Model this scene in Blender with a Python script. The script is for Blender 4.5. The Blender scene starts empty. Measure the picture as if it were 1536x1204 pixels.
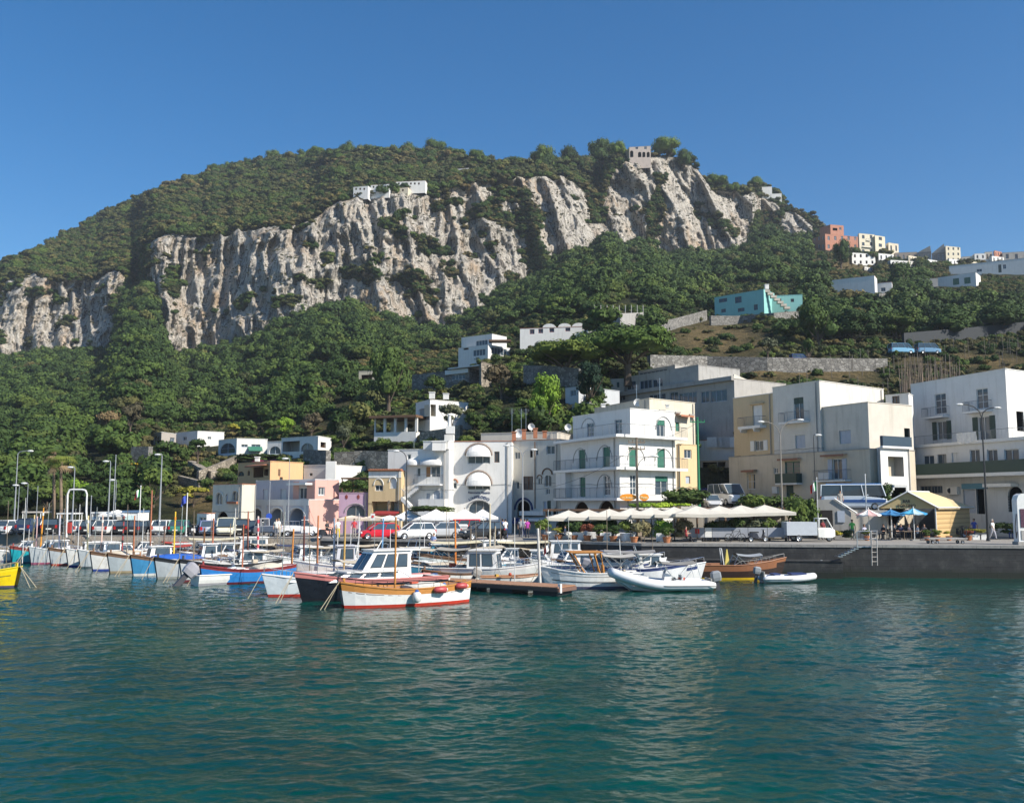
import bpy, math, random
import numpy as np
from mathutils import Vector
random.seed(7); rng = np.random.default_rng(11)
SC = bpy.context.scene
R = math.radians
# ---------------------------------------------------------------- camera, sky, sun, exposure
F = 1400.0; PITCH = math.atan(150 / F); CH = 5.75
cam = bpy.data.objects.new('camera', bpy.data.cameras.new('camera'))
SC.collection.objects.link(cam); SC.camera = cam
cam.data.sensor_width = 36; cam.data.lens = 36 * F / 1536
cam.location = (0, 0, CH); cam.rotation_euler = (R(90) + PITCH, 0, 0)
cam.data.clip_start = 0.3; cam.data.clip_end = 6000
SUN_EL = R(38); SUN_AZ = R(121)          # azimuth clockwise from +Y (view direction): right and a little behind the camera
world = bpy.data.worlds.new('World'); SC.world = world; world.use_nodes = True
_n = world.node_tree; _bg = _n.nodes['Background']
_sky = _n.nodes.new('ShaderNodeTexSky'); _sky.sky_type = 'NISHITA'; _sky.sun_disc = False
_sky.sun_elevation = SUN_EL; _sky.sun_rotation = SUN_AZ
_sky.air_density = 1.0; _sky.dust_density = 0.25; _sky.ozone_density = 3.8; _sky.altitude = 0
_hs = _n.nodes.new('ShaderNodeHueSaturation'); _hs.inputs['Saturation'].default_value = 1.36
_n.links.new(_sky.outputs[0], _hs.inputs['Color']); _n.links.new(_hs.outputs[0], _bg.inputs[0]); _bg.inputs[1].default_value = 0.085
sl = bpy.data.lights.new('sun', 'SUN'); sl.energy = 4.8; sl.angle = R(0.5); sl.color = (1.0, 0.93, 0.82)
so = bpy.data.objects.new('sun', sl); SC.collection.objects.link(so)
_d = Vector((math.sin(SUN_AZ) * math.cos(SUN_EL), math.cos(SUN_AZ) * math.cos(SUN_EL), math.sin(SUN_EL)))
so.rotation_euler = (-_d).to_track_quat('-Z', 'Y').to_euler(); so.location = (60, -40, 80)
SC.view_settings.view_transform = 'Standard'; SC.view_settings.look = 'None'
SC.view_settings.exposure = 0.66; SC.view_settings.gamma = 1.0
SC.render.engine = 'CYCLES'
SC.cycles.max_bounces = 5; SC.cycles.diffuse_bounces = 2; SC.cycles.glossy_bounces = 3
SC.cycles.transmission_bounces = 2; SC.cycles.transparent_max_bounces = 6; SC.cycles.volume_bounces = 0
SC.cycles.caustics_reflective = False; SC.cycles.caustics_refractive = False
COL = SC.collection
# ---------------------------------------------------------------- pixel helpers (measuring the photograph)
CP, SP = math.cos(PITCH), math.sin(PITCH)
def at(px, py, Y):
    u = (px - 768) / F; v = (602 - py) / F
    dy = CP - v * SP; t = Y / dy
    return Vector((u * t, Y, CH + (v * CP + SP) * t))
def ray(px, py):
    u = (px - 768) / F; v = (602 - py) / F
    return Vector((u, CP - v * SP, v * CP + SP))
def gr(px, py, z=0.0):
    d = ray(px, py); t = (z - CH) / d.z
    return Vector((d.x * t, d.y * t, z))
def xy(px, Y, z=3.0):
    """world x of a point that appears at column px when it stands at depth Y and height z"""
    d = Y * CP + (z - CH) * SP
    return (px - 768) / F * d
def zz(py, Y):
    return at(768, py, Y).z
# ---------------------------------------------------------------- mesh builder
class MB:
    def __init__(s): s.v = []; s.f = []; s.m = []
    def add(s, vs, fs, mi=0):
        b = len(s.v); s.v.extend([tuple(p) for p in vs])
        s.f.extend([tuple(b + i for i in f) for f in fs]); s.m.extend([mi] * len(fs)); return s
    def quad(s, a, b, c, d, mi=0): return s.add([a, b, c, d], [(0, 1, 2, 3)], mi)
    def poly(s, pts, mi=0): return s.add(pts, [tuple(range(len(pts)))], mi)
    def box(s, c, sz, rz=0.0, mi=0, ry=0.0):
        hx, hy, hz = sz[0] / 2, sz[1] / 2, sz[2] / 2; cr, sr = math.cos(rz), math.sin(rz); cy, sy = math.cos(ry), math.sin(ry)
        vs = []
        for z in (-hz, hz):
            for x, y in ((-hx, -hy), (hx, -hy), (hx, hy), (-hx, hy)):
                X, Z = x * cy + z * sy, -x * sy + z * cy
                vs.append((c[0] + X * cr - y * sr, c[1] + X * sr + y * cr, c[2] + Z))
        return s.add(vs, [(3, 2, 1, 0), (4, 5, 6, 7), (0, 1, 5, 4), (1, 2, 6, 5), (2, 3, 7, 6), (3, 0, 4, 7)], mi)
    def prism(s, pts, z0, z1, mi=0, mtop=None):
        n = len(pts); vs = [(p[0], p[1], z0) for p in pts] + [(p[0], p[1], z1) for p in pts]
        s.add(vs, [(i, (i + 1) % n, n + (i + 1) % n, n + i) for i in range(n)] + [tuple(range(n))[::-1]], mi)
        b = len(s.v) - 2 * n; s.f.append(tuple(b + n + i for i in range(n))); s.m.append(mi if mtop is None else mtop); return s
    def tube(s, p0, p1, r0, r1=None, n=6, mi=0, cap=True):
        r1 = r0 if r1 is None else r1; p0 = Vector(p0); p1 = Vector(p1); d = (p1 - p0)
        if d.length < 1e-6: return s
        d.normalize(); a = d.cross(Vector((0, 0, 1)) if abs(d.z) < .9 else Vector((1, 0, 0))).normalized(); b = d.cross(a)
        vs = []
        for p, r in ((p0, r0), (p1, r1)):
            for i in range(n):
                t = 2 * math.pi * i / n; vs.append(p + a * math.cos(t) * r + b * math.sin(t) * r)
        fs = [(i, (i + 1) % n, n + (i + 1) % n, n + i) for i in range(n)]
        if cap: fs += [tuple(range(n))[::-1], tuple(range(n, 2 * n))]
        return s.add(vs, fs, mi)
    def path(s, pts, r, n=5, mi=0, r1=None):
        k = len(pts) - 1
        for i in range(k):
            a = r if r1 is None else r + (r1 - r) * i / k; b = r if r1 is None else r + (r1 - r) * (i + 1) / k
            s.tube(pts[i], pts[i + 1], a, b, n, mi)
        return s
    def lathe(s, prof, c=(0, 0, 0), n=12, mi=0, sx=1, sy=1):
        vs = [(c[0] + r * math.cos(2 * math.pi * i / n) * sx, c[1] + r * math.sin(2 * math.pi * i / n) * sy, c[2] + z) for r, z in prof for i in range(n)]
        fs = [(k * n + i, k * n + (i + 1) % n, (k + 1) * n + (i + 1) % n, (k + 1) * n + i) for k in range(len(prof) - 1) for i in range(n)]
        return s.add(vs, fs, mi)
    def ball(s, c, r, n=10, k=6, mi=0, sc=(1, 1, 1)):
        prof = [(max(r * math.sin(math.pi * j / k), 1e-4), -r * math.cos(math.pi * j / k) * sc[2]) for j in range(k + 1)]
        return s.lathe(prof, c, n, mi, sc[0], sc[1])
    def loft(s, rings, mi=0, closed=True, caps=True):
        n = len(rings[0]); vs = [p for r in rings for p in r]; fs = []
        m = n if closed else n - 1
        for k in range(len(rings) - 1):
            for i in range(m): fs.append((k * n + i, k * n + (i + 1) % n, (k + 1) * n + (i + 1) % n, (k + 1) * n + i))
        if caps and closed: fs += [tuple(range(n))[::-1], tuple(range((len(rings) - 1) * n, len(rings) * n))]
        return s.add(vs, fs, mi)
    def build(s, name, mats, parent=None, smooth=False, world=False, loc=None):
        if not isinstance(mats, (list, tuple)): mats = [mats]
        v = s.v
        if world and parent is not None:
            L = parent.matrix_basis.translation.copy(); p = parent.parent
            while p is not None: L += p.matrix_basis.translation; p = p.parent
            v = [(a[0] - L.x, a[1] - L.y, a[2] - L.z) for a in v]
        me = bpy.data.meshes.new(name); me.from_pydata(v, [], s.f)
        for m in mats: me.materials.append(m)
        me.polygons.foreach_set('material_index', s.m)
        if smooth: me.polygons.foreach_set('use_smooth', [True] * len(s.f))
        me.update(); o = bpy.data.objects.new(name, me); COL.objects.link(o)
        if parent is not None: o.parent = parent
        if loc is not None: o.location = loc
        return o
def tag(o, label=None, cat=None, group=None, kind=None):
    if label: o['label'] = label
    if cat: o['category'] = cat
    if group: o['group'] = group
    if kind: o['kind'] = kind
    return o
def thing(name, label, cat, loc=(0, 0, 0), rz=0.0, group=None):
    o = bpy.data.objects.new(name, None); COL.objects.link(o); o.empty_display_size = 0.3
    o.location = loc; o.rotation_euler = (0, 0, rz); return tag(o, label, cat, group)
def kids(o): return [c for c in KIDS.get(o.name, [])]
def copy_tree(o, parent=None):
    c = o.copy(); COL.objects.link(c); c.parent = parent
    for ch in list(o.children): copy_tree(ch, c)
    return c
def np_mesh(name, verts, faces, mats, attr=None, smooth=True, parent=None):
    me = bpy.data.meshes.new(name); nv, nf, k = len(verts), len(faces), faces.shape[1]
    me.vertices.add(nv); me.loops.add(nf * k); me.polygons.add(nf)
    me.vertices.foreach_set('co', np.ascontiguousarray(verts, dtype=np.float32).ravel())
    me.loops.foreach_set('vertex_index', faces.astype(np.int32).ravel())
    me.polygons.foreach_set('loop_start', np.arange(0, nf * k, k, dtype=np.int32))
    me.polygons.foreach_set('loop_total', np.full(nf, k, dtype=np.int32))
    me.polygons.foreach_set('use_smooth', np.full(nf, smooth))
    for a, dat in (attr or {}).items():
        at_ = me.attributes.new(a, 'FLOAT', 'POINT'); at_.data.foreach_set('value', dat.astype(np.float32).ravel())
    for m in mats: me.materials.append(m)
    me.update(calc_edges=True); me.validate()
    o = bpy.data.objects.new(name, me); COL.objects.link(o); o.parent = parent
    return o
# ---------------------------------------------------------------- numpy noise
def _hash(ix, iy, iz, seed):
    h = (ix.astype(np.int64) * 374761393 + iy.astype(np.int64) * 668265263 + iz.astype(np.int64) * 2147483647 + seed * 974634777) & 0xffffffff
    h = ((h ^ (h >> 13)) * 1274126177) & 0xffffffff
    return ((h ^ (h >> 16)) & 0xffffff) / float(0xffffff)
def vnoise(x, y, z=0.0, seed=0):
    x, y, z = np.broadcast_arrays(np.asarray(x, float), np.asarray(y, float), np.asarray(z, float))
    xi, yi, zi = np.floor(x), np.floor(y), np.floor(z); fx, fy, fz = x - xi, y - yi, z - zi
    fx = fx * fx * (3 - 2 * fx); fy = fy * fy * (3 - 2 * fy); fz = fz * fz * (3 - 2 * fz)
    r = 0
    for dx in (0, 1):
        for dy in (0, 1):
            for dz in (0, 1):
                w = (fx if dx else 1 - fx) * (fy if dy else 1 - fy) * (fz if dz else 1 - fz)
                r = r + w * _hash(xi + dx, yi + dy, zi + dz, seed)
    return r * 2 - 1
def fbm(x, y, z=0.0, seed=0, o=4, g=0.5):
    r = 0; a = 1; t = 0
    for k in range(o):
        r = r + a * vnoise(x * 2 ** k, y * 2 ** k, z * 2 ** k, seed + k * 17); t += a; a *= g
    return r / t
# ---------------------------------------------------------------- materials
_M = {}
class NT:
    def __init__(s, name):
        s.m = bpy.data.materials.new(name); s.m.use_nodes = True; s.t = s.m.node_tree; s.b = s.t.nodes['Principled BSDF']
    def n(s, kind, **kw):
        x = s.t.nodes.new('ShaderNode' + kind)
        for k, v in kw.items():
            if k.startswith('i_'): x.inputs[k[2:].replace('_', ' ')].default_value = v
            else: setattr(x, k, v)
        return x
    def l(s, a, b): s.t.links.new(a, b)
    def noise(s, scale, detail=3, rough=.55, vec=None, sc=None, dist=0):
        x = s.n('TexNoise'); x.inputs['Scale'].default_value = scale; x.inputs['Detail'].default_value = detail
        x.inputs['Roughness'].default_value = rough; x.inputs['Distortion'].default_value = dist
        v = vec if vec is not None else s.pos()
        if sc:
            mp = s.n('Mapping'); mp.inputs['Scale'].default_value = sc; s.l(v, mp.inputs[0]); v = mp.outputs[0]
        s.l(v, x.inputs['Vector']); return x.outputs['Fac']
    def pos(s):
        if not hasattr(s, '_p'): s._p = s.n('NewGeometry').outputs['Position']
        return s._p
    def ramp(s, fac, stops):
        x = s.n('ValToRGB'); cr = x.color_ramp
        while len(cr.elements) < len(stops): cr.elements.new(0.5)
        for e, (p, c) in zip(cr.elements, stops): e.position = p; e.color = (*c, 1) if len(c) == 3 else c
        s.l(fac, x.inputs[0]); return x.outputs[0]
    def mix(s, fac, a, b, mode='MIX'):
        x = s.n('MixRGB', blend_type=mode)
        for i, q in ((0, fac), (1, a), (2, b)):
            if hasattr(q, 'is_linked') or hasattr(q, 'links'): s.l(q, x.inputs[i])
            elif i == 0: x.inputs[0].default_value = q
            else: x.inputs[i].default_value = (*q, 1)
        return x.outputs[0]
    def math(s, op, a, b=0.0):
        x = s.n('Math', operation=op)
        for i, q in ((0, a), (1, b)):
            if hasattr(q, 'links'): s.l(q, x.inputs[i])
            else: x.inputs[i].default_value = q
        return x.outputs[0]
    def bump(s, h, strength=.3, dist=.02):
        x = s.n('Bump'); x.inputs['Strength'].default_value = strength; x.inputs['Distance'].default_value = dist
        s.l(h, x.inputs['Height']); s.l(x.outputs[0], s.b.inputs['Normal'])
def _lin(c): return tuple((x / 12.92 if x <= .04045 else ((x + .055) / 1.055) ** 2.4) for x in c)
def plaster(c, grime=.35, key=None):
    """painted render on a wall: base colour with rain streaks, patches and fine grain"""
    k = ('pl', c, grime)
    if k in _M: return _M[k]
    t = NT('plaster'); a = t.noise(.7, 5, .65); b = t.noise(1.0, 5, .6, sc=(2.2, 2.2, .22)); g = t.noise(14, 3)
    m = t.math('MULTIPLY', t.ramp(a, [(.35, (0, 0, 0)), (.75, (1, 1, 1))]), grime)
    col = t.mix(m, c, tuple(x * .72 for x in c)); st = t.math('MULTIPLY', t.ramp(b, [(.52, (0, 0, 0)), (.72, (1, 1, 1))]), grime * .9)
    col = t.mix(st, col, (c[0] * .55, c[1] * .53, c[2] * .48)); t.l(col, t.b.inputs['Base Color'])
    t.b.inputs['Roughness'].default_value = .85; t.bump(g, .25, .02); _M[k] = t.m; return t.m
def plain(c, rough=.5, metal=0.0, name='paint', var=.12, spec=None):
    k = ('p', c, rough, metal)
    if k in _M: return _M[k]
    t = NT(name); a = t.noise(3.1, 4, .6)
    col = t.mix(t.math('MULTIPLY', t.ramp(a, [(.4, (0, 0, 0)), (.7, (1, 1, 1))]), min(1, var * 2.2)), c, tuple(x * .7 for x in c))
    t.l(col, t.b.inputs['Base Color']); t.b.inputs['Roughness'].default_value = rough; t.b.inputs['Metallic'].default_value = metal
    _M[k] = t.m; return t.m
def glass(c=(.03, .045, .06), rough=.06):
    k = ('g', c)
    if k in _M: return _M[k]
    t = NT('glass'); t.b.inputs['Base Color'].default_value = (*c, 1); t.b.inputs['Roughness'].default_value = rough
    t.b.inputs['IOR'].default_value = 1.5; t.l(t.mix(t.noise(.8, 3), c, tuple(x * 2.4 for x in c)), t.b.inputs['Base Color']); _M[k] = t.m; return t.m
def stone(c, scale=2.2, key='stone'):
    k = ('st', c, scale)
    if k in _M: return _M[k]
    t = NT('stone'); v = t.n('TexVoronoi'); v.inputs['Scale'].default_value = scale
    mp = t.n('Mapping'); mp.inputs['Scale'].default_value = (1, 1, 1.7); t.l(t.pos(), mp.inputs[0]); t.l(mp.outputs[0], v.inputs['Vector'])
    col = t.mix(t.ramp(v.outputs['Color'], [(.2, (0, 0, 0)), (.8, (1, 1, 1))]), tuple(x * .55 for x in c), tuple(min(1, x * 1.25) for x in c))
    v2 = t.n('TexVoronoi', feature='DISTANCE_TO_EDGE'); v2.inputs['Scale'].default_value = scale; t.l(mp.outputs[0], v2.inputs['Vector'])
    e = t.ramp(v2.outputs['Distance'], [(.02, (0, 0, 0)), (.09, (1, 1, 1))])
    col = t.mix(e, tuple(x * .3 for x in c), col); big = t.noise(.35, 4)
    col = t.mix(t.math('MULTIPLY', big, .5), col, tuple(x * .5 for x in c)); t.l(col, t.b.inputs['Base Color'])
    t.b.inputs['Roughness'].default_value = .95; t.bump(e, .6, .06); _M[k] = t.m; return t.m
def wood(c, sc=(1.5, 1.5, 12)):
    k = ('w', c)
    if k in _M: return _M[k]
    t = NT('wood'); a = t.noise(1.5, 4, .6, sc=(2, 2, 14)); t.l(t.mix(a, tuple(x * .6 for x in c), tuple(min(1, x * 1.3) for x in c)), t.b.inputs['Base Color'])
    t.b.inputs['Roughness'].default_value = .5; _M[k] = t.m; return t.m
def foliage(c1, c2, c3=None, key='leaf'):
    """leaf colours differ per clump and drift from tree to tree"""
    k = ('f', c1, c2, c3)
    if k in _M: return _M[k]
    t = NT('foliage'); oi = t.n('ObjectInfo'); a = t.noise(.9, 3); c3 = c3 or c2
    col = t.mix(t.ramp(a, [(.35, (0, 0, 0)), (.65, (1, 1, 1))]), c1, c2)
    rnd = t.ramp(oi.outputs['Random'], [(.0, (0, 0, 0)), (1, (1, 1, 1))])
    pz = t.ramp(t.noise(.016, 2, vec=oi.outputs['Location']), [(.45, (0, 0, 0)), (.6, (1, 1, 1))])
    col = t.mix(t.math('MULTIPLY', pz, .75), col, c3)
    col = t.mix(.75, col, t.ramp(oi.outputs['Random'], [(0, (.34, .43, .36)), (.3, (.75, .8, .75)), (.6, (1.0, 1.0, .8)), (.85, (1.65, 1.5, 1.1)), (1, (1.5, 1.15, .85))]), 'MULTIPLY')
    t.l(col, t.b.inputs['Base Color']); t.b.inputs['Roughness'].default_value = .75
    t.b.inputs['Specular IOR Level'].default_value = .2
    _M[k] = t.m; return t.m
WHITE = plain((.78, .77, .74), .35); GELCOAT = plain((.80, .80, .78), .22); STEEL = plain((.55, .56, .57), .3, .85); DARK = plain((.025, .027, .03), .5)
BLACK = plain((.012, .012, .014), .45); RUBBER = plain((.03, .03, .032), .75); GLASS = glass(); GREY = plain((.3, .3, .3), .6)
# ================================================================ WATER
def make_water():
    nu, nv = 860, 1150
    u = np.concatenate([[-900, -300, -120], np.linspace(-1, 1, nu), [120, 300, 900]])
    Yr = np.concatenate([[-400, -100, -10, 4, 9], np.geomspace(13, 112, nv)])
    UU, YY = np.meshgrid(u, Yr); inner = np.abs(UU) <= 1
    X = np.where(inner, UU * (0.62 * np.maximum(YY, 9) + 2), UU); X = np.where(~inner, np.sign(UU) * np.maximum(np.abs(UU), 0.62 * np.maximum(YY, 9) + 6), X)
    Z = np.zeros_like(X); r = np.random.default_rng(5)
    for k in range(64):
        lam = 0.24 * (2.0 / 0.24) ** (k / 63.0); th = r.normal(-1.35, .52) if k % 3 else r.normal(-1.9, .75)
        kk = 2 * math.pi / lam; ph = r.uniform(0, 6.28)
        amp = 0.0082 * lam ** 0.80
        md = 0.55 + 0.75 * vnoise(X / (lam * 5 + 3), YY / (lam * 3 + 2), k * 3.3, 3)
        Z += amp * md * 1.7 * (np.exp(1.1 * (np.sin(kk * (X * math.cos(th) + YY * math.sin(th)) + ph + .6 * np.sin(X * .7 / lam + ph)) - 1)) - .42)
    patch = 0.75 + 0.45 * fbm(X / 14, YY / 9, 0, 9, 3)
    Z *= patch * (YY > 8) * inner
    V = np.stack([X, YY, Z], -1).reshape(-1, 3); W = len(u); H = len(Yr)
    i = (np.arange(H - 1)[:, None] * W + np.arange(W - 1)[None]).ravel(); Fc = np.stack([i, i + 1, i + W + 1, i + W], -1)
    t = NT('sea water'); P = t.pos()
    n1 = t.noise(.09, 3, sc=(1, 1.6, 1)); col = t.ramp(n1, [(.38, (.0, .031, .026)), (.62, (.0001, .050, .037))])
    t.l(col, t.b.inputs['Base Color']); t.b.inputs['Roughness'].default_value = .035; t.b.inputs['IOR'].default_value = 1.29
    a = t.noise(6.5, 4, .6, sc=(.55, 1.25, 1), dist=.3); b = t.noise(2.2, 3, .5, sc=(.5, 1.2, 1))
    h = t.math('ADD', t.math('MULTIPLY', a, .45), b); t.bump(h, .5, .05)
    o = np_mesh('harbour_water', V, Fc, [t.m]); tag(o, kind='structure')
make_water()
# ================================================================ MOUNTAIN (real depth, slope and cliff)
def I(px, tab):
    t = sorted(tab); return np.interp(px, [a for a, b in t], [b for a, b in t])
RIDGE = [(-300, 470), (-100, 425), (0, 398), (60, 378), (130, 338), (200, 304), (300, 266), (350, 251), (410, 240), (500, 232), (560, 231), (650, 230), (720, 241), (790, 251), (830, 246), (870, 246), (910, 236), (935, 233), (985, 233), (1020, 236), (1045, 252), (1060, 272), (1090, 281), (1110, 288), (1130, 282), (1150, 285), (1180, 305), (1200, 322), (1225, 330), (1240, 350), (1290, 372), (1340, 385), (1400, 396), (1450, 397), (1536, 398), (1700, 395), (1900, 420)]
CTOP = [(-300, 470), (-60, 445), (0, 428), (50, 410), (100, 425), (150, 418), (175, 405), (200, 390), (225, 362), (260, 352), (340, 352), (390, 345), (430, 338), (470, 325), (510, 302), (560, 292), (620, 288), (650, 292), (700, 278), (760, 266), (800, 272), (840, 264), (875, 285), (900, 292), (922, 245), (960, 237), (1000, 237), (1030, 239), (1048, 255), (1065, 281), (1110, 291), (1130, 287), (1180, 311), (1220, 336), (1240, 354), (1290, 374), (1340, 386), (1400, 397), (1450, 398), (1536, 399), (1700, 396), (1900, 421)]
CBASE = [(-300, 540), (0, 541), (60, 535), (150, 532), (180, 520), (192, 440), (222, 430), (238, 520), (270, 548), (320, 530), (380, 520), (420, 490), (470, 472), (520, 466), (580, 480), (620, 500), (660, 496), (700, 490), (740, 455), (790, 430), (830, 405), (870, 388), (910, 372), (950, 372), (1000, 388), (1060, 386), (1125, 382), (1140, 350), (1190, 362), (1225, 362), (1245, 366), (1290, 382), (1340, 394), (1400, 402), (1450, 404), (1536, 405), (1700, 402), (1900, 427)]
YB = [(-300, 520), (0, 500), (180, 470), (205, 520), (238, 452), (420, 430), (600, 430), (750, 450), (900, 500), (1060, 530), (1128, 540), (1142, 600), (1225, 560), (1300, 470), (1540, 430), (1900, 420)]
PW = [(-300, 1.2), (0, 1.2), (400, 1.35), (560, 1.8), (700, 3.0), (900, 2.9), (1150, 2.4), (1300, 2.3), (1900, 2.3)]
PYB, Y0 = 797.0, 106.0
def lowY(px, py):
    """depth of the hillside below the cliffs as a function of the place in the photograph"""
    base = I(px, CBASE); yb = I(px, YB); t = np.clip((PYB - py) / (PYB - base), 0, 1)
    return Y0 * (yb / Y0) ** (t ** I(px, PW))
PADS = []
def make_mountain():
    px = np.arange(-300, 1860, 2.0); n = len(px)
    nl, nc, nu = 150, 230, 70
    rg, ct, cb, yb = I(px, RIDGE), I(px, CTOP), I(px, CBASE), I(px, YB)
    amp = np.clip((cb - ct) / 50, 0, 1)
    ct = ct + amp * 9 * fbm(px / 17, 0 * px, 0, 4, 4); ct = np.maximum(ct, rg + 1)
    cb = cb + amp * 10 * fbm(px / 15, 0 * px, 7, 5, 4)
    ct = np.minimum(ct, cb - 3)
    ker = np.hanning(41); ker /= ker.sum(); sm = lambda a: np.convolve(np.pad(a, 20, mode='edge'), ker, mode='valid')
    cs = sm(cb); ys = sm(yb)
    rows = []; rk = []
    for k in range(nl):
        t = k / nl; w_ = max(0, (t - .72) / .28) ** 2; cbl = cs * (1 - w_) + cb * w_; py = PYB + (cbl - PYB) * t
        Y = Y0 * (ys / Y0) ** (t ** I(px, PW)) * (1 - w_) + w_ * Y0 * (yb / Y0) ** (t ** I(px, PW)); rows.append((py, Y)); rk.append(np.zeros(n))
    dct = 14 + .38 * (cb - ct) * yb / F
    for k in range(nc):
        t = k / nc; py = cb + (ct - cb) * t
        Y = yb + dct * (t ** 1.3); rows.append((py, Y)); rk.append(np.ones(n) * amp)
    Yt = yb + dct; Yr_ = Yt + np.maximum(ct - rg, 1) * 2.4
    for k in range(nu + 1):
        t = k / nu; py = ct + (rg - ct) * t; Y = Yt + (Yr_ - Yt) * t; rows.append((py, Y)); rk.append(np.zeros(n))
    PY = np.array([r[0] for r in rows]); YY = np.array([r[1] for r in rows]); RK = np.array(rk); PX = np.broadcast_to(px, PY.shape)
    v = (602 - PY) / F; T0 = YY / (CP - v * SP); X = (PX - 768) / F * T0; Z = CH + (v * CP + SP) * T0
    # relief of the rock: buttresses, chimneys, ledges
    w = 7 * fbm(X / 40, Z / 40, 2.2, 21, 3); Xw = X + .22 * Z + w
    def rid(a): return 1 - 2 * np.abs(a)
    f1 = rid(vnoise(Xw / 30, Z / 140, 1.1, 31)) * 8 + rid(vnoise(Xw / 13, Z / 95, 4.1, 32)) * 7.5 + rid(vnoise(Xw / 5.5, Z / 26, 2.1, 33)) * 4.4
    f2 = fbm(X / 8, Z / 16, YY / 30, 35, 4, .6) * 4.2 + rid(vnoise(X / 2.6, Z / 8, 9.1, 36)) * 1.9 + rid(vnoise(X / 4.2 + Z / 9, Z / 7, 5.1, 39)) * 1.6 + fbm(X / 1.8, Z / 1.8, 3.3, 38, 3, .6) * 1.3
    led = vnoise(X / 60, Z / 11, 5.5, 37); f3 = np.where(led > .25, (led - .25) * 12, 0)
    ed = np.clip(np.minimum(np.arange(len(rows))[:, None] - nl, nl + nc - np.arange(len(rows))[:, None]) / 12.0, 0, 1)
    dY = -(f1 + f2 - 7) * RK * ed + f3 * RK * ed
    soft = (1 - RK) * 3.0 * fbm(X / 18, YY / 18, 0, 41, 3) * np.clip((YY - 170) / 100, 0, 1)
    YY2 = YY + dY + soft
    for (x0, x1, bs, Ycut) in PADS:      # terraces cut into the slope where houses stand
        m = (PX > x0) & (PX < x1) & (PY < bs) & (RK < .5); YY2 = np.where(m, np.maximum(YY2, Ycut), YY2)
    T = YY2 / (CP - v * SP); X = (PX - 768) / F * T; Z = CH + (v * CP + SP) * T
    # back of the mountain
    bk = [(X[-1] * 1.05, YY2[-1] + 40, Z[-1] - 6), (X[-1] * 1.3, YY2[-1] + 220, Z[-1] * .6), (X[-1] * 1.6, YY2[-1] + 500, Z[-1] * 0 - 2)]
    X = np.vstack([X] + [b[0][None] for b in bk]); Y = np.vstack([YY2] + [b[1][None] for b in bk]); Z = np.vstack([Z] + [b[2][None] for b in bk])
    RK = np.vstack([RK, np.zeros((3, n))])
    # where shrubs hold on in the rock
    PYf = np.vstack([PY, PY[-1:], PY[-1:], PY[-1:]]); PXf = np.broadcast_to(px, PYf.shape)
    veg = fbm(X / 20, Z / 13, 0.5, 51, 4, .6) + .12 * (vnoise(X / 60, Z / 40, 3.3, 55))
    gul = np.exp(-((PXf - 208 - (PYf - 470) * .05) / 17.) ** 2) * 1.2 + np.exp(-((PXf - 895) / 15.) ** 2) * .9 * (PYf < 335) + np.exp(-((PXf - 1152) / 18.) ** 2) * (PYf > 318) * 1.2 \
        + np.exp(-((PXf - 985 - (PYf - 300) * -.15) / 12.) ** 2) * .75 * (PYf > 262) + np.exp(-((PXf - 800 - (PYf - 360) * .2) / 16.) ** 2) * .55 + np.exp(-((PXf - 262) / 12.) ** 2) * (PYf > 400) * (PYf < 470) * .7
    rock = RK * (1 - np.clip((veg + gul * .8 - .18) * 9, 0, 1))
    V = np.stack([X, Y, Z], -1); H, W = X.shape
    i = (np.arange(H - 1)[:, None] * W + np.arange(W - 1)[None]).ravel(); Fc = np.stack([i, i + 1, i + W + 1, i + W], -1)
    t = NT('limestone and scrub'); P = t.pos()
    at_ = t.n('Attribute', attribute_name='rock').outputs['Fac']
    big = t.noise(.045, 5, .6, sc=(1, 1, .5)); med = t.noise(.22, 6, .65, sc=(1, 1, .35)); fine = t.noise(1.4, 5, .7, sc=(1, 1, .6))
    c = t.ramp(med, [(.28, (.37, .335, .285)), (.40, (.55, .505, .435)), (.56, (.66, .615, .54)), (.78, (.73, .69, .62))])
    och = t.math('MULTIPLY', t.ramp(big, [(.45, (0, 0, 0)), (.62, (1, 1, 1))]), t.ramp(t.noise(.11, 4, .6, sc=(1, 1, .28)), [(.42, (0, 0, 0)), (.62, (1, 1, 1))]))
    c = t.mix(t.math('MULTIPLY', och, .85), c, (.56, .38, .22))
    for sc_, wd, st, zs_ in ((.075, .016, .95, .10), (.16, .02, .85, .09), (.35, .022, .7, .16), (.8, .03, .5, .3)):
        n_ = t.math('ABSOLUTE', t.math('SUBTRACT', t.noise(sc_, 4, .58, sc=(1, 1, zs_), dist=.3), .5)); cr_ = t.ramp(n_, [(0, (st,) * 3), (wd, (0, 0, 0))]); c = t.mix(cr_, c, (.055, .05, .045))
    c = t.mix(t.ramp(fine, [(.28, (.5, .5, .5)), (.39, (0, 0, 0))]), c, (.14, .125, .105))
    lich = t.ramp(t.noise(.5, 5, .7), [(.58, (0, 0, 0)), (.7, (.8, .8, .8))]); c = t.mix(lich, c, (.14, .14, .10))
    g = t.ramp(t.noise(.25, 5, .7), [(.3, (.020, .026, .013)), (.5, (.042, .050, .022)), (.72, (.095, .085, .045))])
    dry = t.n('Attribute', attribute_name='dry').outputs['Fac']
    g = t.mix(dry, g, t.ramp(t.noise(.6, 5, .7), [(.3, (.07, .065, .03)), (.5, (.20, .15, .07)), (.75, (.33, .24, .12))]))
    edge = t.math('ADD', at_, t.math('MULTIPLY', t.math('SUBTRACT', fine, .5), .9))
    mk = t.ramp(edge, [(.42, (0, 0, 0)), (.52, (1, 1, 1))])
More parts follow.
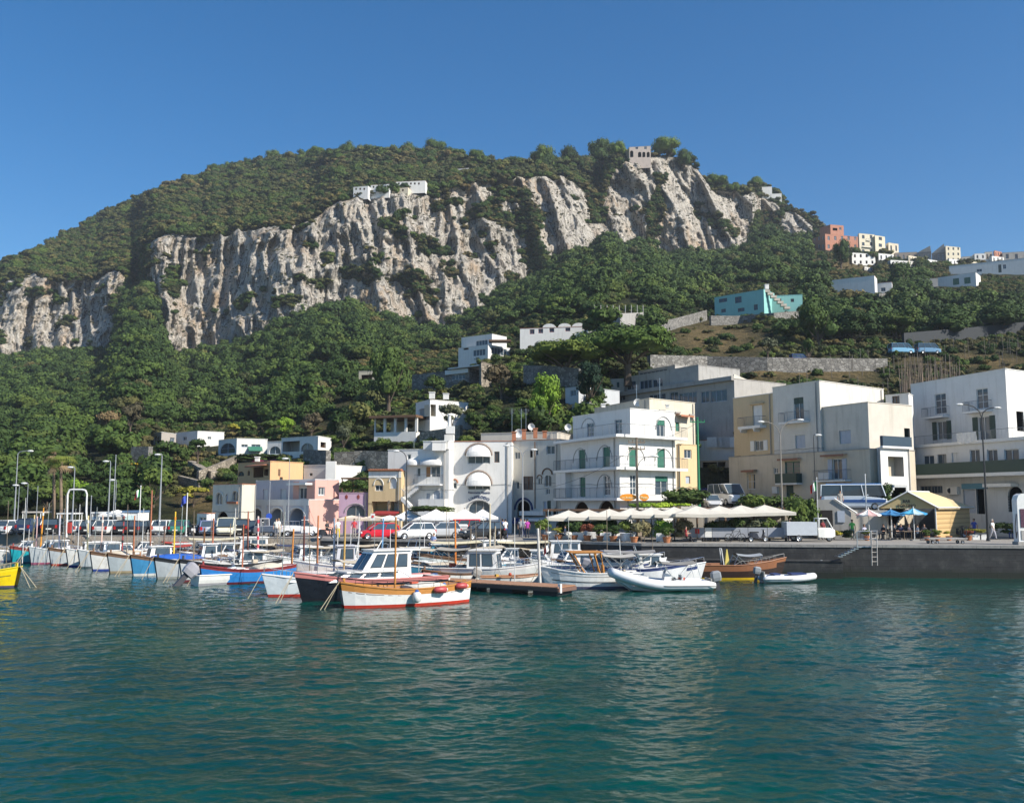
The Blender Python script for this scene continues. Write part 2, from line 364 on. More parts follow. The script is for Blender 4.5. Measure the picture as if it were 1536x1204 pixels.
    t.l(t.mix(mk, g, c), t.b.inputs['Base Color']); t.b.inputs['Roughness'].default_value = .95; t.b.inputs['Specular IOR Level'].default_value = .1
    t.bump(t.math('ADD', fine, t.math('MULTIPLY', med, 2.0)), 1.0, 1.8)
    dr = np.zeros_like(PYf)
    for (cx, cy, sx, sy) in [(1075, 508, 95, 26), (1130, 555, 120, 24), (1450, 540, 90, 12), (1230, 560, 90, 20), (300, 745, 40, 30), (700, 560, 25, 15), (1250, 400, 60, 12), (440, 640, 60, 8), (1500, 545, 60, 12)]:
        dr = np.maximum(dr, np.exp(-(((PXf - cx) / sx) ** 2 + ((PYf - cy) / sy) ** 2)) * 1.3)
    dr = np.clip(dr + .4 * fbm(X / 6, Y / 8, 0, 61, 3) - .25, 0, 1)
    o = np_mesh('mountain', V.reshape(-1, 3), Fc, [t.m], {'rock': rock.ravel(), 'dry': dr.ravel()}); tag(o, kind='structure')
    return dict(V=V, rock=rock, RK=RK, PX=PXf, PY=PYf, dry=dr, nl=nl, nc=nc, nu=nu)
def hill(px, py):
    """point on the hillside seen at this place of the photograph"""
    return at(px, py, float(lowY(np.array(float(px)), np.array(float(py)))))
# ---------------------------------------------------------------- crowns: clumps of leaf-sized faces round uneven lobes
def crown_mesh(name, seed, nleaf, lobes, flat, leaf, mat, spread=.62, core=True):
    r = np.random.default_rng(seed); P = []; N = []
    L = []
    for k in range(lobes):
        a = r.uniform(0, 6.283); q = spread * math.sqrt(r.uniform(0.02, 1)); h = r.uniform(-.35, .75) * flat
        L.append((np.array([q * math.cos(a), q * math.sin(a), h * (1 - .45 * q)]), r.uniform(.28, .5)))
    per = nleaf // lobes
    for c, s in L:
        d = r.normal(size=(per, 3)); d[:, 2] = np.abs(d[:, 2]) * 1.0 - .35; d /= np.linalg.norm(d, axis=1)[:, None]
        rad = s * (0.78 + .3 * r.random(per)); p = c + d * rad[:, None] * np.array([1, 1, .82 if flat > .5 else .5]); P.append(p); N.append(d)
    P = np.vstack(P); N = np.vstack(N); n = len(P)
    N = N + r.normal(size=N.shape) * .30; N /= np.linalg.norm(N, axis=1)[:, None]
    A = np.cross(N, r.normal(size=N.shape)); A /= np.linalg.norm(A, axis=1)[:, None]; B = np.cross(N, A)
    s = leaf * (.6 + .8 * r.random(n))[:, None]
    V = np.stack([P - A * s, P - B * s * .7, P + A * s, P + B * s * .7], 1).reshape(-1, 3)
    Fc = np.arange(4 * n).reshape(-1, 4)
    if core:
        for c, q in L:
            m = MB(); m.ball(tuple(c), q * .66, 7, 5, sc=(1, 1, .8 if flat > .5 else .5)); b = len(V)  # solid ball added inside each lobe to block light between leaves
            V = np.vstack([V, np.array(m.v)]); Fc = np.vstack([Fc, np.array(m.f) + b])
    me = bpy.data.meshes.new(name); me.from_pydata(V.tolist(), [], Fc.tolist()); me.materials.append(mat); me.update(); return me
F_OAK = foliage((.024, .048, .013), (.078, .122, .030), (.040, .074, .018))
F_MAQ = foliage((.042, .056, .019), (.105, .112, .042), (.115, .098, .046))
F_PINE = foliage((.030, .060, .014), (.095, .150, .032))
F_OLIVE = foliage((.07, .08, .045), (.15, .16, .10))
F_LIME = foliage((.10, .17, .02), (.20, .32, .035))
F_SHRUB = foliage((.030, .055, .014), (.085, .125, .03))
F_BROWN = foliage((.07, .055, .035), (.13, .105, .065))
CR = [crown_mesh('oak_crown', 1, 900, 9, .8, .085, F_OAK), crown_mesh('oak_crown', 2, 900, 12, .7, .08, F_OAK, .7), crown_mesh('oak_crown', 3, 900, 7, .95, .09, F_OAK, .5),
      crown_mesh('maquis', 4, 420, 6, .5, .12, F_MAQ, .6), crown_mesh('maquis', 5, 420, 8, .4, .11, F_MAQ, .7), crown_mesh('oak_crown', 6, 900, 10, .75, .085, F_MAQ, .6)]
def scatter_stuff(name, pts, sc, kd, label, cat):
    n = len(pts); me = bpy.data.meshes.new(name); me.vertices.add(n); me.vertices.foreach_set('co', pts.astype(np.float32).ravel())
    for a, ty, d in (('sc', 'FLOAT', sc.astype(np.float32)), ('kd', 'INT', kd.astype(np.int32)), ('rt', 'FLOAT', (rng.random(n) * 6.28).astype(np.float32))):
        me.attributes.new(a, ty, 'POINT').data.foreach_set('value', d)
    o = bpy.data.objects.new(name, me); COL.objects.link(o); tag(o, label, cat, kind='stuff')
    g = bpy.data.node_groups.new(name, 'GeometryNodeTree'); g.interface.new_socket('Geometry', in_out='INPUT', socket_type='NodeSocketGeometry')
    g.interface.new_socket('Geometry', in_out='OUTPUT', socket_type='NodeSocketGeometry')
    N = g.nodes; L = g.links; gi = N.new('NodeGroupInput'); go = N.new('NodeGroupOutput')
    ip = N.new('GeometryNodeInstanceOnPoints'); L.new(gi.outputs[0], ip.inputs['Points'])
    ci = N.new('GeometryNodeCollectionInfo'); ci.inputs['Collection'].default_value = PROTO; ci.inputs['Separate Children'].default_value = True
    ci.inputs['Reset Children'].default_value = True; L.new(ci.outputs[0], ip.inputs['Instance']); ip.inputs['Pick Instance'].default_value = True
    def na(nm, ty):
        x = N.new('GeometryNodeInputNamedAttribute'); x.data_type = ty; x.inputs['Name'].default_value = nm; return x.outputs['Attribute']
    L.new(na('kd', 'INT'), ip.inputs['Instance Index']); L.new(na('sc', 'FLOAT'), ip.inputs['Scale'])
    cx = N.new('ShaderNodeCombineXYZ'); L.new(na('rt', 'FLOAT'), cx.inputs['Z']); L.new(cx.outputs[0], ip.inputs['Rotation'])
    L.new(ip.outputs[0], go.inputs[0]); md = o.modifiers.new('scatter', 'NODES'); md.node_group = g; return o
PROTO = bpy.data.collections.new('crown kinds')
for k, me in enumerate(CR):
    q = bpy.data.objects.new('kind_%d' % k, me); PROTO.objects.link(q)
# clearings for houses, walls, roads (photo places)
CLEAR = [(200, 640, 505, 690), (225, 655, 350, 700), (300, 690, 505, 790), (495, 660, 600, 780), (580, 660, 1060, 800), (560, 600, 630, 672), (612, 592, 770, 690), (605, 535, 790, 600),
         (683, 494, 770, 552), (778, 478, 900, 532), (890, 462, 968, 497), (905, 540, 1150, 660), (1040, 520, 1240, 800), (1068, 430, 1206, 492), (980, 470, 1180, 560), (1235, 408, 1345, 462), (1385, 375, 1600, 462),
         (1212, 335, 1600, 410), (1180, 512, 1560, 600), (1220, 560, 1560, 800), (985, 530, 1330, 600), (525, 545, 565, 575), (620, 530, 860, 600), (250, 700, 330, 790), (840, 540, 920, 640), (1385, 500, 1560, 540)]
def free(px, py):
    ok = np.ones(px.shape, bool)
    for a, b, c, d in CLEAR: ok &= ~((px > a) & (px < c) & (py > b) & (py < d))
    return ok
def make_forest():
    V, rock, RK, PX, PY = MT['V'], MT['rock'], MT['RK'], MT['PX'], MT['PY']; H, W = RK.shape; H -= 3
    a = V[1:H, :-1] - V[:H - 1, :-1]; b = V[:H - 1, 1:] - V[:H - 1, :-1]; ar = np.linalg.norm(np.cross(a, b), axis=-1)
    zone = np.zeros((H - 1, W - 1), int); zone[MT['nl']:MT['nl'] + MT['nc']] = 1; zone[MT['nl'] + MT['nc']:] = 2
    pxc, pyc = PX[:H - 1, :-1], PY[:H - 1, :-1]; rk = rock[:H - 1, :-1]; rkk = RK[:H - 1, :-1]
    def pick(w, n):
        w = w.ravel() / w.sum(); idx = rng.choice(len(w), n, p=w); i, j = np.divmod(idx, W - 1); f, g = rng.random(n)[:, None], rng.random(n)[:, None]
        return V[i, j] + a[i, j] * f + b[i, j] * g, i, j
    vis = (pxc > -160) & (pxc < 1700)
    # lower forest
    w = ar * vis * (zone == 0) * free(pxc, pyc) * (pyc < 778); p, i, j = pick(w, 5600)
    s = (1.7 + 4.2 * rng.random(len(p)) ** 1.8) * np.clip(.62 + p[:, 1] / 900, .6, 1.2); k = rng.choice([0, 1, 2, 5], len(p), p=[.36, .3, .29, .05])
    p[:, 2] += s * .35; L1 = (p, s, k)
    # ledges and gullies of the cliff, then the scrub on top
    w = ar * vis * (zone == 1) * (rk < .5) * np.where(rkk > .5, 1, 1.0); p, i, j = pick(w, 5200); s = rng.uniform(.9, 2.7, len(p)); k = rng.choice([0, 1, 3, 4, 5], len(p), p=[.28, .22, .18, .12, .2])
    p[:, 1] -= s * .2; L2 = (p, s, k)
    w = ar * vis * (zone == 2); p, i, j = pick(w, 10500); s = rng.uniform(1.1, 3.3, len(p)) ** 1.15; fr = (i - MT['nl'] - MT['nc']) / MT['nu']; s *= 1 + .9 * (fr > .8) * rng.random(len(p)) + .5 * (rng.random(len(p)) > .93); k = rng.choice([0, 1, 3, 4, 5], len(p), p=[.16, .14, .26, .22, .22]); p[:, 2] += s * .2; L3 = (p, s, k)
    w = ar * vis * (zone == 1) * (rk > .5); p, i, j = pick(w, 3200); s = rng.uniform(.3, 1.1, len(p)) ; k = rng.choice([3, 4], len(p)); L4 = (p, s, k)
    # the outer edge of the top carries larger trees
    # bushes, gardens and rough ground between the houses
    hs = np.ones(pxc.shape, bool)
    for (x0, x1, bs, _) in PADS: hs &= ~((pxc > x0 - 3) & (pxc < x1 + 3) & (pyc > bs - 12) & (pyc < bs + 7))
    w = ar * vis * (zone == 0) * ~free(pxc, pyc) * hs * (pyc < 760) * np.where((MT['dry'][:H - 1, :-1] > .2), .10, 1.0) * (pxc > 195); p, i, j = pick(w, 6500); s = rng.uniform(.5, 1.8, len(p)) * np.clip(.55 + p[:, 1] / 380, .6, 1.4); k = rng.choice([0, 1, 3, 4, 5], len(p), p=[.2, .14, .24, .22, .2]); p[:, 2] += s * .15
    scatter_stuff('garden_scrub', p, s, k, 'bushes and rough greenery between the hillside houses', 'vegetation')
    for nm, sets, lab in (('forest', [L1], 'dense dark green wood covering the slopes below the cliff'), ('cliff_scrub', [L2, L4], 'shrubs growing on ledges and in gullies of the pale cliff'), ('hilltop_scrub', [L3], 'olive and brown scrub on the slope above the cliff')):
        scatter_stuff(nm, np.vstack([q[0] for q in sets]), np.concatenate([q[1] for q in sets]), np.concatenate([q[2] for q in sets]), lab, 'vegetation')
# ================================================================ HOUSES
def Zm(x0, y0, k): return lambda a, b, c, d: (x0 + a / k, y0 + b / k, x0 + c / k, y0 + d / k)
z2, z3, z4, z5, z6 = Zm(240, 640, 5.473), Zm(480, 640, 5.473), Zm(720, 620, 5.473), Zm(960, 640, 5.473), Zm(1190, 640, 4.439)
za, zb, zc, zd, ze, zf = Zm(1080, 560, 9.6), Zm(1220, 550, 9.6), Zm(1360, 540, 8.727), Zm(670, 700, 9.6), Zm(1300, 700, 6.508), Zm(900, 580, 9.6)
zs, zu, zv, zt, zr, zw = Zm(180, 540, 3.657), Zm(560, 470, 4.8), Zm(840, 470, 4.8), Zm(1190, 320, 8.533), Zm(1350, 340, 8.258), Zm(860, 180, 3.0)
QZ = 2.42
P_WHITE = plaster((.75, .74, .71), .36); P_CREAM = plaster((.62, .55, .42), .35); P_TAN = plaster((.58, .45, .28), .3); P_PEACH = plaster((.68, .42, .22), .2); P_PINK = plaster((.66, .38, .32), .2)
P_LILAC = plaster((.56, .38, .50), .2); P_YEL = plaster((.64, .49, .28), .3); P_OLD = plaster((.55, .50, .42), .6); P_GREY = plaster((.36, .35, .33), .7); P_TEAL = plaster((.26, .55, .52), .3)
P_RED = plaster((.46, .21, .14), .4); P_STONEW = stone((.38, .33, .26), 1.6); P_STONEG = stone((.26, .25, .23), 1.4); P_CREAMY = plaster((.66, .60, .46), .3)
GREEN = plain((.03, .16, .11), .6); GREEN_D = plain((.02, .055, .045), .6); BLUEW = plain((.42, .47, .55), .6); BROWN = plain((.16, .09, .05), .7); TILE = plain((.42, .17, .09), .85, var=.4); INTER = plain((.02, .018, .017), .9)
FRAME_W = plain((.72, .72, .70), .5); ORANGEW = wood((.45, .20, .06)); MAROON = plain((.25, .05, .04), .6); ROOFM = plain((.35, .33, .30), .95, var=.4); NAVY = plain((.02, .04, .14), .6); CLOTHW = plain((.80, .79, .76), .8)
class Fac:
    def __init__(s, A, B):
        s.A = Vector((A[0], A[1], 0)); s.B = Vector((B[0], B[1], 0)); s.L = (s.B - s.A).length; s.d = (s.B - s.A) / s.L; s.n = Vector((s.d.y, -s.d.x, 0))
    def uz(s, px, py):
        r = ray(px, py); # C + t r on plane
        t = s.n.dot(s.A) / s.n.dot(Vector((r.x, r.y, 0))); P = Vector((r.x * t, r.y * t, CH + r.z * t))
        return (P - s.A).dot(s.d), P.z
    def p(s, u, z, o=0.0):
        q = s.A + s.d * u + s.n * o; return (q.x, q.y, z)
    def rect(s, r):
        x0, y0, x1, y1 = r; xm, ym = (x0 + x1) / 2, (y0 + y1) / 2
        u0 = s.uz(x0, ym)[0]; u1 = s.uz(x1, ym)[0]; a = s.uz(xm, y1)[1]; b = s.uz(xm, y0)[1]; return [u0, u1, a, b]
    def slab(s, mb, u0, u1, z0, z1, o0, o1, mi=0):
        P = [s.p(u0, z0, o0), s.p(u1, z0, o0), s.p(u1, z0, o1), s.p(u0, z0, o1), s.p(u0, z1, o0), s.p(u1, z1, o0), s.p(u1, z1, o1), s.p(u0, z1, o1)]
        mb.add(P, [(0, 1, 2, 3), (7, 6, 5, 4), (4, 5, 1, 0), (5, 6, 2, 1), (6, 7, 3, 2), (7, 4, 0, 3)], mi)
def opening(par, f, r, kind, col=None, dep=.16):
    """one window or door set into its recess: frame, leaves or glass"""
    u0, u1, a, b = r; w, h = u1 - u0, b - a; i = -dep
    arch = kind.startswith('arch'); k = kind[4:] if arch else kind
    def framed(nm, fm, nx, ny, th=.07, bars=0):
        m = MB(); f.slab(m, u0, u1, a, a + th, i, i + .06); f.slab(m, u0, u1, b - th, b, i, i + .06); f.slab(m, u0, u0 + th, a + th, b - th, i, i + .06); f.slab(m, u1 - th, u1, a + th, b - th, i, i + .06)
        for q in range(1, nx): c = u0 + w * q / nx; f.slab(m, c - th * .45, c + th * .45, a + th, b - th, i, i + .055)
        for q in range(1, ny): c = a + h * q / ny; f.slab(m, u0 + th, u1 - th, c - th * .35, c + th * .35, i, i + .05)
        for q in range(bars): c = u0 + w * (q + .5) / bars; f.slab(m, c - .015, c + .015, a, b, -.03, 0)
        o = m.build(nm, fm, par, world=True); g = MB(); g.quad(f.p(u0, a, i + .012), f.p(u1, a, i + .012), f.p(u1, b, i + .012), f.p(u0, b, i + .012)); g.build('pane', GLASS, o, world=True); return o
    def leaves(nm, m0, x0, x1, z0, z1, o=i + .03):
        m = MB(); n = max(1, round((x1 - x0) / .6)); ww = (x1 - x0) / n
        for q in range(n):
            f.slab(m, x0 + q * ww + .01, x0 + (q + 1) * ww - .01, z0, z1, o - .03, o)
            ns = max(4, int((z1 - z0) / .12))
            for j in range(ns): zc_ = z0 + (j + .5) * (z1 - z0) / ns; f.slab(m, x0 + q * ww + .07, x0 + (q + 1) * ww - .07, zc_ - .02, zc_ + .02, o, o + .018)
        return m.build(nm, m0, par, world=True)
    if k in ('', 'win', 'bars'): framed('window', col or FRAME_W, 2 if w > .5 else 1, 2 if h > 1.6 else 1, bars=7 if k == 'bars' else 0)
    elif k == 'wide': framed('window', col or FRAME_W, max(2, round(w / .9)), 1)
    elif k == 'glassdoor': framed('balcony_door', col or FRAME_W, 2, 3)
    elif k == 'shut': leaves('shutters', col or GREEN, u0, u1, a, b)
    elif k == 'open':   # window with its shutters folded back on the wall
        framed('window', FRAME_W, 2, 1)
        leaves('shutter', col or GREEN, u0 - w * .5, u0 - .02, a, b, .045); leaves('shutter', col or GREEN, u1 + .02, u1 + w * .5, a, b, .045)
    elif k == 'half':
        framed('balcony_door', FRAME_W, 2, 1); leaves('roller_blind', col or GREEN, u0, u1, b - h * .27, b, i + .10)
    elif k == 'door':
        m = MB(); f.slab(m, u0, u1, a, b, i - .02, i + .02); f.slab(m, u0 + w * .14, u1 - w * .14, a + h * .1, a + h * .45, i + .02, i + .035); f.slab(m, u0 + w * .14, u1 - w * .14, a + h * .52, b - h * .08, i + .02, i + .035); m.build('door', col or BROWN, par, world=True)
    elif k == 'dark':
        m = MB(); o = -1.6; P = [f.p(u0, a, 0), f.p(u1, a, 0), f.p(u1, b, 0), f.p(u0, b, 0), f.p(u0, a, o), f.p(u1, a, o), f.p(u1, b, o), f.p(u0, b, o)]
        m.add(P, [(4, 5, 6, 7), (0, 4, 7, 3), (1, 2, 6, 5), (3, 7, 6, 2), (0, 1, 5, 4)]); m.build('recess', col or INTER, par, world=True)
class Bld:
    """a house: walls with real window recesses, flat roof with coping. foot = corner points going round, seen edges first"""
    def __init__(s, name, label, cat='house', loc=None):
        s.name, s.label, s.cat, s.root = name, label, cat, None; s.loc = loc
    def vol(s, foot, z0, z1, mat, ops=(), coping=True, cmat=None, wname='wall', roof=True, trim=None):
        """ops: (edge, kind, rect px, colour)"""
        if s.root is None:
            c = sum((Vector((p[0], p[1], 0)) for p in foot), Vector()) / len(foot); s.root = thing(s.name, s.label, s.cat, (c.x, c.y, max(z0, 0)))
        n = len(foot); m = MB(); s.f = [Fac(foot[i], foot[(i + 1) % n]) for i in range(n)]; todo = []
        for e, f in enumerate(s.f):
            rs = []
            for op in ops:
                if op[0] != e: continue
                r = f.rect(op[2]); r = [max(.05, r[0]), min(f.L - .05, r[1]), max(z0 + .02, r[2]), min(z1 - .12, r[3])]
                if r[1] - r[0] < .12 or r[3] - r[2] < .15: continue
                if any(not (r[1] <= q[0] or r[0] >= q[1] or r[3] <= q[2] or r[2] >= q[3]) for q in rs): continue
                rs.append(r); todo.append((f, r, op))
            us = sorted({0.0, f.L} | {q for r in rs for q in r[:2]}); zs_ = sorted({z0, z1} | {q for r in rs for q in r[2:]})
            for i in range(len(us) - 1):
                for j in range(len(zs_) - 1):
                    uc, zc_ = (us[i] + us[i + 1]) / 2, (zs_[j] + zs_[j + 1]) / 2
                    if any(r[0] < uc < r[1] and r[2] < zc_ < r[3] for r in rs): continue
                    m.quad(f.p(us[i], zs_[j]), f.p(us[i + 1], zs_[j]), f.p(us[i + 1], zs_[j + 1]), f.p(us[i], zs_[j + 1]))
            for r in rs:
                a, b, c, d = r; o = -.2
                for P, Q in (((a, c), (b, c)), ((b, c), (b, d)), ((b, d), (a, d)), ((a, d), (a, c))):
                    m.quad(f.p(P[0], P[1], 0), f.p(P[0], P[1], o), f.p(Q[0], Q[1], o), f.p(Q[0], Q[1], 0))
        for f, r, op in todo:
            if op[1].startswith('arch'):
                a, b, c, d = r; w = (b - a) / 2; hh = min(w, (d - c) * .8); N = 10; prev = None
                for q in range(N + 1):
                    t = math.pi * q / N; u = a + w - w * math.cos(t); z = d - hh + hh * math.sin(t)
                    if prev: m.quad(f.p(prev[0], prev[1]), f.p(u, z), f.p(u, d), f.p(prev[0], d)); m.quad(f.p(prev[0], prev[1]), f.p(prev[0], prev[1], -.2), f.p(u, z, -.2), f.p(u, z))
                    prev = (u, z)
        if roof: m.poly([(p[0], p[1], z1 - (.3 if coping else 0)) for p in foot], 1)
        s.wall = m.build(wname, [mat, ROOFM], s.root, world=True)
        for f, r, op in todo: opening(s.root, f, r, op[1], op[3] if len(op) > 3 else None)
        if coping:
            c = MB()
            for f in s.f: f.slab(c, -.04, f.L + .04, z1, z1 + .07, -.28, .05)
            c.build('coping', cmat or mat, s.root, world=True)
        if wname == 'wall' and z0 < 5 and z1 > 6:
            for e in (0, 1) if len(foot) > 2 and s.f[1].n.y < -.2 else (0,):
                f = s.f[e]; q = MB(); u = f.L * (.93 if e == 0 else .95); q.tube(f.p(u, z0, .08), f.p(u, z1 - .1, .08), .05, n=5); q.build('drainpipe', P_GREY, s.root, world=True); q = MB(); q.path([f.p(f.L * k / 8, z1 * .62 + .06 * math.sin(k * 2.1), .05) for k in range(9)], .018, 3); q.build('cable', DARK, s.root, world=True)
        if trim:
            for e, za_, zb_, mt in trim: c = MB(); s.f[e].slab(c, 0, s.f[e].L, za_, zb_, 0, .04); c.build('band', mt, s.root, world=True)
        return s
    def brow(s, e, px0, px1, py0, py1, r=.07, mat=None, name='arch_trim'):
        """raised arch moulding over an opening; py0 crown of the arch, py1 springing"""
        f = s.f[e]; u0, u1, a, b = f.rect((px0, py0, px1, py1)); w = (u1 - u0) / 2; h = b - a; m = MB()
        pts = [f.p(u0 + w - w * math.cos(math.pi * q / 10), a + h * math.sin(math.pi * q / 10), .03) for q in range(11)]
        m.path(pts, r, 5); m.build(name, mat or P_GREY, s.root, world=True)
    def canopy(s, e, px0, px1, py0, py1, out=.9, mat=None, round_=True, name='awning'):
        f = s.f[e]; u0, u1, a, b = f.rect((px0, py0, px1, py1)); m = MB(); N = 8
        if round_:
            w = (u1 - u0) / 2; rings = []
            for j in range(6):
                t = j / 5 * math.pi / 2; rings.append([f.p(u0 + w - w * math.cos(math.pi * q / 12), a + (b - a) * math.sin(math.pi * q / 12) * math.cos(t) , .02 + out * math.sin(t) * math.sin(math.pi * q / 12) ** .5) for q in range(13)])
            m.loft(rings, closed=False)
            for q in range(12): m.quad(rings[-1][q], rings[-1][q + 1], (rings[-1][q + 1][0], rings[-1][q + 1][1], rings[-1][q + 1][2] - .2), (rings[-1][q][0], rings[-1][q][1], rings[-1][q][2] - .2))
        else:
            nn = max(4, int((u1 - u0) / .5))
            for q in range(nn):
                x0, x1 = u0 + (u1 - u0) * q / nn, u0 + (u1 - u0) * (q + 1) / nn; sg = .03 * (q % 2)
                m.quad(f.p(x0, b, .03), f.p(x0, a + .2, out), f.p(x1, a + .2, out + .0), f.p(x1, b, .03), 0); m.quad(f.p(x0, a + .2, out), f.p(x0, a, out + .01), f.p(x1, a - sg, out + .01), f.p(x1, a + .2, out))
            m.poly([f.p(u0, b, .03), f.p(u0, a + .2, .03), f.p(u0, a + .2, out)]); m.poly([f.p(u1, b, .03), f.p(u1, a + .2, .03), f.p(u1, a + .2, out)])
        return m.build(name, mat or CLOTHW, s.root, world=True)
    def balcony(s, e, px0, px1, py, out=.9, th=.16, rail=1.0, mat=None, solid=None, z=None, u=None, rmat=None):
        f = s.f[e]
        if u is None: u0, u1, a, b = f.rect((px0, py - 2, px1, py)); zt = a if z is None else z
        else: (u0, u1), zt = u, z
        m = MB(); f.slab(m, u0, u1, zt - th, zt, 0, out); o = m.build('balcony', mat or FRAME_W, s.root, world=True); g = MB()
        if solid:
            for P, Q in ((( u0, .02), (u0, out)), ((u0, out), (u1, out)), ((u1, out), (u1, .02))):
                A, B = Vector(f.p(P[0], zt, P[1])), Vector(f.p(Q[0], zt, Q[1])); ff = Fac(A, B) if (B - A).length > .05 else None
                if ff: ff.slab(g, 0, ff.L, zt, zt + rail, -.06, 0)
            g.build('parapet', solid, o, world=True)
        else:
            if out > .3:
                runs = [((u0, .04), (u0, out - .04)), ((u0, out - .04), (u1, out - .04)), ((u1, out - .04), (u1, .04))]
            else: runs = [((u0, out), (u1, out))]
            for P, Q in runs:
                A, B = Vector(f.p(P[0], zt, P[1])), Vector(f.p(Q[0], zt, Q[1])); n = max(1, int((B - A).length / .16))
                g.tube(A + Vector((0, 0, rail)), B + Vector((0, 0, rail)), .022, n=4, cap=False)
                for q in range(n + 1): p = A.lerp(B, q / n); g.tube(p, p + Vector((0, 0, rail)), .0085 if q % 8 else .02, n=3, cap=False)
            g.build('railing', rmat or plain((.16, .17, .18), .5), o, world=True)
        return o
    def chimney(s, px, py, Y, w=.5, h=1.0, mat=None, name='chimney'):
        p = at(px, py, Y); m = MB(); m.box((p.x, p.y, p.z + h / 2), (w, w, h)); m.box((p.x, p.y, p.z + h + .05), (w + .14, w + .14, .1)); m.build(name, mat or TILE, s.root, world=True)
    def antenna(s, px, py, Y, h=2.5):
        p = at(px, py, Y); m = MB(); m.tube(p, p + Vector((0, 0, h)), .025, n=4)
        for k in range(5): m.tube(p + Vector((-.4 + .05 * k, 0, h - .1 - k * .12)), p + Vector((.4 - .05 * k, 0, h - .1 - k * .12)), .012, n=3)
        m.build('antenna', STEEL, s.root, world=True)
    def dish(s, px, py, Y, r=.45):
        p = at(px, py, Y); m = MB(); m.lathe([(.02, 0), (r * .6, .05), (r, .18), (r * .97, .18), (r * .5, .07)], (0, 0, 0), 12)
        m.v = [(p.x + a[0], p.y - a[2], p.z + a[1]) for a in m.v]; m.tube(p, p + Vector((0, .1, -r * 1.4)), .03, n=4); m.build('satellite_dish', FRAME_W, s.root, world=True)
def P2(px, Y, z=4.0): return (xy(px, Y, z), Y)
def foot3(L, C, Rr, z=6.0):
    l, c, r = P2(*L, z), P2(*C, z), P2(*Rr, z); return [l, c, r, (l[0] + r[0] - c[0], l[1] + r[1] - c[1])]
def foot2(L, Rr, dep=8, z=6.0):
    l, r = P2(*L, z), P2(*Rr, z); d = Vector((r[0] - l[0], r[1] - l[1])); n = Vector((-d.y, d.x)).normalized() * dep
    return [l, r, (r[0] + n.x, r[1] + n.y), (l[0] + n.x, l[1] + n.y)]
def text_part(s, par, f, px, py, size_w, arc=0.0, mat=None, off=.04, name='lettering'):
    """lettering fixed to a wall; px,py centre in the photograph, size_w width in metres"""
    u, z = f.uz(px, py); cu = bpy.data.curves.new(name, 'FONT'); cu.body = s; cu.align_x = 'CENTER'; cu.extrude = .012; cu.offset = .012
    o = bpy.data.objects.new(name, cu); COL.objects.link(o); dg = bpy.context.evaluated_depsgraph_get(); me = bpy.data.meshes.new_from_object(o.evaluated_get(dg)); bpy.data.objects.remove(o)
    xs = [v.co.x for v in me.vertices]; W = max(xs) - min(xs); k = size_w / W
    for v in me.vertices:
        x, y, e = v.co.x * k, v.co.y * k, v.co.z
        if arc:
            t = x / arc; X = (arc + y) * math.sin(t); Zz = (arc + y) * math.cos(t) - arc
        else: X, Zz = x, y
        q = f.p(u + X, z + Zz, off + e); v.co = q
    L = par.matrix_basis.translation
    for v in me.vertices: v.co = v.co - L
    me.materials.clear(); me.materials.append(mat or NAVY); r = bpy.data.objects.new(name, me); COL.objects.link(r); r.parent = par; return r
# ---- the white corner block with three balconies
b = Bld('apartment_building', 'white corner apartment block with long balconies and green shutters above the terrace restaurant', 'building')
L9, C9, R9 = (841, 99.5), (930, 88.6), (1014, 93.2)
b.vol(foot3(L9, C9, R9), QZ, 12.0, P_WHITE, [(0, 'shut', z4(810, 298, 865, 455)), (0, 'shut', z4(1008, 275, 1068, 437)), (0, 'shut', z4(818, 525, 865, 683)), (0, 'glassdoor', z4(1015, 510, 1070, 672)),
    (0, 'archdark', z4(765, 722, 905, 930), BROWN), (0, 'archdark', z4(965, 712, 1112, 930), BROWN), (1, 'shut', zf(420, 870, 525, 1150)), (1, 'shut', zf(825, 890, 937, 1165)), (1, 'glassdoor', z4(1232, 505, 1285, 668)), (1, 'half', z5(125, 405, 230, 562))], coping=False)
for x in ((755, 1010, 300, 455), (955, 1120, 270, 437), (765, 905, 520, 640), (960, 1110, 505, 640)): pass
for f_, x0, x1, y0, y1 in ((z4, 765, 880, 285, 400), (z4, 960, 1085, 262, 380), (z4, 962, 1085, 500, 620)): r = f_(x0, y0, x1, y1); b.brow(0, r[0], r[2], r[1], r[3], .035, P_GREY)
for f_, x0, x1, y0, y1 in ((zf, 395, 640, 875, 1060), (zf, 790, 1035, 890, 1070)): r = f_(x0, y0, x1, y1); b.brow(1, r[0], r[2], r[1], r[3], .035, P_GREY)
for zt_, lab in ((6.1, 1), (9.0, 1), (12.08, 1)):
    b.balcony(0, 0, 0, 0, out=.85, th=.26, z=zt_, u=(.0, b.f[0].L + .85)); b.balcony(1, 0, 0, 0, out=.85, th=.26, z=zt_ - .003, u=(0.003, b.f[1].L + .9))
r = z4(670, 485, 750, 690); f = b.f[0]; q = f.rect(r); m = MB(); f.slab(m, q[0], q[1], q[2], q[3], 0, .7); m.build('storage_cabinet', P_WHITE, b.root, world=True)
b.vol(foot3((860, 99.8), (947, 90.6), (1014, 94.2)), 12.0, 14.75, P_WHITE, [(0, 'glassdoor', z4(877, 80, 935, 190), BLUEW), (0, 'glassdoor', z4(1105, 50, 1165, 165), BLUEW), (1, 'half', zf(815, 480, 935, 748), GREEN)], wname='upper_storey')
r = z4(835, 40, 945, 120); b.brow(0, r[0], r[2], r[1], r[3], .03, P_GREY); r = zf(800, 430, 1025, 620); b.brow(1, r[0], r[2], r[1], r[3], .05, GREY)
